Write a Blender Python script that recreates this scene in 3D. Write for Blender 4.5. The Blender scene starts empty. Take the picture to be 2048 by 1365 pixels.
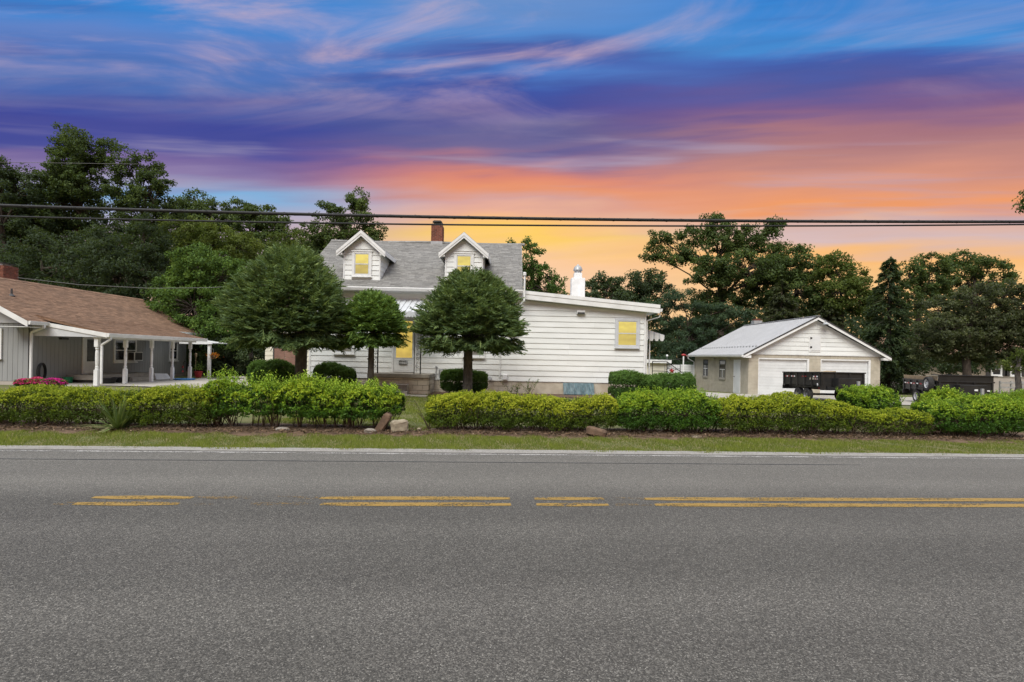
import bpy, math, random
import numpy as np
from mathutils import Vector

random.seed(7)
rng = np.random.default_rng(11)
scene = bpy.context.scene
COL = scene.collection
PI = math.pi

# ------------------------------------------------------------------ camera
EYE, F, ROLL = 1.68, 1100.0, 0.02          # eye height (m), focal length (px of a 2048 px wide picture), camera roll
cam_d = bpy.data.cameras.new('camera')
cam = bpy.data.objects.new('camera', cam_d)
COL.objects.link(cam)
cam.location = (0, 0, EYE)
cam.rotation_euler = (PI / 2, -ROLL, 0)
cam_d.sensor_width = 36.0
cam_d.lens = 36.0 * F / 2048.0
cam_d.shift_y = 29.5 / 2048.0
cam_d.clip_end = 3000
scene.camera = cam

# ------------------------------------------------------------------ exposure
EXPOSURE = 1.25
scene.view_settings.view_transform = 'Standard'
scene.view_settings.look = 'None'
scene.view_settings.exposure = EXPOSURE
scene.view_settings.gamma = 1
scene.view_settings.use_curve_mapping = False
scene.cycles.use_denoising = True
scene.cycles.max_bounces = 6
scene.cycles.transparent_max_bounces = 8


def lin(r, g, b):
    f = lambda c: (c / 255 / 12.92) if c / 255 <= 0.04045 else ((c / 255 + 0.055) / 1.055) ** 2.4
    return (f(r), f(g), f(b), 1.0)


# ------------------------------------------------------------------ sky (cloudy sunset)
SKY = 1.0 / (2 ** EXPOSURE)
world = bpy.data.worlds.new('World')
scene.world = world
world.use_nodes = True
nt = world.node_tree
nt.nodes.clear()


def N(tree, kind, **kw):
    n = tree.nodes.new(kind)
    for k, v in kw.items():
        setattr(n, k, v)
    return n


def wire(tree, val, sock):
    if isinstance(val, bpy.types.NodeSocket):
        tree.links.new(val, sock)
    else:
        sock.default_value = val


def M(tree, op, a, b=0.0, c=0.0, clamp=False):
    n = N(tree, 'ShaderNodeMath', operation=op)
    n.use_clamp = clamp
    wire(tree, a, n.inputs[0]); wire(tree, b, n.inputs[1]); wire(tree, c, n.inputs[2])
    return n.outputs[0]


def smooth(tree, v, a, b, lo=0.0, hi=1.0):
    n = N(tree, 'ShaderNodeMapRange', interpolation_type='SMOOTHSTEP')
    wire(tree, v, n.inputs['Value'])
    n.inputs['From Min'].default_value = a; n.inputs['From Max'].default_value = b
    n.inputs['To Min'].default_value = lo; n.inputs['To Max'].default_value = hi
    return n.outputs[0]


def mixc(tree, f, a, b, mode='MIX'):
    n = N(tree, 'ShaderNodeMix', data_type='RGBA', blend_type=mode)
    wire(tree, f, n.inputs[0]); wire(tree, a, n.inputs[6]); wire(tree, b, n.inputs[7])
    return n.outputs[2]


def ramp(tree, f, stops):
    n = N(tree, 'ShaderNodeValToRGB')
    e = n.color_ramp.elements
    while len(e) > 1:
        e.remove(e[-1])
    e[0].position, e[0].color = stops[0]
    for p, c in stops[1:]:
        q = e.new(p); q.color = c
    tree.links.new(f, n.inputs[0])
    return n.outputs[0]


tc = N(nt, 'ShaderNodeTexCoord')
sep = N(nt, 'ShaderNodeSeparateXYZ')
nt.links.new(tc.outputs['Generated'], sep.inputs[0])
sx, sy, sz = sep.outputs
hyp = M(nt, 'SQRT', M(nt, 'ADD', M(nt, 'MULTIPLY', M(nt, 'MULTIPLY', sx, sx), 0.12), M(nt, 'MULTIPLY', sy, sy)))   # cloud streets run left to right
tan_e = M(nt, 'DIVIDE', M(nt, 'MAXIMUM', sz, 0.0), M(nt, 'MAXIMUM', hyp, 1e-4))
az = M(nt, 'ARCTAN2', sx, sy)


def streaks(scale, zs, detail, rough, tilt=0.0, off=0.0, dist=0.0):
    # cloud layers lie flat: noise stretched along the horizon
    cv = N(nt, 'ShaderNodeCombineXYZ')
    wire(nt, M(nt, 'ADD', az, off), cv.inputs[0])
    wire(nt, M(nt, 'MULTIPLY', M(nt, 'ADD', tan_e, M(nt, 'MULTIPLY', az, tilt)), zs), cv.inputs[1])
    cv.inputs[2].default_value = off
    n = N(nt, 'ShaderNodeTexNoise')
    nt.links.new(cv.outputs[0], n.inputs['Vector'])
    n.inputs['Scale'].default_value = scale
    n.inputs['Detail'].default_value = detail
    n.inputs['Roughness'].default_value = rough
    n.inputs['Distortion'].default_value = dist
    return n.outputs[0]


warp = M(nt, 'MULTIPLY', M(nt, 'SUBTRACT', streaks(2.2, 5.0, 3, 0.55, -0.05, 3.1), 0.5), 0.085)
warp2 = M(nt, 'MULTIPLY', M(nt, 'SUBTRACT', streaks(3.6, 9.0, 4, 0.5, -0.07, 9.7, 0.3), 0.5), 0.055)
v = M(nt, 'MAXIMUM', M(nt, 'ADD', tan_e, M(nt, 'ADD', warp, warp2)), 0.0)
s = M(nt, 'DIVIDE', v, M(nt, 'ADD', v, 0.65))


def P(t):
    return t / (t + 0.65)


def C(r, g, b, k=1.0):
    c = lin(r, g, b)
    return (c[0] * SKY * k, c[1] * SKY * k, c[2] * SKY * k, 1)


HI = [(P(1.05), C(150, 170, 205, 1.6)), (P(1.7), C(196, 200, 208, 2.7)), (0.98, C(208, 210, 214, 3.2))]
R_ = [(0.0, C(250, 204, 140)), (P(0.161), C(250, 200, 138)), (P(0.196), C(252, 192, 124)), (P(0.226), C(216, 188, 186)),
      (P(0.262), C(226, 180, 158)), (P(0.280), C(242, 158, 104)), (P(0.321), C(220, 152, 128)), (P(0.369), C(188, 134, 130)),
      (P(0.411), C(166, 116, 128)), (P(0.458), C(126, 96, 142)), (P(0.500), C(84, 90, 156)), (P(0.533), C(70, 96, 172)), (P(0.565), C(72, 142, 212)),
      (P(0.666), C(46, 128, 208)), (P(0.809), C(72, 128, 196))] + HI
C_ = [(0.0, C(252, 210, 150)), (P(0.14), C(248, 206, 172)), (P(0.185), C(250, 202, 158)), (P(0.215), C(255, 208, 104)),
      (P(0.235), C(252, 196, 124)), (P(0.258), C(236, 178, 150)), (P(0.285), C(216, 164, 156)), (P(0.31), C(234, 152, 114)), (P(0.338), C(222, 138, 116)),
      (P(0.356), C(172, 120, 138)), (P(0.378), C(116, 106, 150)), (P(0.41), C(94, 96, 150)), (P(0.45), C(72, 80, 154)), (P(0.485), C(66, 88, 166)),
      (P(0.52), C(82, 128, 200)), (P(0.55), C(74, 92, 166)), (P(0.585), C(84, 138, 206)), (P(0.70), C(118, 150, 202))] + HI
L_ = [(0.0, C(240, 190, 140)), (P(0.22), C(190, 170, 190)), (P(0.275), C(130, 176, 218)), (P(0.305), C(142, 126, 170)), (P(0.33), C(118, 102, 156)),
      (P(0.352), C(78, 82, 154)), (P(0.40), C(60, 72, 152)), (P(0.43), C(64, 90, 164)), (P(0.46), C(78, 114, 182)),
      (P(0.51), C(84, 122, 192)), (P(0.55), C(96, 130, 196)), (P(0.60), C(60, 134, 210)), (P(0.72), C(66, 130, 202))] + HI
wr = smooth(nt, az, 0.02, 0.50)
wl = smooth(nt, az, -0.06, -0.46)
skyc = mixc(nt, wr, mixc(nt, wl, ramp(nt, s, C_), ramp(nt, s, L_)), ramp(nt, s, R_))
# dusty lavender gaps between the warm bands near the horizon
lav = M(nt, 'MULTIPLY', smooth(nt, streaks(1.7, 13.0, 4, 0.5, 0.0, 21.3, 0.2), 0.50, 0.68), M(nt, 'MULTIPLY', smooth(nt, tan_e, 0.20, 0.26), smooth(nt, tan_e, 0.46, 0.36)))
skyc = mixc(nt, M(nt, 'MULTIPLY', lav, 0.55), skyc, C(176, 164, 188))
# thin high cloud catching pink light, and darker streaks below it
cir = M(nt, 'MULTIPLY', smooth(nt, streaks(2.2, 3.4, 8, 0.58, -0.12, 5.3, 0.7), 0.46, 0.76), smooth(nt, tan_e, 0.36, 0.60))
skyc = mixc(nt, M(nt, 'MULTIPLY', cir, M(nt, 'SUBTRACT', 0.85, M(nt, 'MULTIPLY', wr, 0.55))), skyc, C(226, 188, 190))
dark = M(nt, 'MULTIPLY', smooth(nt, streaks(1.8, 10.0, 4, 0.5, -0.10, 1.9, 0.3), 0.53, 0.74), smooth(nt, tan_e, 0.30, 0.42))
skyc = mixc(nt, M(nt, 'MULTIPLY', dark, 0.55), skyc, C(66, 78, 150))
fine = M(nt, 'ADD', M(nt, 'MULTIPLY', M(nt, 'SUBTRACT', streaks(4.0, 9.0, 5, 0.55, -0.05, 7.7, 0.2), 0.5), 0.20), 1.0)
vm = N(nt, 'ShaderNodeVectorMath', operation='SCALE')
nt.links.new(skyc, vm.inputs[0]); wire(nt, fine, vm.inputs['Scale'])
bg = N(nt, 'ShaderNodeBackground')
nt.links.new(vm.outputs[0], bg.inputs[0])
bg.inputs[1].default_value = 1.0
wo = N(nt, 'ShaderNodeOutputWorld')
nt.links.new(bg.outputs[0], wo.inputs[0])

# ------------------------------------------------------------------ the one sun: soft, high, behind the photographer
sun_d = bpy.data.lights.new('sun', 'SUN')
sun_d.energy = 1.5
sun_d.angle = math.radians(38)
sun_d.color = (1.0, 0.965, 0.87)
sun = bpy.data.objects.new('sun', sun_d)
COL.objects.link(sun)
sun.rotation_euler = (math.radians(42), 0, math.radians(-18))
sun.location = (3, -20, 30)


# ================================================================== helpers
def U(px, py, d):
    """photo position (2048 px wide) + distance in metres -> point in the place"""
    dx, dy = px - 1024.0, py - 712.0
    return Vector(((dx + dy * ROLL) * d / F, d, EYE - (dy - dx * ROLL) * d / F))


def S(t):
    t = min(1.0, max(0.0, t))
    return t * t * (3 - 2 * t)


def gz(x, y):
    r = S((x - 6) / 8.0)
    z = -0.35 * r * S((y - 15) / 18.0) - 0.35 * r * S((y - 33) / 12.0)
    z += 0.12 * S((-x - 11) / 4.0) * S((y - 14) / 5.0)
    z += 0.05 * S((y - 15) / 6.0) * S((8 - x) / 3.0)
    return z


ORG = {}


def thing(name, label, cat, loc=(0, 0, 0), rotz=0.0, group=None, local=False, kind=None):
    o = bpy.data.objects.new(name, None)
    COL.objects.link(o)
    o.empty_display_size = 0.3
    o.location = loc
    o.rotation_euler = (0, 0, rotz)
    o['label'] = label
    o['category'] = cat
    if group: o['group'] = group
    if kind: o['kind'] = kind
    ORG[o.name] = Vector((0, 0, 0)) if local else Vector(loc)
    return o


def tag(o, label, cat=None, group=None, kind=None):
    o['label'] = label
    if cat: o['category'] = cat
    if group: o['group'] = group
    if kind: o['kind'] = kind
    return o


def org_of(parent):
    return ORG.get(parent.name, Vector((0, 0, 0))) if parent else Vector((0, 0, 0))


def link(name, me, parent, mat):
    o = bpy.data.objects.new(name, me)
    COL.objects.link(o)
    if mat: me.materials.append(mat)
    if parent:
        o.parent = parent
        ORG[o.name] = org_of(parent)
    return o


class MB:
    """collects shapes, then becomes ONE mesh object"""
    def __init__(self):
        self.v, self.f, self.t = [], [], []

    def add(self, vs, fs, tint=None):
        k = len(self.v)
        self.v += [tuple(p) for p in vs]
        self.f += [tuple(i + k for i in q) for q in fs]
        t = random.random() if tint is None else tint
        self.t += [t] * len(fs)
        return self

    def box(self, x0, x1, y0, y1, z0, z1, tint=None):
        return self.add([(x0, y0, z0), (x1, y0, z0), (x1, y1, z0), (x0, y1, z0), (x0, y0, z1), (x1, y0, z1), (x1, y1, z1), (x0, y1, z1)],
                        [(0, 3, 2, 1), (4, 5, 6, 7), (0, 1, 5, 4), (1, 2, 6, 5), (2, 3, 7, 6), (3, 0, 4, 7)], tint)

    def hexa(self, p, tint=None):
        return self.add(p, [(0, 3, 2, 1), (4, 5, 6, 7), (0, 1, 5, 4), (1, 2, 6, 5), (2, 3, 7, 6), (3, 0, 4, 7)], tint)

    def prism(self, poly, a, b, axis='y', tint=None):
        """poly of (u,w); extruded from a to b along axis"""
        n = len(poly)
        def pt(u, w, t):
            return (u, t, w) if axis == 'y' else ((t, u, w) if axis == 'x' else (u, w, t))
        vs = [pt(u, w, a) for u, w in poly] + [pt(u, w, b) for u, w in poly]
        fs = [tuple(range(n)), tuple(range(2 * n - 1, n - 1, -1))] + [(i, i + n, (i + 1) % n + n, (i + 1) % n) for i in range(n)]
        return self.add(vs, fs, tint)

    def bar(self, a, b, w, h=None, tint=None):
        a, b = Vector(a), Vector(b)
        h = h or w
        d = (b - a).normalized()
        u = d.cross(Vector((0, 0, 1)))
        if u.length < 1e-4: u = Vector((1, 0, 0))
        u.normalize()
        n = u.cross(d).normalized()
        c = [(-w / 2, -h / 2), (w / 2, -h / 2), (w / 2, h / 2), (-w / 2, h / 2)]
        vs = [a + u * i + n * j for i, j in c] + [b + u * i + n * j for i, j in c]
        return self.add(vs, [(0, 1, 2, 3), (7, 6, 5, 4), (0, 4, 5, 1), (1, 5, 6, 2), (2, 6, 7, 3), (3, 7, 4, 0)], tint)

    def tube(self, pts, rad, n=8, tint=None, cap=True):
        pts = [Vector(p) for p in pts]
        if not hasattr(rad, '__len__'): rad = [rad] * len(pts)
        vs, fs = [], []
        prev = None
        for i, p in enumerate(pts):
            d = (pts[min(i + 1, len(pts) - 1)] - pts[max(i - 1, 0)])
            d = d.normalized() if d.length > 1e-9 else Vector((0, 0, 1))
            if prev is None:
                u = d.cross(Vector((0, 0, 1)))
                if u.length < 1e-3: u = d.cross(Vector((1, 0, 0)))
            else:
                u = prev - d * prev.dot(d)
            u.normalize(); prev = u
            w = d.cross(u)
            for k in range(n):
                a = 2 * PI * k / n
                vs.append(p + (u * math.cos(a) + w * math.sin(a)) * rad[i])
        for i in range(len(pts) - 1):
            for k in range(n):
                fs.append((i * n + k, i * n + (k + 1) % n, (i + 1) * n + (k + 1) % n, (i + 1) * n + k))
        if cap:
            fs.append(tuple(range(n - 1, -1, -1)))
            fs.append(tuple((len(pts) - 1) * n + k for k in range(n)))
        return self.add(vs, fs, tint)

    def lathe(self, prof, c, n=16, axis='z', tint=None, cap=True):
        """prof: list of (r, h) along the axis through c"""
        vs, fs = [], []
        for r, h in prof:
            for k in range(n):
                a = 2 * PI * k / n
                p, q = r * math.cos(a), r * math.sin(a)
                vs.append({'z': (c[0] + p, c[1] + q, c[2] + h), 'x': (c[0] + h, c[1] + p, c[2] + q), 'y': (c[0] + q, c[1] + h, c[2] + p)}[axis])
        for i in range(len(prof) - 1):
            for k in range(n):
                fs.append((i * n + k, i * n + (k + 1) % n, (i + 1) * n + (k + 1) % n, (i + 1) * n + k))
        if cap:
            fs.append(tuple(range(n - 1, -1, -1)))
            fs.append(tuple((len(prof) - 1) * n + k for k in range(n)))
        return self.add(vs, fs, tint)

    def build(self, name, mat, parent=None, bevel=0.0, smooth_=False):
        o_ = org_of(parent)
        me = bpy.data.meshes.new(name)
        me.from_pydata([(p[0] - o_.x, p[1] - o_.y, p[2] - o_.z) for p in self.v], [], self.f)
        a = me.attributes.new('tint', 'FLOAT', 'FACE')
        a.data.foreach_set('value', self.t)
        if smooth_:
            me.polygons.foreach_set('use_smooth', [True] * len(me.polygons))
        me.update()
        ob = link(name, me, parent, mat)
        if bevel:
            m = ob.modifiers.new('bevel', 'BEVEL'); m.width = bevel; m.segments = 2; m.limit_method = 'ANGLE'
        return ob


def np_mesh(name, verts, nper, tint, mat, parent, smooth_=False):
    """verts (n, nper, 3): n separate faces of nper corners each, as ONE mesh"""
    n = verts.shape[0]
    o_ = org_of(parent)
    vv = (verts.reshape(-1, 3) - np.array(o_)).astype(np.float32)
    me = bpy.data.meshes.new(name)
    me.vertices.add(n * nper); me.vertices.foreach_set('co', vv.ravel())
    me.loops.add(n * nper); me.loops.foreach_set('vertex_index', np.arange(n * nper, dtype=np.int32))
    me.polygons.add(n); me.polygons.foreach_set('loop_start', np.arange(0, n * nper, nper, dtype=np.int32))
    a = me.attributes.new('tint', 'FLOAT', 'FACE')
    a.data.foreach_set('value', np.clip(tint, 0, 1).astype(np.float32))
    me.update(calc_edges=True)
    return link(name, me, parent, mat)


def unit(a):
    return a / np.maximum(np.linalg.norm(a, axis=1, keepdims=True), 1e-9)


def leaves(c, axis, nrm, ln, wd, fold=0.25):
    """diamond leaves, folded a little along the middle"""
    axis = unit(axis)
    side = unit(np.cross(axis, nrm))
    up = np.cross(side, axis)
    ln = ln[:, None]; wd = wd[:, None]
    a = c - axis * ln * 0.5
    b = c + axis * ln * 0.5
    m = c - axis * ln * 0.06
    l = m + side * wd * 0.5 + up * wd * fold
    r = m - side * wd * 0.5 + up * wd * fold
    return np.stack([a, r, b, l], axis=1)


def tris(c, axis, wdir, ln, wd):
    axis = unit(axis)
    side = unit(np.cross(axis, wdir))
    return np.stack([c - side * wd[:, None] / 2, c + side * wd[:, None] / 2, c + axis * ln[:, None]], axis=1)


# ================================================================== materials
MATS = {}


def pm(name, c1, c2=None, scale=4.0, rough=0.6, bump=0.0, bscale=40.0, tint=0.0, spec=0.3, metal=0.0, stretch=(1, 1, 1), detail=6.0, dirt=0.0, dirtc=(0.1, 0.08, 0.05), dscale=0.7):
    m = bpy.data.materials.new(name)
    m.use_nodes = True
    t = m.node_tree
    b = t.nodes['Principled BSDF']
    co = N(t, 'ShaderNodeTexCoord')
    mp = N(t, 'ShaderNodeMapping'); mp.inputs['Scale'].default_value = stretch
    t.links.new(co.outputs['Object'], mp.inputs[0])
    nz = N(t, 'ShaderNodeTexNoise')
    t.links.new(mp.outputs[0], nz.inputs['Vector'])
    nz.inputs['Scale'].default_value = scale; nz.inputs['Detail'].default_value = detail; nz.inputs['Roughness'].default_value = 0.6
    c1 = tuple(c1) + (1,); c2 = tuple(c2 or c1[:3]) + (1,)
    col = mixc(t, smooth(t, nz.outputs[0], 0.32, 0.68), c1, c2)
    if tint:
        at = N(t, 'ShaderNodeAttribute'); at.attribute_name = 'tint'
        k = M(t, 'ADD', M(t, 'MULTIPLY', M(t, 'SUBTRACT', at.outputs['Fac'], 0.5), 2 * tint), 1.0)
        vmn = N(t, 'ShaderNodeVectorMath', operation='SCALE')
        t.links.new(col, vmn.inputs[0]); t.links.new(k, vmn.inputs['Scale'])
        col = vmn.outputs[0]
    if dirt:
        n2 = N(t, 'ShaderNodeTexNoise')
        t.links.new(mp.outputs[0], n2.inputs['Vector'])
        n2.inputs['Scale'].default_value = dscale; n2.inputs['Detail'].default_value = 8
        col = mixc(t, M(t, 'MULTIPLY', smooth(t, n2.outputs[0], 0.48, 0.72), dirt), col, tuple(dirtc) + (1,))
    t.links.new(col, b.inputs['Base Color'])
    b.inputs['Roughness'].default_value = rough
    b.inputs['Specular IOR Level'].default_value = spec
    b.inputs['Metallic'].default_value = metal
    if bump:
        n3 = N(t, 'ShaderNodeTexNoise')
        t.links.new(mp.outputs[0], n3.inputs['Vector'])
        n3.inputs['Scale'].default_value = bscale; n3.inputs['Detail'].default_value = 4
        bp = N(t, 'ShaderNodeBump'); bp.inputs['Strength'].default_value = bump; bp.inputs['Distance'].default_value = 0.02
        t.links.new(n3.outputs[0], bp.inputs['Height']); t.links.new(bp.outputs[0], b.inputs['Normal'])
    MATS[name] = m
    return m


def leafmat(name, stops, trans=0.3, rough=0.55):
    """leaf colour runs along the per-leaf attribute (leaf age, species colour, some painted light and shade)"""
    m = bpy.data.materials.new(name)
    m.use_nodes = True
    t = m.node_tree
    t.nodes.clear()
    at = N(t, 'ShaderNodeAttribute'); at.attribute_name = 'tint'
    col = ramp(t, at.outputs['Fac'], [(p, tuple(c) + (1,)) for p, c in stops])
    d = N(t, 'ShaderNodeBsdfPrincipled')
    t.links.new(col, d.inputs['Base Color'])
    d.inputs['Roughness'].default_value = rough
    d.inputs['Specular IOR Level'].default_value = 0.14
    tr = N(t, 'ShaderNodeBsdfTranslucent')
    t.links.new(mixc(t, 0.5, col, (0.16, 0.22, 0.02, 1)), tr.inputs[0])
    mx = N(t, 'ShaderNodeMixShader'); mx.inputs[0].default_value = trans
    t.links.new(d.outputs[0], mx.inputs[1]); t.links.new(tr.outputs[0], mx.inputs[2])
    o = N(t, 'ShaderNodeOutputMaterial')
    t.links.new(mx.outputs[0], o.inputs[0])
    MATS[name] = m
    return m


def glowmat(name, c, strength):
    m = bpy.data.materials.new(name)
    m.use_nodes = True
    t = m.node_tree
    b = t.nodes['Principled BSDF']
    co = N(t, 'ShaderNodeTexCoord')
    nz = N(t, 'ShaderNodeTexNoise'); nz.inputs['Scale'].default_value = 2.6; nz.inputs['Detail'].default_value = 3
    mp = N(t, 'ShaderNodeMapping'); mp.inputs['Scale'].default_value = (0.7, 1, 1.6)
    t.links.new(co.outputs['Object'], mp.inputs[0]); t.links.new(mp.outputs[0], nz.inputs['Vector'])
    wv = N(t, 'ShaderNodeTexWave', wave_type='BANDS', bands_direction='Z'); wv.inputs['Scale'].default_value = 9; wv.inputs['Distortion'].default_value = 0.6
    t.links.new(co.outputs['Object'], wv.inputs['Vector'])
    wx = N(t, 'ShaderNodeTexWave', wave_type='BANDS', bands_direction='X'); wx.inputs['Scale'].default_value = 5.5; wx.inputs['Distortion'].default_value = 2.2
    wx.inputs['Detail'].default_value = 2
    t.links.new(co.outputs['Object'], wx.inputs['Vector'])
    f = M(t, 'ADD', M(t, 'MULTIPLY', smooth(t, nz.outputs[0], 0.3, 0.7), 0.55), M(t, 'ADD', M(t, 'MULTIPLY', wv.outputs[1], 0.15), M(t, 'MULTIPLY', wx.outputs[1], 0.30)))
    col = mixc(t, f, (c[0] * 0.56, c[1] * 0.53, c[2] * 0.7, 1), (c[0], c[1], c[2], 1))
    t.links.new(col, b.inputs['Emission Color'])
    b.inputs['Emission Strength'].default_value = strength
    b.inputs['Base Color'].default_value = (0.10, 0.08, 0.03, 1)
    b.inputs['Roughness'].default_value = 0.08
    MATS[name] = m
    return m


siding = pm('white_siding', (0.755, 0.765, 0.74), (0.685, 0.695, 0.665), 1.3, 0.42, 0.05, 60, tint=0.035, stretch=(0.5, 1, 2), dirt=0.16, dirtc=(0.45, 0.42, 0.34), dscale=0.9)
cream = pm('cream_siding', (0.66, 0.63, 0.52), (0.60, 0.57, 0.46), 1.3, 0.45, 0.05, 60, tint=0.03, dirt=0.2, dirtc=(0.36, 0.33, 0.25))
trim = pm('white_trim', (0.76, 0.76, 0.74), (0.68, 0.68, 0.66), 3, 0.4, tint=0.02, dirt=0.12, dirtc=(0.42, 0.41, 0.36), dscale=1.5)
gtrim = pm('grey_white_trim', (0.56, 0.57, 0.58), (0.50, 0.51, 0.52), 3, 0.4)
shingle_g = pm('grey_shingles', (0.225, 0.217, 0.200), (0.175, 0.169, 0.157), 9, 0.9, 0.35, 160, tint=0.20, stretch=(1, 1, 1), dirt=0.15, dirtc=(0.10, 0.10, 0.095), dscale=0.8)
shingle_b = pm('brown_shingles', (0.225, 0.135, 0.084), (0.160, 0.095, 0.058), 9, 0.9, 0.35, 160, tint=0.22, dirt=0.25, dirtc=(0.08, 0.055, 0.04), dscale=0.8)
roofdark = pm('roof_underlay', (0.05, 0.048, 0.045), None, 4, 0.9)
brick = pm('red_brick', (0.22, 0.075, 0.045), (0.13, 0.05, 0.035), 14, 0.85, 0.3, 120, tint=0.35, dirt=0.25, dirtc=(0.10, 0.07, 0.05), dscale=4)
mortar = pm('mortar', (0.30, 0.27, 0.23), (0.22, 0.2, 0.17), 12, 0.9, 0.2, 90)
concrete = pm('concrete', (0.36, 0.33, 0.28), (0.27, 0.25, 0.21), 2.4, 0.85, 0.2, 70, tint=0.10, dirt=0.35, dirtc=(0.16, 0.13, 0.10), dscale=1.6)
paleconc = pm('pale_concrete', (0.40, 0.37, 0.32), (0.31, 0.285, 0.245), 0.8, 0.85, 0.15, 60, dirt=0.3, dirtc=(0.2, 0.18, 0.15), dscale=0.6)
creamblock = pm('cream_block', (0.56, 0.50, 0.40), (0.46, 0.40, 0.31), 3, 0.85, 0.25, 80, tint=0.08, dirt=0.4, dirtc=(0.28, 0.20, 0.13), dscale=1.4)
gblock = pm('beige_block', (0.47, 0.425, 0.335), (0.40, 0.36, 0.28), 2.2, 0.9, 0.25, 70, tint=0.05, dirt=0.3, dirtc=(0.20, 0.15, 0.11), dscale=0.8)
graysid = pm('gray_siding', (0.30, 0.305, 0.30), (0.265, 0.27, 0.266), 1.6, 0.6, 0.05, 50, tint=0.045, stretch=(1, 1, 0.4), dirt=0.15, dirtc=(0.16, 0.16, 0.15))
metalroof = pm('metal_roofing', (0.43, 0.43, 0.43), (0.40, 0.40, 0.40), 1.2, 0.65, tint=0.0, spec=0.25, dirt=0.12, dirtc=(0.33, 0.32, 0.31), dscale=0.7)
darkmetal = pm('dark_metal', (0.06, 0.058, 0.056), (0.04, 0.04, 0.04), 4, 0.5)
galv = pm('galvanised_metal', (0.42, 0.43, 0.43), (0.33, 0.34, 0.34), 6, 0.45, metal=0.4)
doorwhite = pm('white_door_paint', (0.70, 0.71, 0.70), (0.63, 0.64, 0.63), 2, 0.4, tint=0.03, dirt=0.12, dirtc=(0.4, 0.38, 0.33))
iron = pm('black_iron', (0.018, 0.018, 0.018), (0.03, 0.028, 0.026), 8, 0.45)
blk = pm('black_trailer_paint', (0.014, 0.014, 0.014), (0.022, 0.021, 0.02), 3, 0.42, tint=0.2, dirt=0.25, dirtc=(0.05, 0.045, 0.04))
rubber = pm('tyre_rubber', (0.022, 0.022, 0.022), (0.035, 0.033, 0.031), 10, 0.85, 0.2, 90)
rimgrey = pm('dark_grey_rim', (0.22, 0.22, 0.22), (0.15, 0.15, 0.15), 6, 0.4, metal=0.3)
rimwhite = pm('white_rim', (0.55, 0.55, 0.55), (0.45, 0.45, 0.45), 6, 0.4)
wood = pm('bare_plywood', (0.34, 0.26, 0.16), (0.26, 0.19, 0.12), 5, 0.8, 0.1, 60, stretch=(1, 1, 4))
redp = pm('red_reflector', (0.30, 0.02, 0.025), None, 4, 0.4)
whitep = pm('white_print', (0.72, 0.72, 0.70), None, 4, 0.5)
browndoor = pm('brown_garage_door', (0.22, 0.125, 0.092), (0.18, 0.10, 0.075), 2, 0.55, tint=0.05)
glow = glowmat('lit_window', (0.40, 0.33, 0.075), 0.92)
glowlow = glowmat('lit_window_low', (0.33, 0.265, 0.065), 0.80)
glowd = glowmat('lit_door_curtain', (0.31, 0.225, 0.045), 1.0)
glass = pm('dark_glass', (0.02, 0.022, 0.025), (0.035, 0.035, 0.04), 2, 0.06, spec=0.6)
blind = pm('drawn_blind', (0.25, 0.23, 0.19), (0.18, 0.165, 0.14), 3, 0.7)
bluewell = pm('blue_green_well_cover', (0.07, 0.13, 0.145), (0.03, 0.06, 0.07), 5, 0.35, 0.3, 30, stretch=(3, 1, 0.6), dirt=0.45, dirtc=(0.20, 0.24, 0.25), dscale=3)
stone = pm('field_stone', (0.36, 0.31, 0.22), (0.21, 0.17, 0.12), 6, 0.9, 0.6, 26, dirt=0.4, dirtc=(0.16, 0.12, 0.08), dscale=5)
greystone = pm('grey_stone', (0.30, 0.27, 0.23), (0.21, 0.18, 0.15), 7, 0.9, 0.5, 30)
brownstone = pm('brown_slab', (0.165, 0.105, 0.068), (0.105, 0.068, 0.045), 7, 0.9, 0.5, 24, stretch=(1, 1, 1))
bark = pm('bark', (0.075, 0.058, 0.045), (0.035, 0.028, 0.022), 7, 0.95, 0.9, 22, stretch=(1, 1, 0.35))
barkg = pm('grey_bark', (0.115, 0.10, 0.082), (0.055, 0.048, 0.04), 9, 0.95, 0.9, 26, stretch=(1, 1, 0.5))
twig = pm('dry_twigs', (0.125, 0.088, 0.062), (0.07, 0.048, 0.034), 12, 0.95, tint=0.45)
cable = pm('cable_rubber', (0.013, 0.013, 0.013), (0.022, 0.022, 0.021), 9, 0.6)
thinwire = pm('thin_wire', (0.12, 0.12, 0.115), None, 9, 0.6)
red = pm('red_paint', (0.36, 0.035, 0.035), (0.28, 0.03, 0.03), 4, 0.5)
bluep = pm('blue_plastic', (0.05, 0.22, 0.50), None, 4, 0.4)
greenp = pm('green_plastic', (0.02, 0.16, 0.07), None, 4, 0.4)
blackp = pm('black_plastic', (0.02, 0.02, 0.02), None, 4, 0.4)
tan = pm('tan_wall', (0.27, 0.225, 0.17), (0.23, 0.19, 0.145), 2, 0.9)
whitewash = pm('pale_masonry', (0.42, 0.38, 0.33), (0.36, 0.32, 0.28), 2, 0.9)

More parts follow.
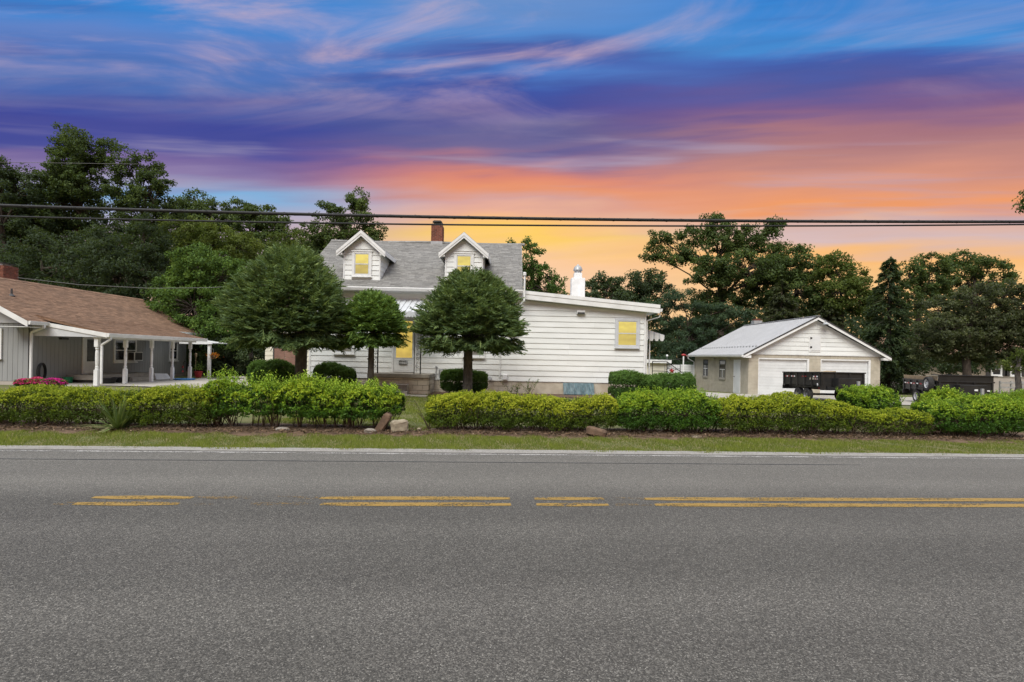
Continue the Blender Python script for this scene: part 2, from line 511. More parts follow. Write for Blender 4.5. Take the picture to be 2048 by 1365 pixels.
privet = leafmat('privet_leaves', [(0.0, (0.034, 0.056, 0.014)), (0.25, (0.075, 0.122, 0.016)), (0.50, (0.210, 0.275, 0.020)), (0.75, (0.380, 0.430, 0.026)), (1.0, (0.470, 0.485, 0.045))], 0.36)
glossy = leafmat('glossy_leaves', [(0.0, (0.026, 0.060, 0.014)), (0.3, (0.056, 0.135, 0.018)), (0.6, (0.185, 0.320, 0.024)), (1.0, (0.400, 0.490, 0.036))], 0.34, 0.4)
needle = leafmat('spruce_needles', [(0.0, (0.050, 0.085, 0.036)), (0.4, (0.105, 0.160, 0.062)), (0.7, (0.190, 0.265, 0.090)), (1.0, (0.300, 0.370, 0.120))], 0.34)
needlel = leafmat('bright_spruce_needles', [(0.0, (0.055, 0.105, 0.030)), (0.4, (0.120, 0.210, 0.048)), (0.7, (0.210, 0.330, 0.070)), (1.0, (0.320, 0.440, 0.090))], 0.34)
yew = leafmat('yew_needles', [(0.0, (0.035, 0.075, 0.022)), (0.5, (0.085, 0.170, 0.036)), (1.0, (0.200, 0.330, 0.060))], 0.3)
treeleaf = leafmat('tree_leaves', [(0.0, (0.035, 0.057, 0.022)), (0.5, (0.078, 0.116, 0.035)), (1.0, (0.162, 0.211, 0.051))], 0.34)
darkleaf = leafmat('dark_tree_leaves', [(0.0, (0.026, 0.040, 0.022)), (0.5, (0.052, 0.078, 0.036)), (1.0, (0.109, 0.143, 0.057))], 0.3)
mapleleaf = leafmat('maple_leaves', [(0.0, (0.042, 0.081, 0.021)), (0.5, (0.093, 0.168, 0.033)), (1.0, (0.203, 0.300, 0.051))], 0.36)
limeleaf = leafmat('yellow_green_leaves', [(0.0, (0.052, 0.075, 0.018)), (0.5, (0.111, 0.146, 0.029)), (1.0, (0.202, 0.234, 0.039))], 0.36)
oliveleaf = leafmat('olive_leaves', [(0.0, (0.038, 0.046, 0.026)), (0.5, (0.081, 0.093, 0.046)), (1.0, (0.160, 0.171, 0.075))], 0.34)
pineleaf = leafmat('pine_needles', [(0.0, (0.027, 0.048, 0.030)), (0.5, (0.060, 0.099, 0.054)), (1.0, (0.128, 0.188, 0.090))], 0.25)
grassm = leafmat('grass_blades', [(0.0, (0.080, 0.100, 0.022)), (0.5, (0.150, 0.188, 0.032)), (0.85, (0.245, 0.275, 0.045)), (1.0, (0.36, 0.31, 0.15))], 0.35)
litterm = leafmat('dead_leaves', [(0.0, (0.045, 0.028, 0.018)), (0.5, (0.11, 0.066, 0.04)), (0.85, (0.20, 0.125, 0.075)), (1.0, (0.32, 0.24, 0.16))], 0.1)
petal = leafmat('petunia_petals', [(0.0, (0.30, 0.01, 0.10)), (0.5, (0.50, 0.015, 0.22)), (1.0, (0.55, 0.05, 0.14))], 0.3)
petalo = leafmat('orange_yellow_petals', [(0.0, (0.45, 0.05, 0.02)), (0.5, (0.60, 0.22, 0.02)), (1.0, (0.65, 0.48, 0.03))], 0.3)
yuccam = leafmat('yucca_blades', [(0.0, (0.06, 0.10, 0.035)), (0.6, (0.16, 0.225, 0.065)), (1.0, (0.36, 0.34, 0.17))], 0.15)


# asphalt with visible aggregate
def asphalt_mat():
    m = bpy.data.materials.new('asphalt')
    m.use_nodes = True
    t = m.node_tree
    b = t.nodes['Principled BSDF']
    co = N(t, 'ShaderNodeTexCoord')
    def vor(scale, feat='F1'):
        n = N(t, 'ShaderNodeTexVoronoi', feature=feat); n.inputs['Scale'].default_value = scale
        t.links.new(co.outputs['Object'], n.inputs['Vector']); return n
    def noi(scale, d=5, st=(1, 1, 1)):
        mp = N(t, 'ShaderNodeMapping'); mp.inputs['Scale'].default_value = st
        t.links.new(co.outputs['Object'], mp.inputs[0])
        n = N(t, 'ShaderNodeTexNoise'); n.inputs['Scale'].default_value = scale; n.inputs['Detail'].default_value = d
        t.links.new(mp.outputs[0], n.inputs['Vector']); return n.outputs[0]
    v1, v2 = vor(112), vor(250)
    sepc = N(t, 'ShaderNodeSeparateColor'); t.links.new(v1.outputs['Color'], sepc.inputs[0])
    sepd = N(t, 'ShaderNodeSeparateColor'); t.links.new(v2.outputs['Color'], sepd.inputs[0])
    g = M(t, 'ADD', M(t, 'MULTIPLY', sepc.outputs[0], 0.6), M(t, 'MULTIPLY', sepd.outputs[0], 0.4))
    col = ramp(t, g, [(0.0, (0.027, 0.0255, 0.0215, 1)), (0.35, (0.054, 0.0505, 0.0435, 1)), (0.62, (0.086, 0.080, 0.069, 1)), (0.86, (0.152, 0.142, 0.122, 1)), (1.0, (0.34, 0.32, 0.28, 1))])
    big = noi(0.55, 4)
    band = noi(0.5, 3, (0.12, 1.0, 1))
    k = M(t, 'ADD', M(t, 'MULTIPLY', M(t, 'SUBTRACT', big, 0.5), 0.34), M(t, 'ADD', M(t, 'MULTIPLY', M(t, 'SUBTRACT', band, 0.5), 0.42), 1.0))
    vmn = N(t, 'ShaderNodeVectorMath', operation='SCALE')
    t.links.new(col, vmn.inputs[0]); t.links.new(k, vmn.inputs['Scale'])
    # far lane is paler and a little more even than the near one
    seps = N(t, 'ShaderNodeSeparateXYZ'); t.links.new(co.outputs['Object'], seps.inputs[0])
    lane = smooth(t, seps.outputs[1], 6.2, 7.2)
    def track(c_, w_):                                        # paths polished by tyres
        return M(t, 'MULTIPLY', smooth(t, seps.outputs[1], c_ - w_, c_), smooth(t, seps.outputs[1], c_ + w_, c_))
    tr_ = M(t, 'ADD', M(t, 'ADD', track(3.7, 0.55), track(5.3, 0.5)), M(t, 'ADD', track(7.35, 0.42), track(8.75, 0.42)))
    tr_ = M(t, 'MULTIPLY', tr_, M(t, 'ADD', 0.45, noi(0.35, 4, (0.25, 1, 1))))
    lum = M(t, 'ADD', M(t, 'ADD', 1.0, M(t, 'MULTIPLY', lane, 0.42)), M(t, 'MULTIPLY', tr_, 0.16))
    vm2 = N(t, 'ShaderNodeVectorMath', operation='SCALE')
    t.links.new(vmn.outputs[0], vm2.inputs[0]); t.links.new(lum, vm2.inputs['Scale'])
    col2 = mixc(t, M(t, 'MULTIPLY', lane, 0.15), vm2.outputs[0], (0.146, 0.136, 0.115, 1))
    stain = smooth(t, noi(0.9, 7), 0.66, 0.74)
    col2 = mixc(t, M(t, 'MULTIPLY', stain, 0.35), col2, (0.05, 0.05, 0.05, 1))
    t.links.new(col2, b.inputs['Base Color'])
    b.inputs['Roughness'].default_value = 0.82
    b.inputs['Specular IOR Level'].default_value = 0.25
    bp = N(t, 'ShaderNodeBump'); bp.inputs['Strength'].default_value = 0.55; bp.inputs['Distance'].default_value = 0.006
    t.links.new(M(t, 'SUBTRACT', 1.0, v1.outputs['Distance']), bp.inputs['Height'])
    t.links.new(bp.outputs[0], b.inputs['Normal'])
    return m


def worn_paint(name, c, keep, sc=7.0):
    """road paint rubbed away to the bare stones in places"""
    m = bpy.data.materials.new(name)
    m.use_nodes = True
    t = m.node_tree
    b = t.nodes['Principled BSDF']
    co = N(t, 'ShaderNodeTexCoord')
    n = N(t, 'ShaderNodeTexNoise'); n.inputs['Scale'].default_value = sc; n.inputs['Detail'].default_value = 9; n.inputs['Roughness'].default_value = 0.72
    mp = N(t, 'ShaderNodeMapping'); mp.inputs['Scale'].default_value = (0.22, 1, 1)
    t.links.new(co.outputs['Object'], mp.inputs[0]); t.links.new(mp.outputs[0], n.inputs['Vector'])
    vo = N(t, 'ShaderNodeTexVoronoi'); vo.inputs['Scale'].default_value = 70
    t.links.new(co.outputs['Object'], vo.inputs['Vector'])
    sc_ = N(t, 'ShaderNodeSeparateColor'); t.links.new(vo.outputs['Color'], sc_.inputs[0])
    f = M(t, 'ADD', M(t, 'MULTIPLY', n.outputs[0], 0.8), M(t, 'MULTIPLY', sc_.outputs[0], 0.2))
    f = smooth(t, f, 0.62 - keep * 0.4, 0.70 - keep * 0.4)
    pc = mixc(t, M(t, 'MULTIPLY', sc_.outputs[2], 0.45), tuple(c) + (1,), (c[0] * 0.55, c[1] * 0.55, c[2] * 0.6, 1))
    t.links.new(pc, b.inputs['Base Color'])
    b.inputs['Roughness'].default_value = 0.75
    tp = N(t, 'ShaderNodeBsdfTransparent')
    mx = N(t, 'ShaderNodeMixShader')
    t.links.new(f, mx.inputs[0]); t.links.new(tp.outputs[0], mx.inputs[1]); t.links.new(b.outputs[0], mx.inputs[2])
    t.links.new(mx.outputs[0], t.nodes['Material Output'].inputs[0])
    return m


asph = asphalt_mat()
yel = worn_paint('yellow_road_paint', (0.285, 0.175, 0.034), 0.60)
yelworn = worn_paint('rubbed_yellow_paint', (0.22, 0.14, 0.045), 0.17)
whi = worn_paint('white_road_paint', (0.42, 0.40, 0.36), 0.36)
tar = pm('tar_seam', (0.035, 0.035, 0.036), (0.06, 0.06, 0.06), 5, 0.7)
shoulderm = pm('shoulder_gravel', (0.36, 0.34, 0.30), (0.22, 0.205, 0.18), 30, 0.95, 0.8, 90, dirt=0.4, dirtc=(0.16, 0.14, 0.11), dscale=3)
groundm = pm('turf_ground', (0.090, 0.108, 0.032), (0.130, 0.125, 0.048), 1.1, 0.95, 0.5, 40, dirt=0.5, dirtc=(0.16, 0.12, 0.07), dscale=0.9)
soilm = pm('bare_soil', (0.15, 0.095, 0.060), (0.085, 0.055, 0.036), 5, 0.95, 0.8, 30, dirt=0.4, dirtc=(0.20, 0.14, 0.09), dscale=3)

# ================================================================== the setting
def ground():
    xs = [-500, -250, -120, -70] + list(np.arange(-46, 66, 1.6)) + [90, 150, 280, 500]
    ys = [-120, -60, -20, -6, 0, 4] + list(np.arange(8, 66, 1.6)) + [90, 150, 300, 800]
    vs = [(x, y, gz(x, y) - 0.02) for y in ys for x in xs]
    nx = len(xs)
    fs = [(j * nx + i, j * nx + i + 1, (j + 1) * nx + i + 1, (j + 1) * nx + i) for j in range(len(ys) - 1) for i in range(nx - 1)]
    o = MB().add(vs, fs).build('ground', groundm, smooth_=True)
    tag(o, 'green lawn and turf around the houses', kind='structure')


ground()
RA = 0.066                                   # the road runs a little askew to the view
ca, sa = math.cos(RA), math.sin(RA)


def road_y(x, yl):
    """world y of the line at road-local y = yl"""
    return (yl + x * sa) / ca


def road_x(px, yl):
    k = (px - 1018) / F
    d0 = yl / ca
    x = k * d0 / (1 - k * math.tan(RA))
    return (x + yl * sa) / ca


road = MB().add([(-150, -30, 0), (150, -30, 0), (150, 9.46, 0), (-150, 9.46, 0)], [(0, 1, 2, 3)]).build('road', asph)
road.rotation_euler = (0, 0, RA)
tag(road, 'grey asphalt road with visible aggregate', kind='structure')


def strip(name, x0, x1, y0, y1, z, mat, parent, ragged=0.0, n=None):
    n = n or max(2, int((x1 - x0) / 0.12))
    n = min(n, 900)
    top, bot = [], []
    for i in range(n + 1):
        x = x0 + (x1 - x0) * i / n
        e = min(1.0, i / 3.0, (n - i) / 3.0) if ragged else 1.0
        j = ragged
        bot.append((x + random.uniform(-j, j), y0 + random.uniform(-j, j) * 0.5 + (1 - e) * 0.03, z))
        top.append((x + random.uniform(-j, j), y1 + random.uniform(-j, j) * 0.5 - (1 - e) * 0.03, z))
    k = n + 1
    m = MB().add(bot + top, [(i, i + 1, k + i + 1, k + i) for i in range(n)])
    return m.build(name, mat, parent)


strip('shoulder', -60, 60, 9.455, 9.80, 0.004, shoulderm, road, 0.02, 800)
strip('white_edge_line', -60, 60, 9.27, 9.37, 0.004, whi, road, 0.006, 800)
strip('tar_seam', -40, road_x(1720, 8.62), 8.615, 8.645, 0.004, tar, road, 0.008, 400)
for (a, b, worn) in [(185, 385, 0), (385, 640, 1), (640, 1020, 0), (1068, 1206, 0), (1206, 1290, 1), (1288, 2300, 0)]:
    o = strip('yellow_line', road_x(a, 6.45), road_x(b, 6.45), 6.375, 6.525, 0.004, yelworn if worn else yel, road, 0.01)
for (a, b, worn) in [(110, 150, 1), (150, 358, 0), (358, 430, 1), (500, 640, 1), (642, 1022, 0), (1072, 1216, 0), (1230, 1308, 1), (1308, 2300, 0)]:
    o = strip('yellow_line', road_x(a, 6.19), road_x(b, 6.19), 6.115, 6.265, 0.004, yelworn if worn else yel, road, 0.01)


def sheet(name, poly, mat, lift, label, step=0.8):
    """a thin sheet that follows the ground"""
    (x0, x1), (y0, y1) = poly
    nx, ny = max(2, int((x1 - x0) / step)), max(2, int((y1 - y0) / step))
    vs = [(x0 + (x1 - x0) * i / nx, y0 + (y1 - y0) * j / ny, gz(x0 + (x1 - x0) * i / nx, y0 + (y1 - y0) * j / ny) + lift) for j in range(ny + 1) for i in range(nx + 1)]
    fs = [(j * (nx + 1) + i, j * (nx + 1) + i + 1, (j + 1) * (nx + 1) + i + 1, (j + 1) * (nx + 1) + i) for j in range(ny) for i in range(nx)]
    o = MB().add(vs, fs).build(name, mat)
    tag(o, label, kind='structure')
    return o


sheet('driveway', ((9.5, 27), (25.0, 33.2)), paleconc, 0.012, 'pale concrete apron in front of the block garage')
sheet('patio', ((-16.2, -9.3), (21.8, 32)), paleconc, 0.012, 'pale concrete drive between the two houses')
sheet('path', ((30, 75), (42.5, 43.6)), paleconc, 0.012, 'pale footpath crossing the far lawn', 2.0)


def bed():
    # bare soil strip under the hedges
    vs, fs = [], []
    n = 260
    for i in range(n + 1):
        x = -16 + 34 * i / n
        a = road_y(x, 11.35) + random.uniform(-0.10, 0.10) + 0.12 * math.sin(x * 1.7)
        b = road_y(x, 13.1) + random.uniform(-0.1, 0.1) + 0.15 * math.sin(x * 1.1 + 1)
        if U(800, 850, 12).x < x < U(862, 850, 12).x: b = a + 0.75
        for t in (0, 0.25, 0.5, 0.75, 1):
            vs.append((x, a + (b - a) * t, 0.006 - 0.022 * (1 - min(1, 4 * min(t, 1 - t))) + 0.03 * math.sin(PI * t) * random.uniform(0.4, 1.3)))
    for i in range(n):
        for t in range(4):
            k = i * 5 + t
            fs.append((k, k + 5, k + 6, k + 1))
    o = MB().add(vs, fs).build('planting_bed', soilm, smooth_=True)
    tag(o, 'bare brown soil strip under the roadside hedges', kind='structure')
    sheet('soil_strip', ((-9.0, 6.6), (22.0, 23.9)), soilm, 0.006, 'bare soil along the foot of the white house')


bed()


def grass_patch(name, label, npts, sampler, h0, h1, mat=grassm, dry=0.12, wd=0.012):
    x, y = sampler(npts)
    z = np.array([gz(a, b) for a, b in zip(x, y)]) - 0.022
    c = np.stack([x, y, z], 1)
    ax = np.stack([rng.normal(0, 0.35, npts), rng.normal(0, 0.35, npts), np.ones(npts)], 1)
    wdir = np.stack([rng.normal(0, 0.5, npts), -np.ones(npts), np.zeros(npts)], 1)
    patch = np.clip(0.5 + 0.42 * np.sin(x * 1.3 + 2 * np.sin(y * 1.1)) * np.sin(y * 2.1 + x * 0.4) + 0.30 * np.sin(x * 4.7 + 1.3 * y) * np.sin(5.3 * y + 0.7 * x) + 0.2 * np.sin(9.7 * x + 3 * y), 0, 1)
    ln = rng.uniform(h0, h1, npts) * (0.35 + 0.95 * patch)
    tint = np.clip(0.18 + 0.45 * patch * rng.uniform(0.5, 1.2, npts) + rng.uniform(0, 0.25, npts), 0, 0.88)
    dr = rng.uniform(0, 1, npts) < dry * (1.5 - patch) ** 2
    tint[dr] = 1.0
    ln = np.where((patch < 0.12) & (rng.uniform(0, 1, npts) < 0.55), 0.012, ln)      # worn bare spots
    o = np_mesh(name, tris(c, ax, wdir, ln, np.full(npts, wd) * rng.uniform(0.7, 1.4, npts)), 3, tint, mat, None)
    tag(o, label, 'grass', kind='stuff')


def verge(n):
    x = rng.uniform(-12.5, 14.5, n)
    yl = 9.66 + (11.55 - 9.66) * rng.uniform(0, 1, n) ** 0.9 + 0.08 * np.sin(x * 3)
    return x, (yl + x * sa) / ca


grass_patch('verge_grass', 'short grass verge between the road edge and the hedges', 115000, verge, 0.025, 0.075, dry=0.17)


def lawn(n):
    y = rng.uniform(12.2, 22.3, n)
    k = rng.uniform(-0.47, -0.10, n)
    return k * y, y


grass_patch('lawn_grass', 'lawn seen through the gap in the hedge before the porch', 42000, lawn, 0.03, 0.075, wd=0.016)


def clover(n):
    x = rng.uniform(-12, 14, n); yl = rng.uniform(9.75, 11.5, n)
    return x, (yl + x * sa) / ca


def litter():
    n = 9000
    x = rng.uniform(-14, 15.5, n)
    yl = 11.45 + np.abs(rng.normal(0, 0.45, n))
    y = (yl + x * sa) / ca
    c = np.stack([x, y, 0.025 + rng.uniform(0, 0.03, n)], 1)
    a = rng.uniform(0, 2 * PI, n)
    ax = np.stack([np.cos(a), np.sin(a), rng.normal(0, 0.25, n)], 1)
    nr = np.stack([rng.normal(0, 0.4, n), rng.normal(0, 0.4, n), np.ones(n)], 1)
    o = np_mesh('leaf_litter', leaves(c, ax, nr, rng.uniform(0.03, 0.08, n), rng.uniform(0.015, 0.04, n)), 4, rng.uniform(0, 1, n) ** 1.3, litterm, None)
    tag(o, 'dead brown leaves and bark bits strewn under the hedges', 'leaf litter', kind='stuff')
    # fallen twigs
    m = MB()
    for i in range(700):
        x = random.uniform(-14, 15); y = road_y(x, 11.5 + abs(random.gauss(0, 0.4)))
        a = random.uniform(0, PI); l = random.uniform(0.06, 0.3)
        m.tube([(x, y, 0.03), (x + l * math.cos(a), y + l * math.sin(a), 0.03 + random.uniform(0, 0.07))], random.uniform(0.002, 0.005), 3, cap=False)
    o = m.build('fallen_twigs', twig)
    tag(o, 'dry fallen twigs lying under the hedges', 'twigs', kind='stuff')


litter()


# ================================================================== house helpers
def clip_poly(poly, a, b, c):
    """keep a*x + b*z <= c"""
    out = []
    for i in range(len(poly)):
        p, q = poly[i], poly[(i + 1) % len(poly)]
        fp, fq = a * p[0] + b * p[1] - c, a * q[0] + b * q[1] - c
        if fp <= 1e-9: out.append(p)
        if fp * fq < -1e-12:
            t = fp / (fp - fq)
            out.append((p[0] + (q[0] - p[0]) * t, p[1] + (q[1] - p[1]) * t))
    return out


def boards(parent, mat, yf, x0, x1, z0, z1, expo, clips=(), holes=(), axis='y', sign=-1, proud=0.024, name='siding_board'):
    """lapped boards on a wall: each its own part; yf = wall plane; sign -1 faces the camera"""
    z = z0
    while z < z1 - 0.02:
        zt = min(z + expo, z1)
        spans = [(x0, x1)]
        for (hx0, hx1, hz0, hz1) in holes:
            if hz0 < zt - 0.01 and hz1 > z + 0.01:
                new = []
                for a, b in spans:
                    if hx1 <= a or hx0 >= b: new.append((a, b))
                    else:
                        if hx0 > a + 0.01: new.append((a, hx0))
                        if hx1 < b - 0.01: new.append((hx1, b))
                spans = new
        cut = []
        for a, b in spans:                                   # boards come in 3.6 m lengths
            while b - a > 3.7:
                c_ = a + random.uniform(1.6, 3.6)
                cut.append((a, c_ - 0.0015)); a = c_ + 0.0015
            cut.append((a, b))
        for a, b in cut:
            poly = [(a, z + 0.004), (b, z + 0.004), (b, zt), (a, zt)]
            for cl in clips:
                poly = clip_poly(poly, *cl)
                if len(poly) < 3: break
            if len(poly) < 3: continue
            t = random.random()
            n = len(poly)
            def out(w): return yf + sign * (0.005 + proud * (zt - w) / max(expo, 1e-3))
            if axis == 'y':
                vs = [(u, out(w), w) for u, w in poly] + [(u, yf - sign * 0.004, w) for u, w in poly]
            else:
                vs = [(out(w), u, w) for u, w in poly] + [(yf - sign * 0.004, u, w) for u, w in poly]
            fs = [tuple(range(n)), tuple(range(2 * n - 1, n - 1, -1))] + [(i, i + n, (i + 1) % n + n, (i + 1) % n) for i in range(n)]
            MB().add(vs, fs, t).build(name, mat, parent)
        z = zt


def shingle_roof(parent, name, p0, udir, vdir, W, H, mat, tab=0.30, expo=0.145, cut=None, thick=0.014):
    """courses of overlapping tabs, p0 = lower corner, vdir up the slope"""
    p0, u, w = Vector(p0), Vector(udir).normalized(), Vector(vdir).normalized()
    n = u.cross(w).normalized()
    if n.z < 0: n = -n
    m = MB()
    rows = int(math.ceil(H / expo))
    for r in range(rows):
        h0, h1 = r * expo, min(H, (r + 1) * expo + 0.03)
        x = -(r % 3) * tab / 3.0 - random.uniform(0, 0.05)
        while x < W:
            tw = tab * random.choice((0.6, 0.85, 1.0, 1.15))
            a, b = max(0, x), min(W, x + tw - 0.006)
            x += tw
            if b - a < 0.02: continue
            if cut and cut((a + b) / 2, (h0 + h1) / 2): continue
            th = thick * random.uniform(0.75, 1.35)
            dz = random.uniform(-0.006, 0.006)
            q = [p0 + u * a + w * (h0 + dz), p0 + u * b + w * (h0 + dz), p0 + u * b + w * h1, p0 + u * a + w * h1]
            m.hexa([q[0], q[1], q[2], q[3], q[0] + n * th, q[1] + n * th, q[2] + n * 0.004, q[3] + n * 0.004])
    o = m.build(name, mat, parent)
    o['kind'] = 'stuff'
    return o


def sash_window(parent, x0, x1, z0, z1, yf, frame_mat, pane_mats, fw=0.10, split=0.5, name='window', sill=True, inner=None):
    """a double-hung window proud of the wall at y = yf: casing, two panes, meeting rail"""
    m = MB()
    m.box(x0, x1, yf - 0.065, yf - 0.002, z1 - fw, z1)
    m.box(x0, x0 + fw, yf - 0.065, yf - 0.002, z0 + fw, z1 - fw)
    m.box(x1 - fw, x1, yf - 0.065, yf - 0.002, z0 + fw, z1 - fw)
    m.box(x0, x1, yf - 0.065, yf - 0.002, z0, z0 + fw)
    w = m.build(name, frame_mat, parent, 0.004)
    inner = inner or gtrim
    a, b, c, d = x0 + fw, x1 - fw, z0 + fw, z1 - fw
    f = 0.035
    k = MB()
    zm = c + (d - c) * split
    k.box(a, b, yf - 0.050, yf - 0.012, d - f, d); k.box(a, b, yf - 0.046, yf - 0.012, c, c + f)
    k.box(a, a + f, yf - 0.048, yf - 0.012, c + f, d - f); k.box(b - f, b, yf - 0.048, yf - 0.012, c + f, d - f)
    k.box(a + f, b - f, yf - 0.052, yf - 0.012, zm - 0.022, zm + 0.022)
    k.build('sash', inner, w)
    MB().box(a + f, b - f, yf - 0.036, yf - 0.014, zm + 0.022, d - f).build('pane', pane_mats[0], w)
    MB().box(a + f, b - f, yf - 0.030, yf - 0.014, c + f, zm - 0.022).build('pane', pane_mats[1], w)
    if sill:
        MB().box(x0 - 0.03, x1 + 0.03, yf - 0.10, yf - 0.066, z0 - 0.012, z0 + 0.04).build('sill', frame_mat, w, 0.004)
    return w


def chimney_bricks(m, x0, x1, y0, y1, z0, z1, bw=0.21, bh=0.068):
    z = z0
    r = 0
    while z < z1 - 0.02:
        zt = min(z + bh - 0.010, z1)
        for side in range(4):
            a, b = (x0, x1) if side % 2 == 0 else (y0, y1)
            u = a - (bw / 2 if r % 2 else 0)
            while u < b - 0.01:
                p, q = max(a, u), min(b, u + bw - 0.011)
                u += bw
                if q - p < 0.02: continue
                pr = 0.008 + random.uniform(0, 0.006)
                if side == 0: m.box(p, q, y0 - pr, y0 + 0.02, z, zt)
                elif side == 2: m.box(p, q, y1 - 0.02, y1 + pr, z, zt)
                elif side == 1: m.box(x1 - 0.02, x1 + pr, p, q, z, zt)
                else: m.box(x0 - pr, x0 + 0.02, p, q, z, zt)
        z += bh; r += 1


def downspout(name, pts, parent, mat=trim, w=0.075):
    m = MB()
    for a, b in zip(pts[:-1], pts[1:]):
        m.bar(a, b, w, w * 0.8)
    return m.build(name, mat, parent, 0.006)


# ================================================================== the white house
HX0, HX1, HW, HY = -8.82, 0.22, 5.80, 23.9
EAVE_Y, EAVE_Z, RIDGE_Y, RIDGE_Z = 23.42, 4.50, 28.15, 7.40
RS = (RIDGE_Z - EAVE_Z) / (RIDGE_Y - EAVE_Y)
hg = gz(-2, HY)
H = thing('white_house', 'white cape house with grey roof, two dormers and a low side wing', 'house', (-2, HY, hg))


def roof_z(y):
    return EAVE_Z + RS * (y - EAVE_Y)


def white_house():
    back = 2 * RIDGE_Y - EAVE_Y
    SB = 0.58                                     # bottom of the siding
    # cores
    MB().box(HX0 + 0.01, HX1 - 0.02, HY + 0.005, back - 0.5, SB - 0.03, 4.30).build('wall', siding, H)
    MB().prism([(HY + 0.6, 4.30), (back - 1.0, 4.30), (RIDGE_Y, RIDGE_Z - 0.30)], HX0 + 0.02, HX1 - 0.02, 'x').build('gable_wall', siding, H)
    sl = lambda x: 4.14 + (3.67 - 4.14) * (x - 0.3) / (5.8 - 0.3)     # underside of the wing roof
    MB().prism([(0.1, SB - 0.03), (HW - 0.01, SB - 0.03), (HW - 0.01, sl(HW) - 0.02), (0.1, sl(0.1) - 0.02)], HY + 0.006, 31.0).build('wing_wall', siding, H)
    # foundation: blocks under the old part, parged wall under the wing
    MB().box(HX0 + 0.06, HX1, HY + 0.03, back - 0.6, hg - 0.25, SB - 0.031).build('foundation_core', mortar, H)
    z = hg - 0.10
    row = 0
    while z < SB - 0.06:
        zt = min(z + 0.2, SB - 0.032)
        x = HX0 + 0.05 - (0.2 if row % 2 else 0)
        while x < HX1:
            a, b = max(x, HX0 + 0.05), min(x + 0.388, HX1)
            if b - a > 0.05:
                p = random.uniform(0, 0.006)
                MB().box(a, b, HY + 0.008 - p, HY + 0.06, z, zt - 0.010).build('foundation_block', creamblock, H, 0.004)
            x += 0.4
        z += 0.2; row += 1
    MB().box(HX1 + 0.002, HW - 0.03, HY + 0.012, 30.9, hg - 0.3, SB - 0.031).build('wing_foundation', creamblock, H)
    # siding, board by board
    e = 0.238
    holes_main = []
    boards(H, siding, HY, HX0 + 0.09, HX1 + 0.0, SB, 4.28, e, holes=holes_main)
    dz, sx_ = sl(5.8) - sl(0.3), 5.5
    k = dz / sx_
    boards(H, siding, HY, HX1 + 0.004, HW - 0.09, SB, 4.2, e, clips=[(-k, 1.0, sl(0.0))])
    MB().box(HX0, HX0 + 0.088, HY - 0.036, HY + 0.05, SB, 4.28).build('corner_post', trim, H, 0.004)
    MB().box(HW - 0.088, HW, HY - 0.036, HY + 0.05, SB, sl(HW) - 0.01).build('corner_post', trim, H, 0.004)
    boards(H, siding, HW, HY + 0.06, 30.9, SB, sl(HW) - 0.02, e, axis='x', sign=1)
    boards(H, siding, HX0, HY + 0.06, back - 0.55, SB, 4.28, e, axis='x', sign=-1)
    MB().box(HX0 + 0.1, HX1, HY - 0.035, HY + 0.002, 4.283, 4.40).build('frieze_board', trim, H, 0.004)
    # main roof
    x0, x1 = -9.33, 0.36
    th = 0.13
    m = MB()
    m.prism([(EAVE_Y, EAVE_Z - th), (EAVE_Y, EAVE_Z - 0.012), (RIDGE_Y, RIDGE_Z - 0.012), (back, EAVE_Z - 0.012), (back, EAVE_Z - th), (RIDGE_Y, RIDGE_Z - th - 0.03)], x0, x1, 'x')
    roof = m.build('roof', roofdark, H)
    L = math.hypot(RIDGE_Y - EAVE_Y, RIDGE_Z - EAVE_Z)
    shingle_roof(roof, 'shingles', (x0 - 0.02, EAVE_Y - 0.03, EAVE_Z - 0.02), (1, 0, 0), (0, RIDGE_Y - EAVE_Y, RIDGE_Z - EAVE_Z), x1 - x0 + 0.04, L, shingle_g, 0.32, 0.14)
    shingle_roof(roof, 'shingles', (x0 - 0.02, back + 0.03, EAVE_Z - 0.02), (1, 0, 0), (0, EAVE_Y - RIDGE_Y, RIDGE_Z - EAVE_Z), x1 - x0 + 0.04, L, shingle_g, 0.64, 0.28)
    m = MB()
    x = x0 - 0.02
    while x < x1:
        z = RIDGE_Z + 0.012 + 0.02 * math.sin((x + 9) * 0.33 * PI) * -1
        m.prism([(RIDGE_Y - 0.15, z - 0.085), (RIDGE_Y - 0.15, z - 0.065), (RIDGE_Y, z + 0.03), (RIDGE_Y + 0.15, z - 0.065), (RIDGE_Y + 0.15, z - 0.085), (RIDGE_Y, z + 0.01)], x, x + 0.30 + random.uniform(0, 0.02), 'x')
        x += 0.29
    c = m.build('ridge_cap', shingle_g, roof); c['kind'] = 'stuff'
    for xx, w in ((x0 - 0.03, 0.028), (x1 + 0.002, 0.028)):
        MB().prism([(EAVE_Y - 0.01, EAVE_Z - th - 0.08), (EAVE_Y - 0.01, EAVE_Z - 0.02), (RIDGE_Y, RIDGE_Z - 0.02), (back, EAVE_Z - 0.02), (back, EAVE_Z - th - 0.08), (RIDGE_Y, RIDGE_Z - th - 0.1)], xx, xx + w, 'x').build('rake_board', trim, H)
    MB().box(x0, x1, EAVE_Y + 0.006, HY - 0.04, EAVE_Z - th - 0.02, EAVE_Z - th - 0.002).build('soffit', trim, H)
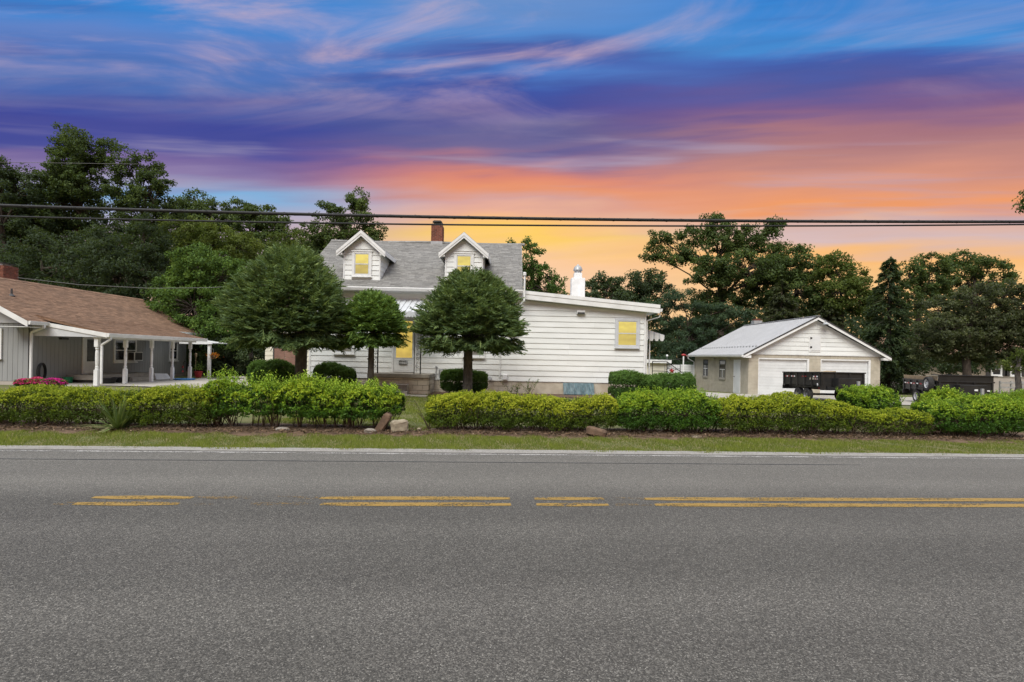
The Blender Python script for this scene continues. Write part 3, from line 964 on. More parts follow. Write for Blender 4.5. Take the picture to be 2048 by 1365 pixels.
    # gutter: a K-shaped trough
    gp = [(EAVE_Y - 0.105, EAVE_Z - 0.02), (EAVE_Y - 0.115, EAVE_Z - 0.045), (EAVE_Y - 0.085, EAVE_Z - 0.12), (EAVE_Y - 0.07, EAVE_Z - 0.155), (EAVE_Y + 0.0, EAVE_Z - 0.155), (EAVE_Y + 0.0, EAVE_Z - 0.135), (EAVE_Y - 0.06, EAVE_Z - 0.13), (EAVE_Y - 0.09, EAVE_Z - 0.05), (EAVE_Y - 0.09, EAVE_Z - 0.02)]
    MB().prism(gp, x0 + 0.02, x1 + 0.05, 'x').build('gutter', trim, H)
    yy = EAVE_Y - 0.05
    downspout('downspout', [(0.47, yy, 5.15), (0.47, yy, 4.02), (0.24, HY - 0.07, 3.78), (-0.05, HY - 0.07, 3.60)], H)
    MB().lathe([(0.07, -0.06), (0.075, 0.05), (0.05, 0.08), (0.0, 0.085)], (0.47, yy, 5.16), 12).build('vent_cap', trim, H)

    # brick chimney on the ridge
    xl, xr = U(864.5, 470, 28.3).x, U(886, 470, 28.3).x
    zt = U(875, 453, 28.3).z
    ch = MB().box(xl, xr, 28.0, 28.62, RIDGE_Z - 0.5, zt).build('chimney', mortar, H)
    m = MB(); chimney_bricks(m, xl, xr, 28.0, 28.62, RIDGE_Z - 0.45, zt - 0.005)
    b = m.build('brickwork', brick, ch); b['kind'] = 'stuff'
    MB().box(xl + 0.02, xr - 0.02, 28.02, 28.60, zt + 0.001, zt + 0.05).build('mortar_cap', mortar, ch)
    m = MB()
    for q in ((xl + 0.06, 28.06), (xr - 0.06, 28.06), (xl + 0.06, 28.56), (xr - 0.06, 28.56)):
        m.box(q[0] - 0.012, q[0] + 0.012, q[1] - 0.012, q[1] + 0.012, zt + 0.05, zt + 0.17)
    m.box(xl + 0.05, xr - 0.05, 28.03, 28.59, zt + 0.171, zt + 0.21)
    m.box(xl + 0.1, xr - 0.1, 28.08, 28.54, zt + 0.211, zt + 0.25)
    m.build('rain_cap', darkmetal, ch)
    # lead flashing at the foot
    MB().box(xl - 0.02, xr + 0.02, 27.96, 28.66, RIDGE_Z - 0.25, RIDGE_Z + 0.03).build('flashing', galv, ch)

    # dormers
    for pxa, pxb in ((687.5, 761.5), (890.5, 966.0)):
        dy = 24.02
        a, b = U(pxa, 520, dy).x, U(pxb, 520, dy).x
        cx = (a + b) / 2
        zb, ze, zp = roof_z(dy) - 0.05, 6.22, 6.90
        D = MB().prism([(a + 0.01, zb), (b - 0.01, zb), (b - 0.01, ze), (cx, zp - 0.06), (a + 0.01, ze)], dy + 0.006, dy + 3.4).build('dormer', siding, H)
        sl1 = (zp - ze) / (cx - a)
        wx0, wx1, wz0, wz1 = cx - 0.43, cx + 0.43, zb + 0.16, 6.12
        boards(D, siding, dy, a + 0.06, b - 0.06, zb + 0.02, ze - 0.02, 0.222, holes=[(wx0, wx1, wz0, wz1)])
        boards(D, siding, dy, a, b, ze - 0.02, zp, 0.40, clips=[(-sl1, 1.0, ze - sl1 * a - 0.10), (sl1, 1.0, ze + sl1 * b - 0.10)], proud=0.03)
        for xx in (a, b - 0.058):
            MB().box(xx, xx + 0.058, dy - 0.034, dy + 0.03, zb, ze - 0.03).build('corner_post', trim, D, 0.003)
        # cheek boards, clipped by the main roof
        for side in (-1, 1):
            pl = a if side < 0 else b
            z = zb + 0.02
            while z < ze - 0.05:
                zt2 = min(z + 0.222, ze)
                y1 = EAVE_Y + (z - EAVE_Z) / RS + 0.05
                y2 = EAVE_Y + (zt2 - EAVE_Z) / RS + 0.05
                o1, o2 = pl + side * 0.024, pl + side * 0.005
                MB().add([(o1, dy + 0.035, z), (o1, y1, z), (o2, y2, zt2), (o2, dy + 0.035, zt2), (pl - side * 0.02, dy + 0.035, z), (pl - side * 0.02, y1, z), (pl - side * 0.02, y2, zt2), (pl - side * 0.02, dy + 0.035, zt2)],
                         [(0, 1, 2, 3), (7, 6, 5, 4), (0, 4, 5, 1), (1, 5, 6, 2), (2, 6, 7, 3), (3, 7, 4, 0)]).build('siding_board', siding, D)
                z = zt2
        # roof planes with overhang
        ov, fr = 0.24, 0.26
        for side in (-1, 1):
            el = (a - ov) if side < 0 else (b + ov)
            zel = ze - sl1 * ov
            zpk = zp + 0.02
            yb_e = EAVE_Y + (zel - EAVE_Z) / RS
            yb_p = EAVE_Y + (zpk - EAVE_Z) / RS
            p = [(el, dy - fr, zel), (cx, dy - fr, zpk), (cx, yb_p + 0.1, zpk), (el, yb_e + 0.1, zel)]
            m = MB()
            m.add([(q[0], q[1], q[2] + 0.0) for q in p] + [(q[0], q[1], q[2] + 0.075) for q in p], [(0, 1, 2, 3), (7, 6, 5, 4), (0, 4, 5, 1), (1, 5, 6, 2), (2, 6, 7, 3), (3, 7, 4, 0)])
            m.build('dormer_roof', shingle_g, D)
            # rake fascia (two stacked boards) and eave return
            n = Vector((-(zpk - zel), 0, (cx - el))).normalized() if side < 0 else Vector(((zpk - zel), 0, (el - cx))).normalized()
            for lo, hi, yy in ((-0.085, 0.055, dy - fr - 0.03), (-0.19, -0.087, dy - fr - 0.012)):
                A, B = Vector((el, 0, zel)), Vector((cx, 0, zpk))
                q = [A + Vector((0, 0, lo)), B + Vector((0, 0, lo)), B + Vector((0, 0, hi)), A + Vector((0, 0, hi))]
                MB().prism([(t.x, t.z) for t in q], yy, yy + 0.028).build('fascia_board', trim, D)
            MB().box(min(el, el - side * ov) + 0.004, max(el, el - side * ov) - 0.004, dy - fr + 0.02, dy - 0.002, zel - 0.10, zel - 0.02).build('eave_return', trim, D, 0.004)
            y2 = EAVE_Y + (zel - EAVE_Z) / RS
            MB().box(min(el - side * 0.012, el + side * 0.02), max(el - side * 0.012, el + side * 0.02), dy - fr, y2 + 0.03, zel - 0.11, zel + 0.07).build('eave_fascia', trim, D)
        sash_window(D, wx0, wx1, wz0, wz1, dy, trim, (glow, glowlow), fw=0.115)
        MB().box(wx0 - 0.03, wx1 + 0.03, dy - 0.09, dy - 0.067, wz1 - 0.03, wz1 + 0.03).build('head_casing', trim, D)

    # windows of the ground floor
    for (pa, pb, pb_y, pt_y) in ((668, 711, 709, 640), (925, 971, 716, 646)):
        A, B = U(pa, pb_y, HY), U(pb, pt_y, HY)
        sash_window(H, A.x, B.x, A.z, B.z, HY - 0.026, trim, (blind, blind), fw=0.10)
    A, B = U(1229, 697, HY), U(1279, 638, HY)
    sash_window(H, A.x, B.x, A.z, B.z, HY - 0.026, gtrim, (glow, glowlow), fw=0.115)

    # front door: storm door with a curtain lit from behind
    xa, xb = U(784, 700, HY).x, U(834, 700, HY).x
    z0, z1 = 0.86, 3.28
    m = MB()
    yf = HY - 0.028
    m.box(xa, xa + 0.10, yf - 0.06, yf, z0, z1); m.box(xb - 0.10, xb, yf - 0.06, yf, z0, z1); m.box(xa + 0.1, xb - 0.1, yf - 0.06, yf, z1 - 0.1, z1)
    dr = m.build('door', trim, H, 0.005)
    a, b = xa + 0.105, xb - 0.105
    m = MB()
    m.box(a, b, yf - 0.042, yf - 0.004, z0 + 0.02, z0 + 0.62); m.box(a, a + 0.09, yf - 0.042, yf - 0.004, z0 + 0.62, z1 - 0.105); m.box(b - 0.09, b, yf - 0.042, yf - 0.004, z0 + 0.62, z1 - 0.105)
    m.box(a + 0.09, b - 0.09, yf - 0.042, yf - 0.004, z1 - 0.19, z1 - 0.105)
    m.build('storm_door', doorwhite, dr, 0.006)
    m = MB()
    for q in ((a + 0.10, b - 0.10, z0 + 0.10, z0 + 0.115), (a + 0.10, b - 0.10, z0 + 0.53, z0 + 0.545), (a + 0.10, a + 0.115, z0 + 0.115, z0 + 0.53), (b - 0.115, b - 0.10, z0 + 0.115, z0 + 0.53)):
        m.box(q[0], q[1], yf - 0.050, yf - 0.043, q[2], q[3])
    m.build('panel_moulding', trim, dr)
    MB().box(a + 0.09, b - 0.09, yf - 0.022, yf - 0.012, z0 + 0.62, z1 - 0.19).build('pane', glowd, dr)
    MB().lathe([(0.0, 0), (0.022, 0.004), (0.022, 0.045), (0.0, 0.05)], (b - 0.045, yf - 0.09, z0 + 1.02), 8, 'y').build('handle', galv, dr)
    MB().box(a, b, yf - 0.048, yf - 0.043, z0 + 0.6, z0 + 0.64).build('drip_rail', gtrim, dr)

    # porch: slab on block walls, step, iron columns, awning
    px0, px1 = U(738, 753, 22.4).x, U(858, 753, 22.4).x
    py0, py1 = 22.35, HY - 0.03
    slab = MB().box(px0 - 0.05, px1 + 0.04, py0 - 0.05, py1, 0.70, 0.855).build('porch_slab', concrete, H, 0.012)
    m = MB().box(px0 + 0.03, px1 - 0.03, py0 + 0.03, py1, hg - 0.2, 0.699)
    m.build('porch_core', mortar, H)
    row = 0
    z = hg - 0.06
    while z < 0.66:
        zt = min(z + 0.205, 0.698)
        x = px0 - (0.2 if row % 2 else 0)
        while x < px1:
            a2, b2 = max(x, px0), min(x + 0.388, px1)
            if b2 - a2 > 0.04:
                MB().box(a2, b2, py0 + random.uniform(-0.004, 0.006), py0 + 0.1, z, zt - 0.010).build('porch_block', creamblock if random.random() < 0.8 else concrete, H, 0.005)
            x += 0.4
        y = py0 + 0.105 + (0.2 if row % 2 else 0)
        while y < py1:
            MB().box(px1 - 0.09, px1 + random.uniform(-0.004, 0.004), y, min(y + 0.388, py1), z, zt - 0.010).build('porch_block', creamblock if random.random() < 0.8 else concrete, H, 0.005)
            y += 0.4
        z += 0.21; row += 1
    sx0, sx1 = U(768, 775, 22).x, U(815, 775, 22).x
    MB().box(sx0, sx1, py0 - 0.36, py0 - 0.055, hg - 0.1, 0.44).build('step', concrete, H, 0.01)
    MB().box(sx0 + 0.05, sx1 - 0.03, py0 - 0.375, py0 - 0.362, 0.14, 0.42).build('step_riser', greystone, H)
    MB().box(sx0, sx1 + 0.05, py0 - 0.74, py0 - 0.365, hg - 0.1, 0.18).build('step', concrete, H, 0.01)
    MB().box(sx1 - 0.1, sx1 + 0.9, py0 - 1.25, py0 - 0.75, hg - 0.02, hg + 0.03).build('flagstone', concrete, H, 0.01)
    for (pa, pb) in ((747.5, 756), (829, 841.5)):
        xA, xB = U(pa, 700, 22.5).x, U(pb, 700, 22.5).x
        yy = 22.5
        m = MB()
        m.bar((xA, yy, 0.856), (xA, yy, 3.12), 0.03); m.bar((xB, yy, 0.856), (xB, yy, 3.12), 0.045)
        m.box(xA - 0.03, xA + 0.03, yy - 0.03, yy + 0.03, 0.856, 0.865); m.box(xB - 0.035, xB + 0.035, yy - 0.035, yy + 0.035, 0.856, 0.866)
        for zz in (1.02, 3.0):
            m.bar((xA, yy, zz), (xB, yy, zz), 0.012)
        w = xB - xA
        for i in range(4):
            zc = 1.08 + i * 0.50
            s_ = 1 if i % 2 else -1
            pts = []
            for t in range(22):                                    # a long S with a curl at each end
                u = t / 21.0
                pts.append((xA + w * (0.5 + s_ * 0.38 * math.cos(u * PI)), yy, zc + 0.5 * u))
            m.tube(pts, 0.006, 5)
            for zz, sg in ((zc + 0.07, 1), (zc + 0.42, -1)):
                cc = []
                for t in range(20):
                    u = t / 19.0
                    r = w * 0.26 * (1 - 0.75 * u)
                    cc.append((xA + w * 0.5 + r * math.cos(sg * u * 4 * PI), yy, zz + r * math.sin(sg * u * 4 * PI)))
                m.tube(cc, 0.006, 5)
        m.build('iron_column', iron, H)
    # awning of white metal slats
    ax0, ax1 = U(745, 610, 22.6).x, U(872, 610, 22.6).x
    za, zb2 = 3.98, 3.36
    ya, yb = HY - 0.05, 22.25
    n = 22
    aw = MB().box(ax0, ax1, HY - 0.06, HY - 0.03, za - 0.06, za + 0.06).build('awning', trim, H)
    for i in range(n):
        a2 = ax0 + (ax1 - ax0) * i / n
        b2 = ax0 + (ax1 - ax0) * (i + 1) / n - 0.006
        up = 0.028 if i % 2 else 0.0
        MB().hexa([(a2, yb, zb2 + up), (b2, yb, zb2 + up), (b2, ya, za + up), (a2, ya, za + up), (a2, yb, zb2 + up + 0.02), (b2, yb, zb2 + up + 0.02), (b2, ya, za + up + 0.02), (a2, ya, za + up + 0.02)]).build('awning_slat', gtrim, aw)
        poly = [(a2, zb2 + up), (a2, zb2 - 0.17), ((a2 + b2) / 2, zb2 - 0.21), (b2, zb2 - 0.17), (b2, zb2 + up)]
        MB().prism(poly, yb - 0.006 - up * 0.3, yb + 0.006 - up * 0.3).build('awning_valance', gtrim, aw)
    MB().bar((ax0, yb + 0.05, zb2 - 0.03), (ax1, yb + 0.05, zb2 - 0.03), 0.035).build('awning_rail', trim, aw)

    # wing roof
    xL, xR = -0.12, 6.28
    f = lambda x: sl(x)
    yF, yB = HY - 0.33, 31.3
    m = MB().prism([(0.235, f(0.235) + 0.07), (xR, f(xR) + 0.07), (xR, f(xR) + 0.33), (0.37, f(0.37) + 0.33), (0.37, f(0.37) + 0.2), (0.235, f(0.235) + 0.2)], yF + 0.03, yB)
    m.build('wing_roof', gtrim, H)
    MB().prism([(xL, f(xL) + 0.0), (xR + 0.02, f(xR) + 0.0), (xR + 0.02, f(xR) + 0.21), (xL, f(xL) + 0.21)], yF, yF + 0.028).build('fascia_board', trim, H)
    MB().prism([(0.38, f(0.38) + 0.213), (xR + 0.03, f(xR) + 0.213), (xR + 0.03, f(xR) + 0.36), (0.38, f(0.38) + 0.36)], yF - 0.02, yF + 0.028).build('drip_edge', trim, H)
    MB().prism([(0.24, f(0.24) + 0.0), (xR, f(xR) + 0.0), (xR, f(xR) + 0.03), (0.24, f(0.24) + 0.03)], yF + 0.029, HY - 0.04).build('soffit', trim, H)
    MB().prism([(xR + 0.03, f(xR) + 0.05), (xR + 0.13, f(xR) + 0.08), (xR + 0.16, f(xR) + 0.2), (xR + 0.03, f(xR) + 0.2)], yF + 0.05, yB, 'y').build('gutter', trim, H)
    downspout('downspout', [(xR + 0.09, yF + 0.2, f(xR) + 0.05), (xR + 0.06, yF + 0.2, f(xR) - 0.15), (HW + 0.06, HY + 0.1, f(xR) - 0.3), (HW + 0.06, HY + 0.1, 0.5)], H, w=0.06)
    # white chimney and its ventilator
    dC = 26.2
    xa, xb = U(1143, 580, dC).x, U(1170, 580, dC).x
    ztop = U(1156, 556, dC).z
    c = MB().box(xa, xb, dC, dC + 0.62, 3.8, ztop).build('white_chimney', trim, H, 0.015)
    mx = (xa + xb) / 2
    zz = U(1156, 527, dC).z - ztop
    MB().box(mx - 0.19, mx + 0.19, dC + 0.13, dC + 0.49, ztop, ztop + 0.26).build('flue_pot', trim, c, 0.01)
    MB().lathe([(0.17, 0.26), (0.17, 0.36), (0.22, 0.38), (0.22, 0.42), (0.19, 0.52), (0.13, 0.60), (0.05, 0.64), (0.03, zz), (0.0, zz + 0.01)], (mx, dC + 0.31, ztop), 16).build('ventilator', galv, c)
    # floodlight, downpipe, meter and taps on the wall
    A = U(1153, 630, HY)
    l = MB().box(A.x, A.x + 0.36, HY - 0.14, HY - 0.03, A.z + 0.03, A.z + 0.19).build('floodlight', trim, H, 0.01)
    MB().box(A.x + 0.03, A.x + 0.34, HY - 0.155, HY - 0.142, A.z + 0.02, A.z + 0.10).build('lamp_glass', darkmetal, l)
    x = U(1000, 730, HY).x
    downspout('conduit', [(x, HY - 0.06, 2.2), (x, HY - 0.06, 0.75)], H, w=0.05)
    A = U(1010, 755, HY)
    MB().box(A.x - 0.11, A.x + 0.11, HY - 0.14, HY - 0.03, A.z - 0.12, A.z + 0.14).build('meter_box', trim, H, 0.03)
    A = U(980, 757, HY)
    MB().lathe([(0.0, 0), (0.075, 0.0), (0.075, 0.08), (0.05, 0.1), (0, 0.1)], (A.x, HY - 0.13, A.z), 14, 'y').build('vent_hood', gtrim, H)
    m = MB()
    for i, (px, pa, pb) in enumerate(((873, 735, 753), (879, 740, 754))):
        A, B = U(px, pa, HY), U(px, pb, HY)
        m.tube([(A.x, HY - 0.08, A.z), (A.x, HY - 0.08, B.z)], 0.022, 8)
    A = U(873, 735, HY)
    m.lathe([(0.045, -0.02), (0.05, 0.03), (0.03, 0.05)], (A.x, HY - 0.08, A.z), 10)
    A = U(886, 739, HY)
    m.tube([(A.x - 0.16, HY - 0.08, A.z), (A.x, HY - 0.12, A.z), (A.x + 0.05, HY - 0.12, A.z - 0.05)], 0.025, 8)
    m.build('gas_pipes', galv, H)
    # area-well cover at the wing's cellar window
    A, B = U(1127, 788, HY - 0.35), U(1187, 768, HY - 0.02)
    wl_ = MB()
    n = 9
    for i in range(n):
        a2, b2 = A.x + (B.x - A.x) * i / n, A.x + (B.x - A.x) * (i + 1) / n
        k2 = 0.02 * (i % 2)
        wl_.hexa([(a2, HY - 0.34 - k2, 0.06), (b2, HY - 0.34 + k2 - 0.02, 0.06), (b2, HY - 0.03, B.z), (a2, HY - 0.03, B.z), (a2, HY - 0.36 - k2, 0.08), (b2, HY - 0.36 + k2 - 0.02, 0.08), (b2, HY - 0.04, B.z + 0.02), (a2, HY - 0.04, B.z + 0.02)])
    wl_.build('well_cover', bluewell, H)

    # side door awning, post and rails on the wing's far side
    y0, y1 = 24.6, 26.0
    n = 7
    aw = MB().bar((5.86, y0, 2.98), (5.86, y1, 2.98), 0.04).build('side_awning', trim, H)
    for i in range(n):
        a2, b2 = y0 + (y1 - y0) * i / n, y0 + (y1 - y0) * (i + 1) / n - 0.02
        up = 0.02 * (i % 2)
        MB().hexa([(5.86, a2, 3.0 + up), (6.80, a2, 2.72 + up), (6.80, b2, 2.72 + up), (5.86, b2, 3.0 + up), (5.86, a2, 3.02 + up), (6.80, a2, 2.74 + up), (6.80, b2, 2.74 + up), (5.86, b2, 3.02 + up)]).build('awning_slat', gtrim, aw)
    for i in range(4):
        a2 = 5.90 + i * 0.235
        b2 = a2 + 0.165
        top = lambda x: 3.0 - (x - 5.86) * 0.298
        MB().prism([(a2, top(a2)), (a2, 2.52 - 0.0), (a2 + 0.04, 2.47), (b2 - 0.04, 2.47), (b2, 2.52), (b2, top(b2))], y0 - 0.02, y0 - 0.008).build('awning_curtain', trim, aw)
    MB().prism([(5.88, 2.99), (5.88, 2.56), (6.80, 2.56), (6.80, 2.73)], y0 + 0.001, y0 + 0.006).build('awning_lining', gtrim, aw)
    x = U(1299, 700, 24.8).x
    MB().bar((x, 24.8, hg), (x, 24.8, 2.6), 0.05).build('awning_post', trim, aw)
    MB().box(5.84, 6.9, 24.4, 26.3, hg - 0.3, 0.72).build('side_stoop', concrete, H, 0.01)
    m = MB()
    for dz2 in (0, -0.42):
        m.bar((6.25, 24.45, 1.55 + dz2), (6.9, 24.45, 1.55 + dz2), 0.03)
        m.bar((6.9, 24.45, 1.55 + dz2), (7.9, 24.45, 0.85 + dz2), 0.03)
    m.bar((6.25, 24.45, 0.72), (6.25, 24.45, 1.56), 0.03); m.bar((6.9, 24.45, 0.72), (6.9, 24.45, 1.56), 0.03); m.bar((7.85, 24.45, gz(7.8, 24.4)), (7.85, 24.45, 0.87), 0.03)
    m.build('hand_rail', iron, H)
    for i in range(3):
        MB().box(6.902 + 0.3 * i, 7.2 + 0.3 * i, 24.5, 26.2, hg - 0.4, 0.54 - 0.18 * i).build('step', concrete, H, 0.01)

    # lean-to garage bay, set back on the far side of the tall spruce
    gy = 27.4
    xa, xb = U(530.5, 720, gy).x, HX0 - 0.02
    zt = 2.75
    MB().box(xa, xb, gy + 0.006, gy + 6.5, hg - 0.2, zt).build('side_bay_wall', cream, H)
    da, db = U(548.5, 720, gy).x, U(612, 720, gy).x
    zd = U(570, 697, gy).z
    boards(H, cream, gy, xa, xb, hg + 0.02, zt, 0.23, holes=[(da - 0.06, db + 0.06, hg - 0.2, zd + 0.06)])
    m = MB().box(da - 0.06, da, gy - 0.03, gy, hg, zd + 0.06); m.box(db, db + 0.06, gy - 0.03, gy, hg, zd + 0.06); m.box(da, db, gy - 0.03, gy, zd, zd + 0.06)
    gd = m.build('bay_door', darkmetal, H)
    for i in range(4):
        hh = (zd - hg) / 4
        for j in range(3):
            ww = (db - da) / 3
            MB().box(da + ww * j + 0.006, da + ww * (j + 1) - 0.006, gy - 0.018, gy - 0.001, hg + hh * i + 0.006, hg + hh * (i + 1) - 0.006).build('door_panel', browndoor, gd, 0.006)
    MB().hexa([(xa - 0.35, gy - 0.35, zt + 0.02), (xb, gy - 0.35, zt + 0.55), (xb, gy + 6.7, zt + 0.55), (xa - 0.35, gy + 6.7, zt + 0.02), (xa - 0.35, gy - 0.35, zt + 0.15), (xb, gy - 0.35, zt + 0.68), (xb, gy + 6.7, zt + 0.68), (xa - 0.35, gy + 6.7, zt + 0.15)]).build('bay_roof', shingle_g, H)
    MB().prism([(xa, zt), (xb, zt), (xb, zt + 0.55), ], gy + 0.005, gy + 6.4).build('bay_gable', cream, H)


white_house()


def text_obj(name, body, size, loc, rot, mat, parent, align='CENTER', extr=0.002):
    cu = bpy.data.curves.new(name, 'FONT')
    cu.body = body; cu.size = size; cu.align_x = align; cu.align_y = 'CENTER'; cu.extrude = extr
    tmp = bpy.data.objects.new(name + '_outline', cu)
    COL.objects.link(tmp)
    me = bpy.data.meshes.new_from_object(tmp.evaluated_get(bpy.context.evaluated_depsgraph_get()))
    bpy.data.objects.remove(tmp)
    me.materials.clear(); me.materials.append(mat)
    o = bpy.data.objects.new(name, me)
    COL.objects.link(o)
    o.rotation_euler = rot
    o.location = Vector(loc) - org_of(parent)
    o.parent = parent
    return o


# house number plaque hanging on the storm door
A = U(806, 726, HY - 0.13)
pq = thing('number_plaque', 'small dark hanging plaque with white house number 660 on the front door', 'sign', (A.x, HY - 0.13, A.z))
plate = pm('plaque_slate', (0.06, 0.06, 0.058), (0.10, 0.10, 0.095), 20, 0.7)
MB().box(A.x - 0.185, A.x + 0.185, A.y, A.y + 0.025, A.z - 0.085, A.z + 0.085).build('plate', plate, pq, 0.01)
text_obj('number', '660', 0.165, (A.x + 0.055, A.y - 0.003, A.z), (PI / 2, 0, 0), whitep, pq)
MB().lathe([(0.028, -0.002), (0.045, -0.004), (0.045, 0.0), (0.028, 0.0)], (A.x - 0.125, A.y - 0.001, A.z), 16, 'y').build('emblem', galv, pq)
MB().tube([(A.x - 0.15, A.y + 0.012, A.z + 0.085), (A.x, A.y + 0.012, A.z + 0.17), (A.x + 0.15, A.y + 0.012, A.z + 0.085)], 0.004, 5).build('hanger_wire', iron, pq)

# ================================================================== the grey ranch house
GX, GE, GR = -18.9, -18.3, -22.0             # wall, eave and ridge x
GN, GF = 21.5, 31.9                          # near and far end of the wall
GZE, GZR = 2.63, 4.56
gg = 0.17
G = thing('ranch_house', 'grey ranch house with brown shingle roof and white porch posts', 'house', (-20, 26, gg))


def ranch():
    xl = 2 * GR - GX
    MB().box(xl, GX - 0.02, GN + 0.02, GF, gg + 0.12, 2.62).build('wall', graysid, G)
    MB().box(xl - 0.01, GX + 0.01, GN - 0.01, GF + 0.01, gg - 0.3, gg + 0.118).build('foundation', whitewash, G)
    sl = (GZR - GZE) / (GE - GR)
    MB().prism([(GR * 2 - GE + 0.6, 2.6), (GE - 0.6, 2.6), (GR, GZR - 0.30)], GN + 0.02, GF).build('gable_wall', graysid, G)
    # vertical boards of the near gable end, then of the long side
    x = xl
    while x < GX - 0.01:
        b = min(x + 0.2, GX)
        top = 2.56
        MB().box(x + 0.006, b - 0.006, GN - 0.012, GN + 0.018, gg + 0.13, top).build('siding_board', graysid, G)
        x += 0.2
    MB().box(xl, GX, GN - 0.004, GN + 0.015, gg + 0.12, 2.6).build('board_backing', darkmetal, G)
    holes = [(24.28, 25.08), (26.05, 27.6), (30.26, 31.0)]
    y = GN + 0.02
    while y < GF - 0.01:
        b = min(y + 0.2, GF)
        MB().box(GX - 0.015, GX + 0.014, y + 0.006, b - 0.006, gg + 0.13, 2.52).build('siding_board', graysid, G)
        y += 0.2
    MB().box(GX - 0.018, GX + 0.004, GN, GF, gg + 0.12, 2.55).build('board_backing', darkmetal, G)
    # white gable face with flat boards above the wall
    MB().prism([(GR * 2 - GE, 2.57), (GE, 2.57), (GE, GZE - 0.02), (GR, GZR - 0.12), (GR * 2 - GE, GZE - 0.02)], GN - 0.06, GN - 0.014).build('gable_board', gtrim, G)
    # main roof
    y0, y1 = GN - 0.75, GF + 0.5
    xe = 2 * GR - GE
    rf = MB().prism([(GE, GZE - 0.10), (GE, GZE), (GR, GZR), (xe, GZE), (xe, GZE - 0.10), (GR, GZR - 0.11)], y0, y1).build('roof', roofdark, G)
    Ls = math.hypot(GE - GR, GZR - GZE)
    shingle_roof(rf, 'shingles', (GE + 0.03, y0 - 0.02, GZE - 0.005), (0, 1, 0), (GR - GE, 0, GZR - GZE), y1 - y0 + 0.04, Ls, shingle_b, 0.32, 0.14)
    shingle_roof(rf, 'shingles', (xe - 0.03, y0 - 0.02, GZE - 0.005), (0, 1, 0), (GE - GR, 0, GZR - GZE), y1 - y0 + 0.04, Ls, shingle_b, 0.64, 0.28)
    m = MB()
    y = y0
    while y < y1:
        m.prism([(GR - 0.15, GZR - 0.06), (GR - 0.15, GZR - 0.04), (GR, GZR + 0.045), (GR + 0.15, GZR - 0.04), (GR + 0.15, GZR - 0.06), (GR, GZR + 0.025)], y, y + 0.3)
        y += 0.29
    c = m.build('ridge_cap', shingle_b, rf); c['kind'] = 'stuff'
    for yy in (y0 - 0.03, y1 + 0.002):
        MB().prism([(GE + 0.02, GZE - 0.22), (GE + 0.02, GZE - 0.005), (GR, GZR - 0.005), (xe - 0.02, GZE - 0.005), (xe - 0.02, GZE - 0.22), (GR, GZR - 0.23)], yy, yy + 0.028).build('rake_board', trim, G)
    MB().box(GX - 0.5, GE - 0.005, y0 + 0.02, GN - 0.065, 2.40, 2.42).build('soffit', trim, G)
    MB().box(GX + 0.012, GE - 0.005, GN - 0.06, y1, 2.50, 2.52).build('soffit', trim, G)
    # eave gutters: in front of the porch roof and past its far end
    for a, b in ((y0, 21.62), (28.6, y1)):
        MB().prism([(GE, GZE - 0.13), (GE + 0.09, GZE - 0.13), (GE + 0.12, GZE - 0.02), (GE + 0.12, GZE + 0.005), (GE, GZE + 0.005)], a, b).build('gutter', trim, G)
    downspout('downspout', [(GE + 0.06, y0 + 0.66, GZE - 0.13), (GE + 0.06, y0 + 0.66, GZE - 0.22), (GX + 0.06, GN + 0.05, GZE - 0.42), (GX + 0.06, GN + 0.05, gg + 0.1)], G, w=0.085)
    # porch roof, flatter, running on from the main slope
    pe, pz = -15.95, 2.24
    yp0, yp1 = 21.62, 28.55
    xj, zj = GE - 0.5, GZE + 0.5 * sl + 0.03
    pr = MB().prism([(xj, zj), (pe, pz), (pe, pz - 0.07), (xj, zj - 0.10)], yp0, yp1).build('porch_roof', shingle_b, G)
    shingle_roof(pr, 'shingles', (pe + 0.03, yp0 - 0.01, pz), (0, 1, 0), (xj - pe, 0, zj - pz), yp1 - yp0 + 0.02, math.hypot(xj - pe, zj - pz), shingle_b, 0.32, 0.14)
    MB().prism([(pe + 0.02, pz - 0.16), (pe + 0.02, pz + 0.01), (GE + 0.02, GZE - 0.01), (GE + 0.02, GZE - 0.16)], yp0 - 0.03, yp0 - 0.002).build('rake_board', trim, G)
    MB().prism([(pe - 0.2, pz - 0.15), (GX + 0.02, pz - 0.15), (GX + 0.02, GZE - 0.03), (GE, GZE - 0.10), (pe - 0.05, pz - 0.05)], yp0 + 0.004, yp0 + 0.05).build('porch_gable', gtrim, G)
    MB().prism([(pe, pz - 0.14), (pe + 0.10, pz - 0.14), (pe + 0.13, pz - 0.02), (pe + 0.13, pz + 0.01), (pe, pz + 0.01)], yp0 - 0.02, yp1 + 0.03).build('gutter', trim, G)
    MB().box(-16.52, -16.36, yp0 + 0.06, yp1 - 0.06, pz - 0.20, pz - 0.05).build('porch_beam', trim, G)
    MB().box(GX + 0.03, pe - 0.02, yp0 + 0.06, yp1 - 0.02, pz - 0.045, pz - 0.03).build('porch_ceiling', trim, G)
    downspout('downspout', [(pe + 0.06, yp0 + 0.12, pz - 0.14), (pe + 0.06, yp0 + 0.12, pz - 0.24), (-16.3, 21.85, pz - 0.45), (-16.3, 21.85, 0.24)], G, w=0.08)
    # turned porch posts
    posts = [(-16.44, 21.8, 0.155), (-16.44, 23.4, 0.135), (-16.44, 25.1, 0.125), (-16.44, 26.65, 0.125), (-16.44, 28.1, 0.135)]
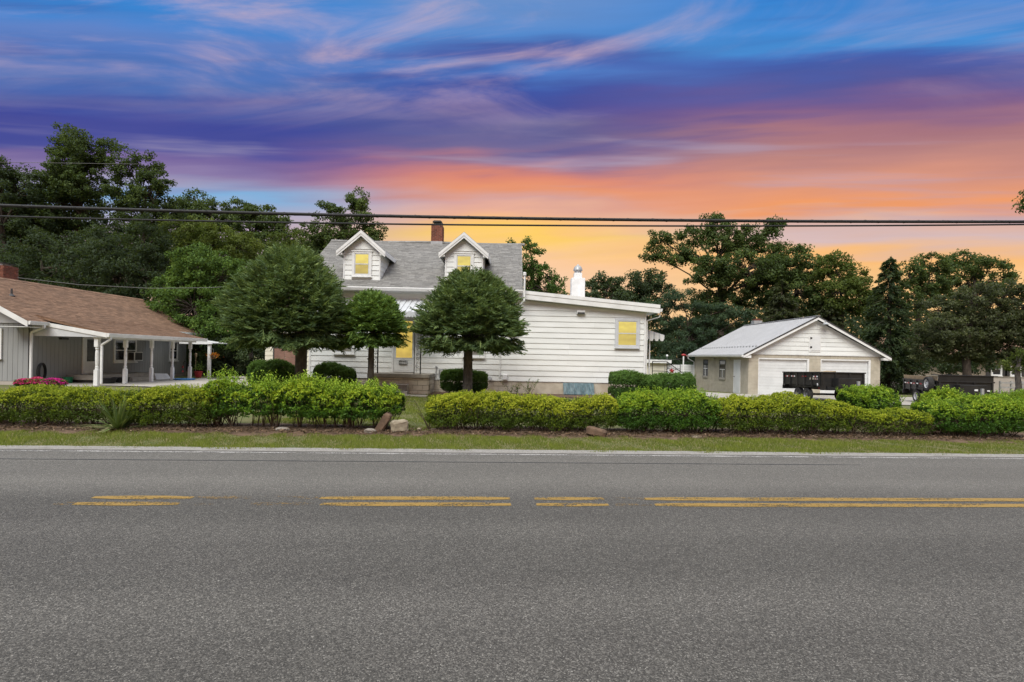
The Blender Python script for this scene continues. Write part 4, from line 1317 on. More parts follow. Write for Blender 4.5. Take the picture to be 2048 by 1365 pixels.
    for x, y, w in posts:
        h = w / 2
        b, t = gg, pz - 0.2
        m = MB().box(x - h, x + h, y - h, y + h, b, b + 0.62)
        m.lathe([(h * 0.85, 0.62), (h * 1.0, 0.64), (h * 0.72, 0.67), (h * 0.72, 0.70), (h * 0.95, 0.72), (h * 0.66, 0.76), (h * 0.85, 1.0), (h * 0.85, 1.30), (h * 0.62, 1.42), (h * 0.95, 1.45), (h * 0.7, 1.48), (h * 0.95, 1.51), (h * 0.85, 1.53)], (x, y, b), 14)
        m.box(x - h, x + h, y - h, y + h, b + 1.53, t)
        m.build('porch_post', trim, G, 0.006)
    # rear porch roof end with its post
    m = MB().prism([(-17.9, 2.30), (-16.15, 2.06), (-16.15, 2.02), (-17.9, 2.26)], 29.6, 31.2)
    m.build('rear_porch_roof', trim, G)
    MB().prism([(-17.9, 2.31), (-16.12, 2.07), (-16.12, 1.99), (-16.4, 1.97), (-17.9, 1.97)], 29.56, 29.598).build('rear_porch_gable', trim, G)
    MB().box(-16.42, -16.28, 29.65, 29.79, gg - 0.05, 1.96).build('porch_post', trim, G, 0.006)
    # porch floor, stoop
    MB().box(GX + 0.02, -16.2, 21.3, 28.6, gg - 0.25, gg).build('porch_floor', paleconc, G, 0.01)
    MB().box(GX + 0.02, -17.55, 23.3, 27.3, gg + 0.12, gg + 0.33).build('stoop', concrete, G, 0.01)
    MB().box(GX + 0.04, -17.75, 23.4, 27.2, gg + 0.001, gg + 0.119).build('stoop_base', darkmetal, G)
    MB().box(-17.5, -17.15, 24.9, 26.3, gg + 0.001, gg + 0.16).build('stoop_step', concrete, G, 0.01)
    # door and windows in the long side
    def side_frame(name, y0, y1, z0, z1, fw, mat, panes, out=0.05, rail=None):
        m = MB()
        X0, X1 = GX + 0.015, GX + 0.015 + out
        m.box(X0, X1, y0, y0 + fw, z0, z1); m.box(X0, X1, y1 - fw, y1, z0, z1); m.box(X0, X1, y0 + fw, y1 - fw, z1 - fw, z1); m.box(X0, X1, y0 + fw, y1 - fw, z0, z0 + fw)
        w = m.build(name, mat, G, 0.004)
        for a, b, c, d, pmx in panes:
            MB().box(X0 + 0.002, X0 + 0.02, a, b, c, d).build('pane', pmx, w)
        return w, X0, X1
    w, a, b = side_frame('side_door', 24.15, 25.2, gg + 0.34, 2.16, 0.11, trim, [(24.40, 24.95, 1.05, 2.0, glass)])
    m = MB(); m.box(a + 0.003, a + 0.03, 24.26, 25.09, gg + 0.45, 1.05); m.box(a + 0.003, a + 0.03, 24.26, 24.40, 1.05, 2.05); m.box(a + 0.003, a + 0.03, 24.95, 25.09, 1.05, 2.05)
    m.build('storm_door', doorwhite, w)
    for (y0, y1, z0, z1, nn) in ((26.05, 27.62, 1.02, 2.12, 2), (30.26, 31.02, 1.05, 2.1, 1)):
        ww = (y1 - y0) / nn
        for i in range(nn):
            p, q = y0 + ww * i, y0 + ww * (i + 1)
            zm = (z0 + z1) / 2
            w, a, b = side_frame('window', p, q, z0, z1, 0.09, trim, [(p + 0.09, q - 0.09, z0 + 0.09, zm - 0.02, glass), (p + 0.09, q - 0.09, zm + 0.02, z1 - 0.09, glass)])
            MB().box(a + 0.003, b - 0.01, p + 0.09, q - 0.09, zm - 0.02, zm + 0.02).build('meeting_rail', trim, w)
            MB().box(a + 0.003, b + 0.04, p - 0.03, q + 0.03, z0 - 0.07, z0 - 0.002).build('sill', trim, w)
    # window in the near gable end
    A = U(6, 700, GN)
    sash_window(G, A.x - 0.95, A.x - 0.0, 1.15, 2.35, GN - 0.013, trim, (glass, glass), fw=0.09)
    # brick chimney behind the ridge and a roof vent
    xr = U(37, 540, 25.75).x
    c = MB().box(xr - 0.95, xr, 25.0, 25.75, 3.6, U(20, 531, 25).z).build('chimney', mortar, G)
    m = MB(); chimney_bricks(m, xr - 0.95, xr, 25.0, 25.75, 4.0, U(20, 531, 25).z)
    k = m.build('brickwork', brick, c); k['kind'] = 'stuff'
    zc = U(20, 531, 25).z
    MB().box(xr - 0.9, xr - 0.05, 25.05, 25.7, zc + 0.09, zc + 0.12).build('rain_cap', darkmetal, c)
    MB().box(xr - 0.8, xr - 0.15, 25.1, 25.6, zc, zc + 0.09).build('spark_screen', galv, c)
    A = U(23, 606, 22.3)
    x = A.x; zr = GZE + (GE - x) * sl
    m = MB().lathe([(0.12, 0.0), (0.07, 0.06), (0.035, 0.1), (0.035, 0.3), (0, 0.31)], (x, 22.3, zr), 10)
    m.build('plumbing_vent', darkmetal, G)
    # porch lamp
    MB().box(GX + 0.02, GX + 0.16, 22.9, 23.25, 1.98, 2.06).build('porch_lamp', darkmetal, G, 0.01)
    for yy in (27.0, 28.3, 29.6):
        MB().box(GX + 0.008, GX + 0.03, yy, yy + 0.35, gg - 0.02, gg + 0.10).build('crawl_vent', darkmetal, G)


ranch()
# things on the ranch porch
a = thing('air_conditioner', 'white window air conditioner beside a porch post', 'air conditioner', (GX + 0.2, 27.2, 1.1))
MB().box(GX + 0.07, GX + 0.42, 26.92, 27.55, 1.06, 1.50).build('case', trim, a, 0.015)
MB().box(GX + 0.12, GX + 0.40, 26.905, 26.919, 1.10, 1.46).build('grille', darkmetal, a)
MB().box(GX + 0.421, GX + 0.435, 26.98, 27.49, 1.10, 1.46).build('grille', darkmetal, a)
m = MB()
A = U(71, 748, 22.2)
for i in range(7):
    r = 0.30 + 0.012 * (i % 3)
    m.tube([(GX + 0.10 + 0.018 * i, 21.95 + 0.17 * math.cos(t * PI / 12) * (1 + 0.15 * math.sin(i * 2)), 0.66 + r * 1.1 * math.sin(t * PI / 12)) for t in range(25)], 0.014, 6)
o = m.build('garden_hose', blackp); tag(o, 'dark garden hose coiled on the grey wall beside the downspout', 'hose')
m = MB().lathe([(0.0, 0.0), (0.15, 0.0), (0.18, 0.22), (0.19, 0.22), (0.19, 0.25), (0.0, 0.25)], (-18.55, 23.0, gg), 14)
o = m.build('plastic_bucket', greenp); tag(o, 'green plastic bucket by the grey wall behind the petunias', 'bucket')
for i, (y, lb) in enumerate(((23.35, 'black plastic tub under the stoop, the one nearer the road'), (24.15, 'black plastic tub under the stoop beside the porch post'))):
    m = MB().lathe([(0.0, 0.0), (0.27, 0.0), (0.33, 0.20), (0.35, 0.20), (0.35, 0.215), (0.30, 0.215), (0.25, 0.03), (0.0, 0.03)], (-17.15, y, gg), 18)
    o = m.build('plastic_tub', blackp); tag(o, lb, 'tub', 'black tubs on the porch')
A = U(362, 760.5, 26.6)
o = MB().lathe([(0.0, 0.0), (0.42, 0.0), (0.45, 0.05), (0.46, 0.05), (0.46, 0.07), (0.42, 0.075), (0.0, 0.06)], (A.x, 26.9, gg), 24).build('paddling_pool', bluep)
tag(o, 'round blue plastic disc lying flat on the porch floor', 'disc')
o = MB().hexa([(-17.4, 26.9, gg), (-17.3, 27.9, gg), (-17.25, 27.9, gg), (-17.35, 26.9, gg), (-17.55, 26.95, gg + 0.3), (-17.45, 27.8, gg + 0.26), (-17.40, 27.8, gg + 0.26), (-17.5, 26.95, gg + 0.3)]).build('foam_board', trim)
tag(o, 'white board leaning near the ranch wall past the stoop', 'board')
o = MB().box(-15.9, -14.4, 28.6, 29.7, gg - 0.06, gg + 0.03).build('door_mat', blackp); tag(o, 'black rubber mat on the concrete past the last porch post', 'mat')
A = U(397, 746, 28.9)
p = thing('flower_pot', 'red flower pot standing by the last porch post', 'flower pot', (A.x, 28.9, gg))
MB().lathe([(0.0, 0), (0.13, 0), (0.19, 0.30), (0.21, 0.30), (0.21, 0.34), (0.0, 0.34)], (A.x, 28.9, gg + 0.03), 14).build('pot', red, p)
n = 160
c = np.stack([A.x + rng.normal(0, 0.11, n), 28.9 + rng.normal(0, 0.11, n), gg + 0.45 + np.abs(rng.normal(0, 0.16, n))], 1)
np_mesh('leaves', leaves(c, rng.normal(0, 1, (n, 3)), rng.normal(0, 1, (n, 3)), np.full(n, 0.09), np.full(n, 0.04)), 4, rng.uniform(0, 1, n), mapleleaf, p)
A = U(396, 744, 29.0)
p = thing('garden_torch', 'thin bamboo garden torch by the last porch post', 'torch', (A.x - 0.15, 29.0, gg))
MB().tube([(A.x - 0.15, 29.0, gg - 0.05), (A.x - 0.12, 29.0, gg + 1.15)], 0.014, 6).build('pole', wood, p)
MB().lathe([(0.03, 0), (0.055, 0.10), (0.05, 0.2), (0.02, 0.22)], (A.x - 0.12, 29.0, gg + 1.1), 10).build('oil_can', wood, p)
A = U(369, 745, 27.4)
p = thing('feeder_hook', 'thin black shepherd hook with small feeders against the grey wall', 'hook', (A.x - 0.3, 27.6, gg))
x = A.x
MB().tube([(x, 27.6, gg), (x, 27.6, gg + 0.75)] + [(x - 0.10 + 0.10 * math.cos(t * PI / 8), 27.6, gg + 0.75 + 0.14 * math.sin(t * PI / 8)) for t in range(1, 9)] + [(x - 0.2, 27.6, gg + 0.68)], 0.009, 6).build('hook', iron, p)
for k in range(2):
    MB().lathe([(0.0, 0), (0.05, 0.01), (0.05, 0.03), (0.025, 0.04), (0.03, 0.10), (0, 0.12)], (x - 0.2, 27.6, gg + 0.35 + 0.22 * k), 10).build('feeder', red, p)
MB().tube([(x - 0.2, 27.6, gg + 0.36), (x - 0.2, 27.6, gg + 0.7)], 0.004, 4).build('feeder_wire', iron, p)
A = U(427, 712, 29.9)
p = thing('hanging_basket', 'hanging basket of orange and yellow flowers at the rear porch corner', 'flower basket', (A.x, 29.9, A.z))
MB().lathe([(0.0, -0.16), (0.12, -0.15), (0.2, 0.0), (0.21, 0.03), (0, 0.02)], (A.x, 29.9, A.z), 14).build('basket', twig, p)
MB().tube([(-16.3, 29.7, 1.72), (A.x, 29.9, 1.72), (A.x, 29.9, A.z)], 0.008, 5).build('bracket', galv, p)
n = 260
c = np.stack([A.x + rng.normal(0, 0.13, n), 29.9 + rng.normal(0, 0.13, n), A.z + 0.02 + rng.normal(0, 0.08, n)], 1)
np_mesh('flowers', leaves(c, rng.normal(0, 1, (n, 3)), rng.normal(0, 1, (n, 3)) + np.array([0, -0.6, 0.6]), np.full(n, 0.07), np.full(n, 0.06)), 4, rng.uniform(0, 1, n), petalo, p)


def petunias(name, label, px0, px1, py, d, hue):
    A, B = U(px0, py, d), U(px1, py, d)
    p = thing(name, label, 'flowers', ((A.x + B.x) / 2, d, gz(A.x, d)), group='petunia clumps by the ranch house')
    n = 700
    th = rng.uniform(0, 2 * PI, n); r = np.sqrt(rng.uniform(0, 1, n))
    x = (A.x + B.x) / 2 + (B.x - A.x) / 2 * r * np.cos(th); y = d + 0.3 * r * np.sin(th)
    top = A.z - gz(A.x, d)
    z = gz(A.x, d) + top * np.sqrt(np.clip(1 - 0.8 * r ** 2, 0, 1)) * rng.uniform(0.75, 1.05, n)
    c = np.stack([x, y, z], 1)
    nr = np.stack([rng.normal(0, 0.4, n), -0.6 + rng.normal(0, 0.3, n), 0.8 + rng.normal(0, 0.3, n)], 1)
    np_mesh('petals', leaves(c, rng.normal(0, 1, (n, 3)), nr, np.full(n, 0.075), np.full(n, 0.07)), 4, np.clip(rng.normal(hue, 0.15, n), 0, 1), petal, p)
    n = 900
    th = rng.uniform(0, 2 * PI, n); r = np.sqrt(rng.uniform(0, 1, n))
    c = np.stack([(A.x + B.x) / 2 + (B.x - A.x) / 2 * r * np.cos(th), d + 0.3 * r * np.sin(th), gz(A.x, d) + top * 0.85 * rng.uniform(0.1, 1.0, n)], 1)
    np_mesh('leaves', leaves(c, rng.normal(0, 1, (n, 3)), rng.normal(0, 1, (n, 3)), np.full(n, 0.08), np.full(n, 0.04)), 4, rng.uniform(0, 0.8, n), mapleleaf, p)


petunias('petunia', 'crimson petunia clump in front of the downspout', 33, 64, 758, 20.6, 0.9)
petunias('petunia', 'red petunia clump under the coiled hose', 56, 90, 755, 20.7, 0.95)
petunias('petunia', 'magenta petunia clump, rightmost of the row by the ranch house', 82, 133, 757, 20.6, 0.45)

# ================================================================== the block garage
def garage():
    gz0 = -0.37
    X0, X1, Y0, Y1 = 14.2, 22.1, 33.0, 42.7
    T = thing('garage', 'beige block garage with white gable and two white overhead doors', 'garage', ((X0 + X1) / 2, Y0, gz0))
    ez, pz_ = 2.03, 4.38
    xm = 18.15
    sl = (pz_ - ez) / (xm - 13.76)
    d1 = (U(1516, 760, Y0).x, U(1618, 760, Y0).x)
    d2 = (U(1640.5, 760, Y0).x, U(1741, 760, Y0).x)
    zd = 1.78
    # core, with the door bays left open
    MB().box(X0 + 0.03, X1 - 0.03, Y0 + 0.25, Y1 - 0.03, gz0 - 0.5, 2.10).build('wall_core', gblock, T)
    m = MB()
    def blocks(u0, u1, z0, z1, emit, off):
        z, r = z0, 0
        while z < z1 - 0.02:
            zt = min(z + 0.2, z1)
            u = u0 - (0.2 if (r + off) % 2 else 0)
            while u < u1 - 0.005:
                a, b = max(u, u0), min(u + 0.393, u1)
                if b - a > 0.02: emit(a, b, z, zt - 0.007)
                u += 0.4
            z += 0.2; r += 1
    fr = lambda a, b, c, d: m.box(a, b, Y0 + random.uniform(0, 0.003), Y0 + 0.2, c, d)
    zt = 2.055
    blocks(X0, d1[0], gz0 - 0.4, zt, fr, 0); blocks(d1[1], d2[0], gz0 - 0.4, zt, fr, 1); blocks(d2[1], X1, gz0 - 0.4, zt, fr, 0)
    blocks(d1[0], d1[1], zd + 0.09, zt, fr, 0); blocks(d2[0], d2[1], zd + 0.09, zt, fr, 1)
    sd = lambda a, b, c, d: m.box(X0 + random.uniform(0, 0.003), X0 + 0.2, a, b, c, d)
    blocks(Y0 + 0.204, Y1, gz0 - 0.6, zt, sd, 0)
    k = m.build('block_wall', gblock, T); k['kind'] = 'stuff'
    MB().box(X0 + 0.012, X1 - 0.012, Y0 + 0.012, Y0 + 0.19, 1.9, 2.05).build('joint_backing', mortar, T)
    m = MB()
    for a, b in ((X0, d1[0]), (d1[1], d2[0]), (d2[1], X1)):
        MB().box(a + 0.008, b - 0.008, Y0 + 0.008, Y0 + 0.19, gz0 - 0.4, 1.89).build('mortar', gblock, T)
    MB().box(X0 + 0.008, X0 + 0.19, Y0 + 0.195, Y1 - 0.01, gz0 - 0.6, 2.05).build('mortar', gblock, T)
    # white lapped boards in the gable
    MB().prism([(X0 + 0.03, zt + 0.02), (X1 - 0.03, zt + 0.02), (X1 - 0.03, ez + 0.18), (xm, pz_ - 0.25), (X0 + 0.03, ez + 0.18)], Y0 + 0.01, Y1 - 0.05).build('gable_core', siding, T)
    c0 = ez - sl * 13.76
    boards(T, siding, Y0, X0 - 0.02, X1 + 0.02, zt + 0.04, pz_, 0.255, clips=[(-sl, 1.0, c0 - 0.16), (sl, 1.0, ez + sl * 22.54 - 0.16)])
    MB().box(X0 - 0.02, X1 + 0.02, Y0 - 0.045, Y0 + 0.0, zt + 0.0, zt + 0.038).build('skirt_board', trim, T)
    # hatch
    a, b = U(1617, 704, Y0), U(1641, 671, Y0)
    h = MB().box(a.x, b.x, Y0 - 0.045, Y0 - 0.03, a.z, b.z).build('loft_hatch', trim, T)
    MB().box(a.x + 0.09, b.x - 0.06, Y0 - 0.065, Y0 - 0.046, a.z + 0.08, b.z - 0.08).build('hatch_door', doorwhite, h, 0.004)
    for zz in (a.z + 0.22, b.z - 0.24):
        MB().box(a.x + 0.05, a.x + 0.17, Y0 - 0.073, Y0 - 0.066, zz, zz + 0.11).build('hinge', darkmetal, h)
    # roof: two ribbed metal planes
    for side in (-1, 1):
        xe = 13.76 if side < 0 else 22.54
        y0, y1 = Y0 - 0.32, Y1 + 0.3
        r = MB().hexa([(xe, y0, ez - 0.03), (xm, y0, pz_ - 0.03), (xm, y1, pz_ - 0.03), (xe, y1, ez - 0.03), (xe, y0, ez + 0.015), (xm, y0, pz_ + 0.015), (xm, y1, pz_ + 0.015), (xe, y1, ez + 0.015)]).build('roof', metalroof, T)
        m = MB()
        y = y0 + 0.1
        while y < y1:
            m.bar((xe, y, ez + 0.025), (xm, y, pz_ + 0.025), 0.035, 0.028)
            y += 0.3
        k = m.build('roof_ribs', metalroof, r); k['kind'] = 'stuff'
        if side < 0:
            m = MB()
            y = y0 + 0.25
            while y < y1:
                x = xe + 0.85; z = ez + sl * 0.85
                m.box(x - 0.03, x + 0.03, y - 0.05, y + 0.05, z + 0.01, z + 0.10)
                y += 0.45
            k = m.build('snow_guards', galv, r); k['kind'] = 'stuff'
        MB().hexa([(xe, y0 - 0.03, ez - 0.19), (xm, y0 - 0.03, pz_ - 0.19), (xm, y0 - 0.002, pz_ - 0.19), (xe, y0 - 0.002, ez - 0.19), (xe, y0 - 0.03, ez - 0.045), (xm, y0 - 0.03, pz_ - 0.045), (xm, y0 - 0.002, pz_ - 0.045), (xe, y0 - 0.002, ez - 0.045)]).build('rake_board', trim, T)
        MB().hexa([(xe, y0 - 0.045, ez - 0.044), (xm, y0 - 0.045, pz_ - 0.044), (xm, y0 - 0.001, pz_ - 0.044), (xe, y0 - 0.001, ez - 0.044), (xe, y0 - 0.045, ez + 0.035), (xm, y0 - 0.045, pz_ + 0.035), (xm, y0 - 0.001, pz_ + 0.035), (xe, y0 - 0.001, ez + 0.035)]).build('rake_trim', darkmetal, T)
        MB().box(min(xe, xe - side * 0.46), max(xe, xe - side * 0.46), y0 + 0.002, Y0 - 0.05, ez - 0.19, ez - 0.045).build('eave_return', trim, T)
        MB().box(min(xe - side * 0.03, xe), max(xe - side * 0.03, xe), y0, y1, ez - 0.16, ez - 0.032).build('eave_board', trim, T)
    MB().prism([(13.76, ez - 0.15), (13.66, ez - 0.12), (13.64, ez - 0.02), (13.76, ez - 0.02)], Y0 - 0.3, Y1 + 0.32).build('gutter', trim, T)
    downspout('downspout', [(13.72, Y1 + 0.15, ez - 0.15), (13.74, Y1 + 0.12, ez - 0.3), (X0 - 0.06, Y1 - 0.05, ez - 0.55), (X0 - 0.06, Y1 - 0.05, -0.6)], T, w=0.08)
    MB().bar((xm, Y0 - 0.34, pz_ + 0.035), (xm, Y1 + 0.3, pz_ + 0.035), 0.22, 0.03).build('ridge_cap', metalroof, T)
    # overhead doors, slat by slat
    for a, b in (d1, d2):
        m = MB()
        m.box(a - 0.0, a + 0.06, Y0 + 0.012, Y0 + 0.16, gz0, zd + 0.088); m.box(b - 0.12, b, Y0 + 0.012, Y0 + 0.16, gz0, zd + 0.088); m.box(a + 0.06, b - 0.12, Y0 + 0.012, Y0 + 0.16, zd, zd + 0.088)
        f = m.build('overhead_door', trim, T)
        n = 12
        hh = (zd - gz0) / n
        for i in range(n):
            g = 0.010 if i % 3 == 0 else 0.004
            MB().box(a + 0.062, b - 0.122, Y0 + 0.135 + (0.006 if i % 2 else 0), Y0 + 0.17, gz0 + hh * i + g, gz0 + hh * (i + 1)).build('door_slat', doorwhite, f, 0.004)
        MB().box((a + b) / 2 + 0.1, (a + b) / 2 + 0.4, Y0 + 0.10, Y0 + 0.134, gz0 + hh * 3 - 0.02, gz0 + hh * 3 + 0.05).build('handle', galv, f)
        MB().box((a + b) / 2 + 0.22, (a + b) / 2 + 0.26, Y0 + 0.11, Y0 + 0.134, gz0 + hh * 4 + 0.0, gz0 + hh * 4 + 0.12).build('lock', darkmetal, f)
    # side door and windows (in the wall facing the white house)
    yd = lambda px: X0 * F / (px - 1024 + 1)
    a, b = yd(1480), yd(1468)
    m = MB().box(X0 - 0.03, X0 + 0.0, a - 0.05, a, gz0, 1.72); m.box(X0 - 0.03, X0, b, b + 0.05, gz0, 1.72); m.box(X0 - 0.03, X0, a, b, 1.68, 1.72)
    dd = m.build('side_door', trim, T)
    MB().box(X0 - 0.022, X0 - 0.002, a, b, gz0 - 0.1, 1.68).build('door_leaf', doorwhite, dd)
    MB().lathe([(0.0, -0.06), (0.035, -0.05), (0.035, -0.03), (0.015, 0)], (X0 - 0.023, b - 0.12, 0.65), 10, 'x').build('handle', darkmetal, dd)
    for pa, pb in ((1450.5, 1438.5), (1415.5, 1406)):
        a, b = yd(pa), yd(pb)
        z0, z1 = 0.50, 1.62
        m = MB().box(X0 - 0.02, X0, a, a + 0.07, z0, z1); m.box(X0 - 0.02, X0, b - 0.07, b, z0, z1); m.box(X0 - 0.02, X0, a, b, z1, z1 + 0.06)
        w = m.build('window', darkmetal, T)
        MB().box(X0 - 0.008, X0 - 0.002, a + 0.07, b - 0.07, z0, z1).build('pane', glass, w)
        MB().box(X0 - 0.014, X0 - 0.0085, a + 0.07, b - 0.07, z0 + 0.52, z0 + 0.57).build('meeting_rail', trim, w)
        MB().box(X0 - 0.014, X0 - 0.0085, (a + b) / 2 - 0.03, (a + b) / 2 + 0.03, z0, z0 + 0.52).build('mullion', trim, w)
        MB().box(X0 - 0.06, X0, a - 0.06, b + 0.06, z0 - 0.14, z0 - 0.002).build('sill', concrete, w)
    # gooseneck lamp, chimney stub
    A = U(1643, 650, Y0)
    m = MB().tube([(A.x, Y0 - 0.03, A.z + 0.22), (A.x, Y0 - 0.3, A.z + 0.28), (A.x, Y0 - 0.42, A.z + 0.2), (A.x, Y0 - 0.42, A.z + 0.1)], 0.02, 6)
    m.lathe([(0.04, 0.12), (0.08, 0.08), (0.21, 0.0), (0.20, -0.005), (0.05, 0.05)], (A.x, Y0 - 0.42, A.z), 16)
    m.build('gooseneck_lamp', galv, T)
    A, B = U(1505, 650, 42.0), U(1521, 641, 42.0)
    c = MB().box(A.x, B.x, 41.7, 42.3, 3.6, B.z - 0.05).build('chimney', galv, T)
    MB().box(A.x + 0.08, B.x - 0.08, 41.78, 42.22, B.z - 0.049, B.z + 0.10).build('chimney_top', brick, c)
    for px in (1430, 1460):
        A = U(px, 717, 36)
        MB().lathe([(0.0, 0), (0.05, -0.02), (0.07, -0.12), (0.0, -0.13)], (X0 - 0.10, yd(px), 1.85), 10).build('eave_lamp', galv, T)


garage()


# ================================================================== trailers
def wheel(parent, c, r, w, axis, rim_m, spokes=6):
    W = MB().lathe([(r * 0.62, -w / 2), (r * 0.94, -w / 2), (r, -w * 0.36), (r, w * 0.36), (r * 0.94, w / 2), (r * 0.62, w / 2)], c, 28, axis, cap=False).build('tyre', rubber, parent)
    m = MB().lathe([(r * 0.62, -w * 0.46), (r * 0.60, -w * 0.46), (r * 0.52, -w * 0.1), (r * 0.22, -w * 0.16), (r * 0.20, -w * 0.30), (0.0, -w * 0.32)], c, 24, axis, cap=False)
    m.build('rim', rim_m, W)
    m = MB()
    for i in range(spokes):
        a = 2 * PI * i / spokes
        if axis == 'x':
            m.lathe([(r * 0.09, -w * 0.20), (0.0, -w * 0.205)], (c[0], c[1] + r * 0.40 * math.cos(a), c[2] + r * 0.40 * math.sin(a)), 8, axis)
        else:
            m.lathe([(r * 0.09, -w * 0.20), (0.0, -w * 0.205)], (c[0] + r * 0.40 * math.cos(a), c[1], c[2] + r * 0.40 * math.sin(a)), 8, axis)
    m.build('rim_holes', darkmetal, W)
    return W


def trailer(name, label, x, y, rot, z0, W, L, zb, zt, front_top, rim_m, logo):
    """open-top dump trailer; local frame: front panel faces -y, near side at x = 0, box runs to y = L"""
    T = thing(name, label, 'trailer', (x, y, z0), rot, 'black dump trailers parked by the garage', local=True)
    b, t = zb - z0, zt - z0
    th = 0.05
    MB().box(0.02, W - 0.02, 0.02, L - 0.02, b, b + 0.06).build('floor', blk, T)
    m = MB().box(0, th, 0, L, b, t); s1 = m.build('side_panel', blk, T)
    MB().box(W - th, W, 0, L, b, t).build('side_panel', blk, T)
    MB().box(th, W - th, 0.0, th, b, t).build('front_panel', blk, T)
    MB().box(th, W - th, L - th, L, b - 0.05, t).build('tailgate', blk, T)
    for i in range(6):
        yy = 0.03 + (L - 0.12) * i / 5
        MB().box(-0.045, -0.002, yy, yy + 0.07, b - 0.06, t - 0.005).build('rib', blk, T); MB().box(W + 0.002, W + 0.045, yy, yy + 0.07, b - 0.06, t - 0.005).build('rib', blk, T)
    for i in range(4):
        xx = 0.0 + (W - 0.07) * i / 3
        MB().box(xx, xx + 0.07, -0.045, -0.002, b - 0.02, t - 0.005).build('rib', blk, T)
    m = MB().box(-0.06, 0.06, -0.05, L + 0.03, t, t + 0.06); m.box(W - 0.06, W + 0.06, -0.05, L + 0.03, t, t + 0.06); m.box(0.061, W - 0.061, -0.05, 0.06, t, t + 0.058)
    m.build('top_rail', blk, T, 0.008)
    m = MB().box(0.25, 0.4, -0.1, L, b - 0.2, b - 0.001); m.box(W - 0.4, W - 0.25, -0.1, L, b - 0.2, b - 0.001); m.box(-0.04, W + 0.04, L - 0.02, L + 0.05, b - 0.24, b - 0.04)
    m.box(0.0, W, -0.02, 0.05, b - 0.22, b - 0.002)
    m.build('chassis', blk, T)
    r = 0.325
    for yy in (L * 0.42 - 0.40, L * 0.42 + 0.42):
        for xx, sgn in ((-0.02, 1), (W - 0.02, -1)):
            wheel(T, (xx + 0.08 * 0, yy, r), r, 0.22, 'x', rim_m)
        MB().tube([(0.05, yy, r), (W - 0.05, yy, r)], 0.04, 8).build('axle', blk, T)
    m = MB()
    yc = L * 0.42
    for xx in (-0.16, W - 0.16):
        m.box(xx, xx + 0.32, yc - 0.85, yc + 0.87, 2 * r + 0.06, 2 * r + 0.075)
    m.build('mudguard', blk, T)
    # tongue, jack, tool box
    m = MB().bar((0.3, -0.1, b - 0.12), (W / 2, -1.25, b - 0.12), 0.08, 0.12); m.bar((W - 0.3, -0.1, b - 0.12), (W / 2, -1.25, b - 0.12), 0.08, 0.12); m.box(W / 2 - 0.06, W / 2 + 0.06, -1.5, -1.2, b - 0.18, b - 0.06)
    m.build('tongue', blk, T)
    MB().box(W / 2 - 0.55, W / 2 + 0.55, -0.62, -0.12, b - 0.05, b + 0.38).build('tool_box', blk, T, 0.01)
    m = MB().box(W / 2 + 0.05, W / 2 + 0.15, -1.12, -1.02, 0.02, b + 0.25); m.box(W / 2 - 0.03, W / 2 + 0.23, -1.17, -0.97, 0.0, 0.02)
    m.build('jack', galv, T)
    # reflective tape: red and white dashes
    for k, yy in enumerate((0.25, L * 0.36, L * 0.66, L - 0.62)):
        for j in range(3):
            MB().box(-0.0065, -0.002, yy + 0.14 * j, yy + 0.14 * (j + 1), t - 0.20, t - 0.145).build('reflector', redp if (j + k) % 2 else whitep, T)
    MB().box(-0.05, -0.046, 0.05, 0.09, b - 0.15, b - 0.1).build('marker_lamp', redp, T)
    if logo:
        # the maker's lettering is a pale worn smear with a darker eye in it
        y1 = 0.42
        yy = 0.98
        MB().box(-0.008, -0.002, yy - 0.40, yy, t - 0.33, t - 0.225).build('decal', pm('worn_decal', (0.44, 0.42, 0.33), (0.30, 0.24, 0.18), 16, 0.6), T)
        MB().box(-0.0085, -0.0025, yy - 0.62, yy - 0.46, t - 0.33, t - 0.24).build('decal', pm('worn_decal_red', (0.42, 0.34, 0.31), (0.22, 0.13, 0.12), 20, 0.6), T)
        MB().box(-0.0085, -0.0025, yy - 0.74, yy - 0.67, t - 0.33, t - 0.25).build('decal', pm('worn_decal_grey', (0.36, 0.31, 0.32), (0.3, 0.25, 0.26), 20, 0.6), T)
        MB().box(-0.009, -0.0085, yy - 0.26, yy - 0.18, t - 0.295, t - 0.262).build('decal', darkmetal, T)
        MB().box(-0.007, -0.002, yy - 0.76, yy - 0.66, t - 0.60, t - 0.50).build('placard', whitep, T)
        MB().box(-0.007, -0.002, yy - 0.77, yy - 0.66, t - 0.64, t - 0.615).build('placard', galv, T)
    return T


x1 = U(1642, 760, 26.5).x
T1 = trailer('dump_trailer', 'black open dump trailer parked square before the garage doors, tandem wheels', x1, 26.5, 0.0, gz(15.5, 28), 2.1, 3.62, 0.50, 1.11, 1.13, rimgrey, True)
x2 = U(1877, 760, 26.2).x
T2 = trailer('dump_trailer', 'black dump trailer with wood liner and side-mounted spare wheel, farther from the garage', x2, 26.2, -0.20, gz(21, 27.5), 2.25, 3.3, 0.36, 0.84, 1.2, rimwhite, False)
T1.rotation_euler = (-0.028, 0, 0); T1.location.z += 0.04
MB().hexa([(0.0, 0.1, 1.13), (0.03, 0.1, 1.13), (0.03, 3.28, 1.13), (0.0, 3.28, 1.13), (-0.03, 0.1, 1.36), (0.0, 0.1, 1.36), (0.0, 3.28, 1.36), (-0.03, 3.28, 1.36)]).build('wood_board', wood, T2)
wheel(T2, (-0.18, 0.50, 1.0), 0.34, 0.22, 'x', rimwhite)
MB().box(0.0, 2.25, -0.04, 0.05, 1.12, 1.42).build('cab_shield', blk, T2)
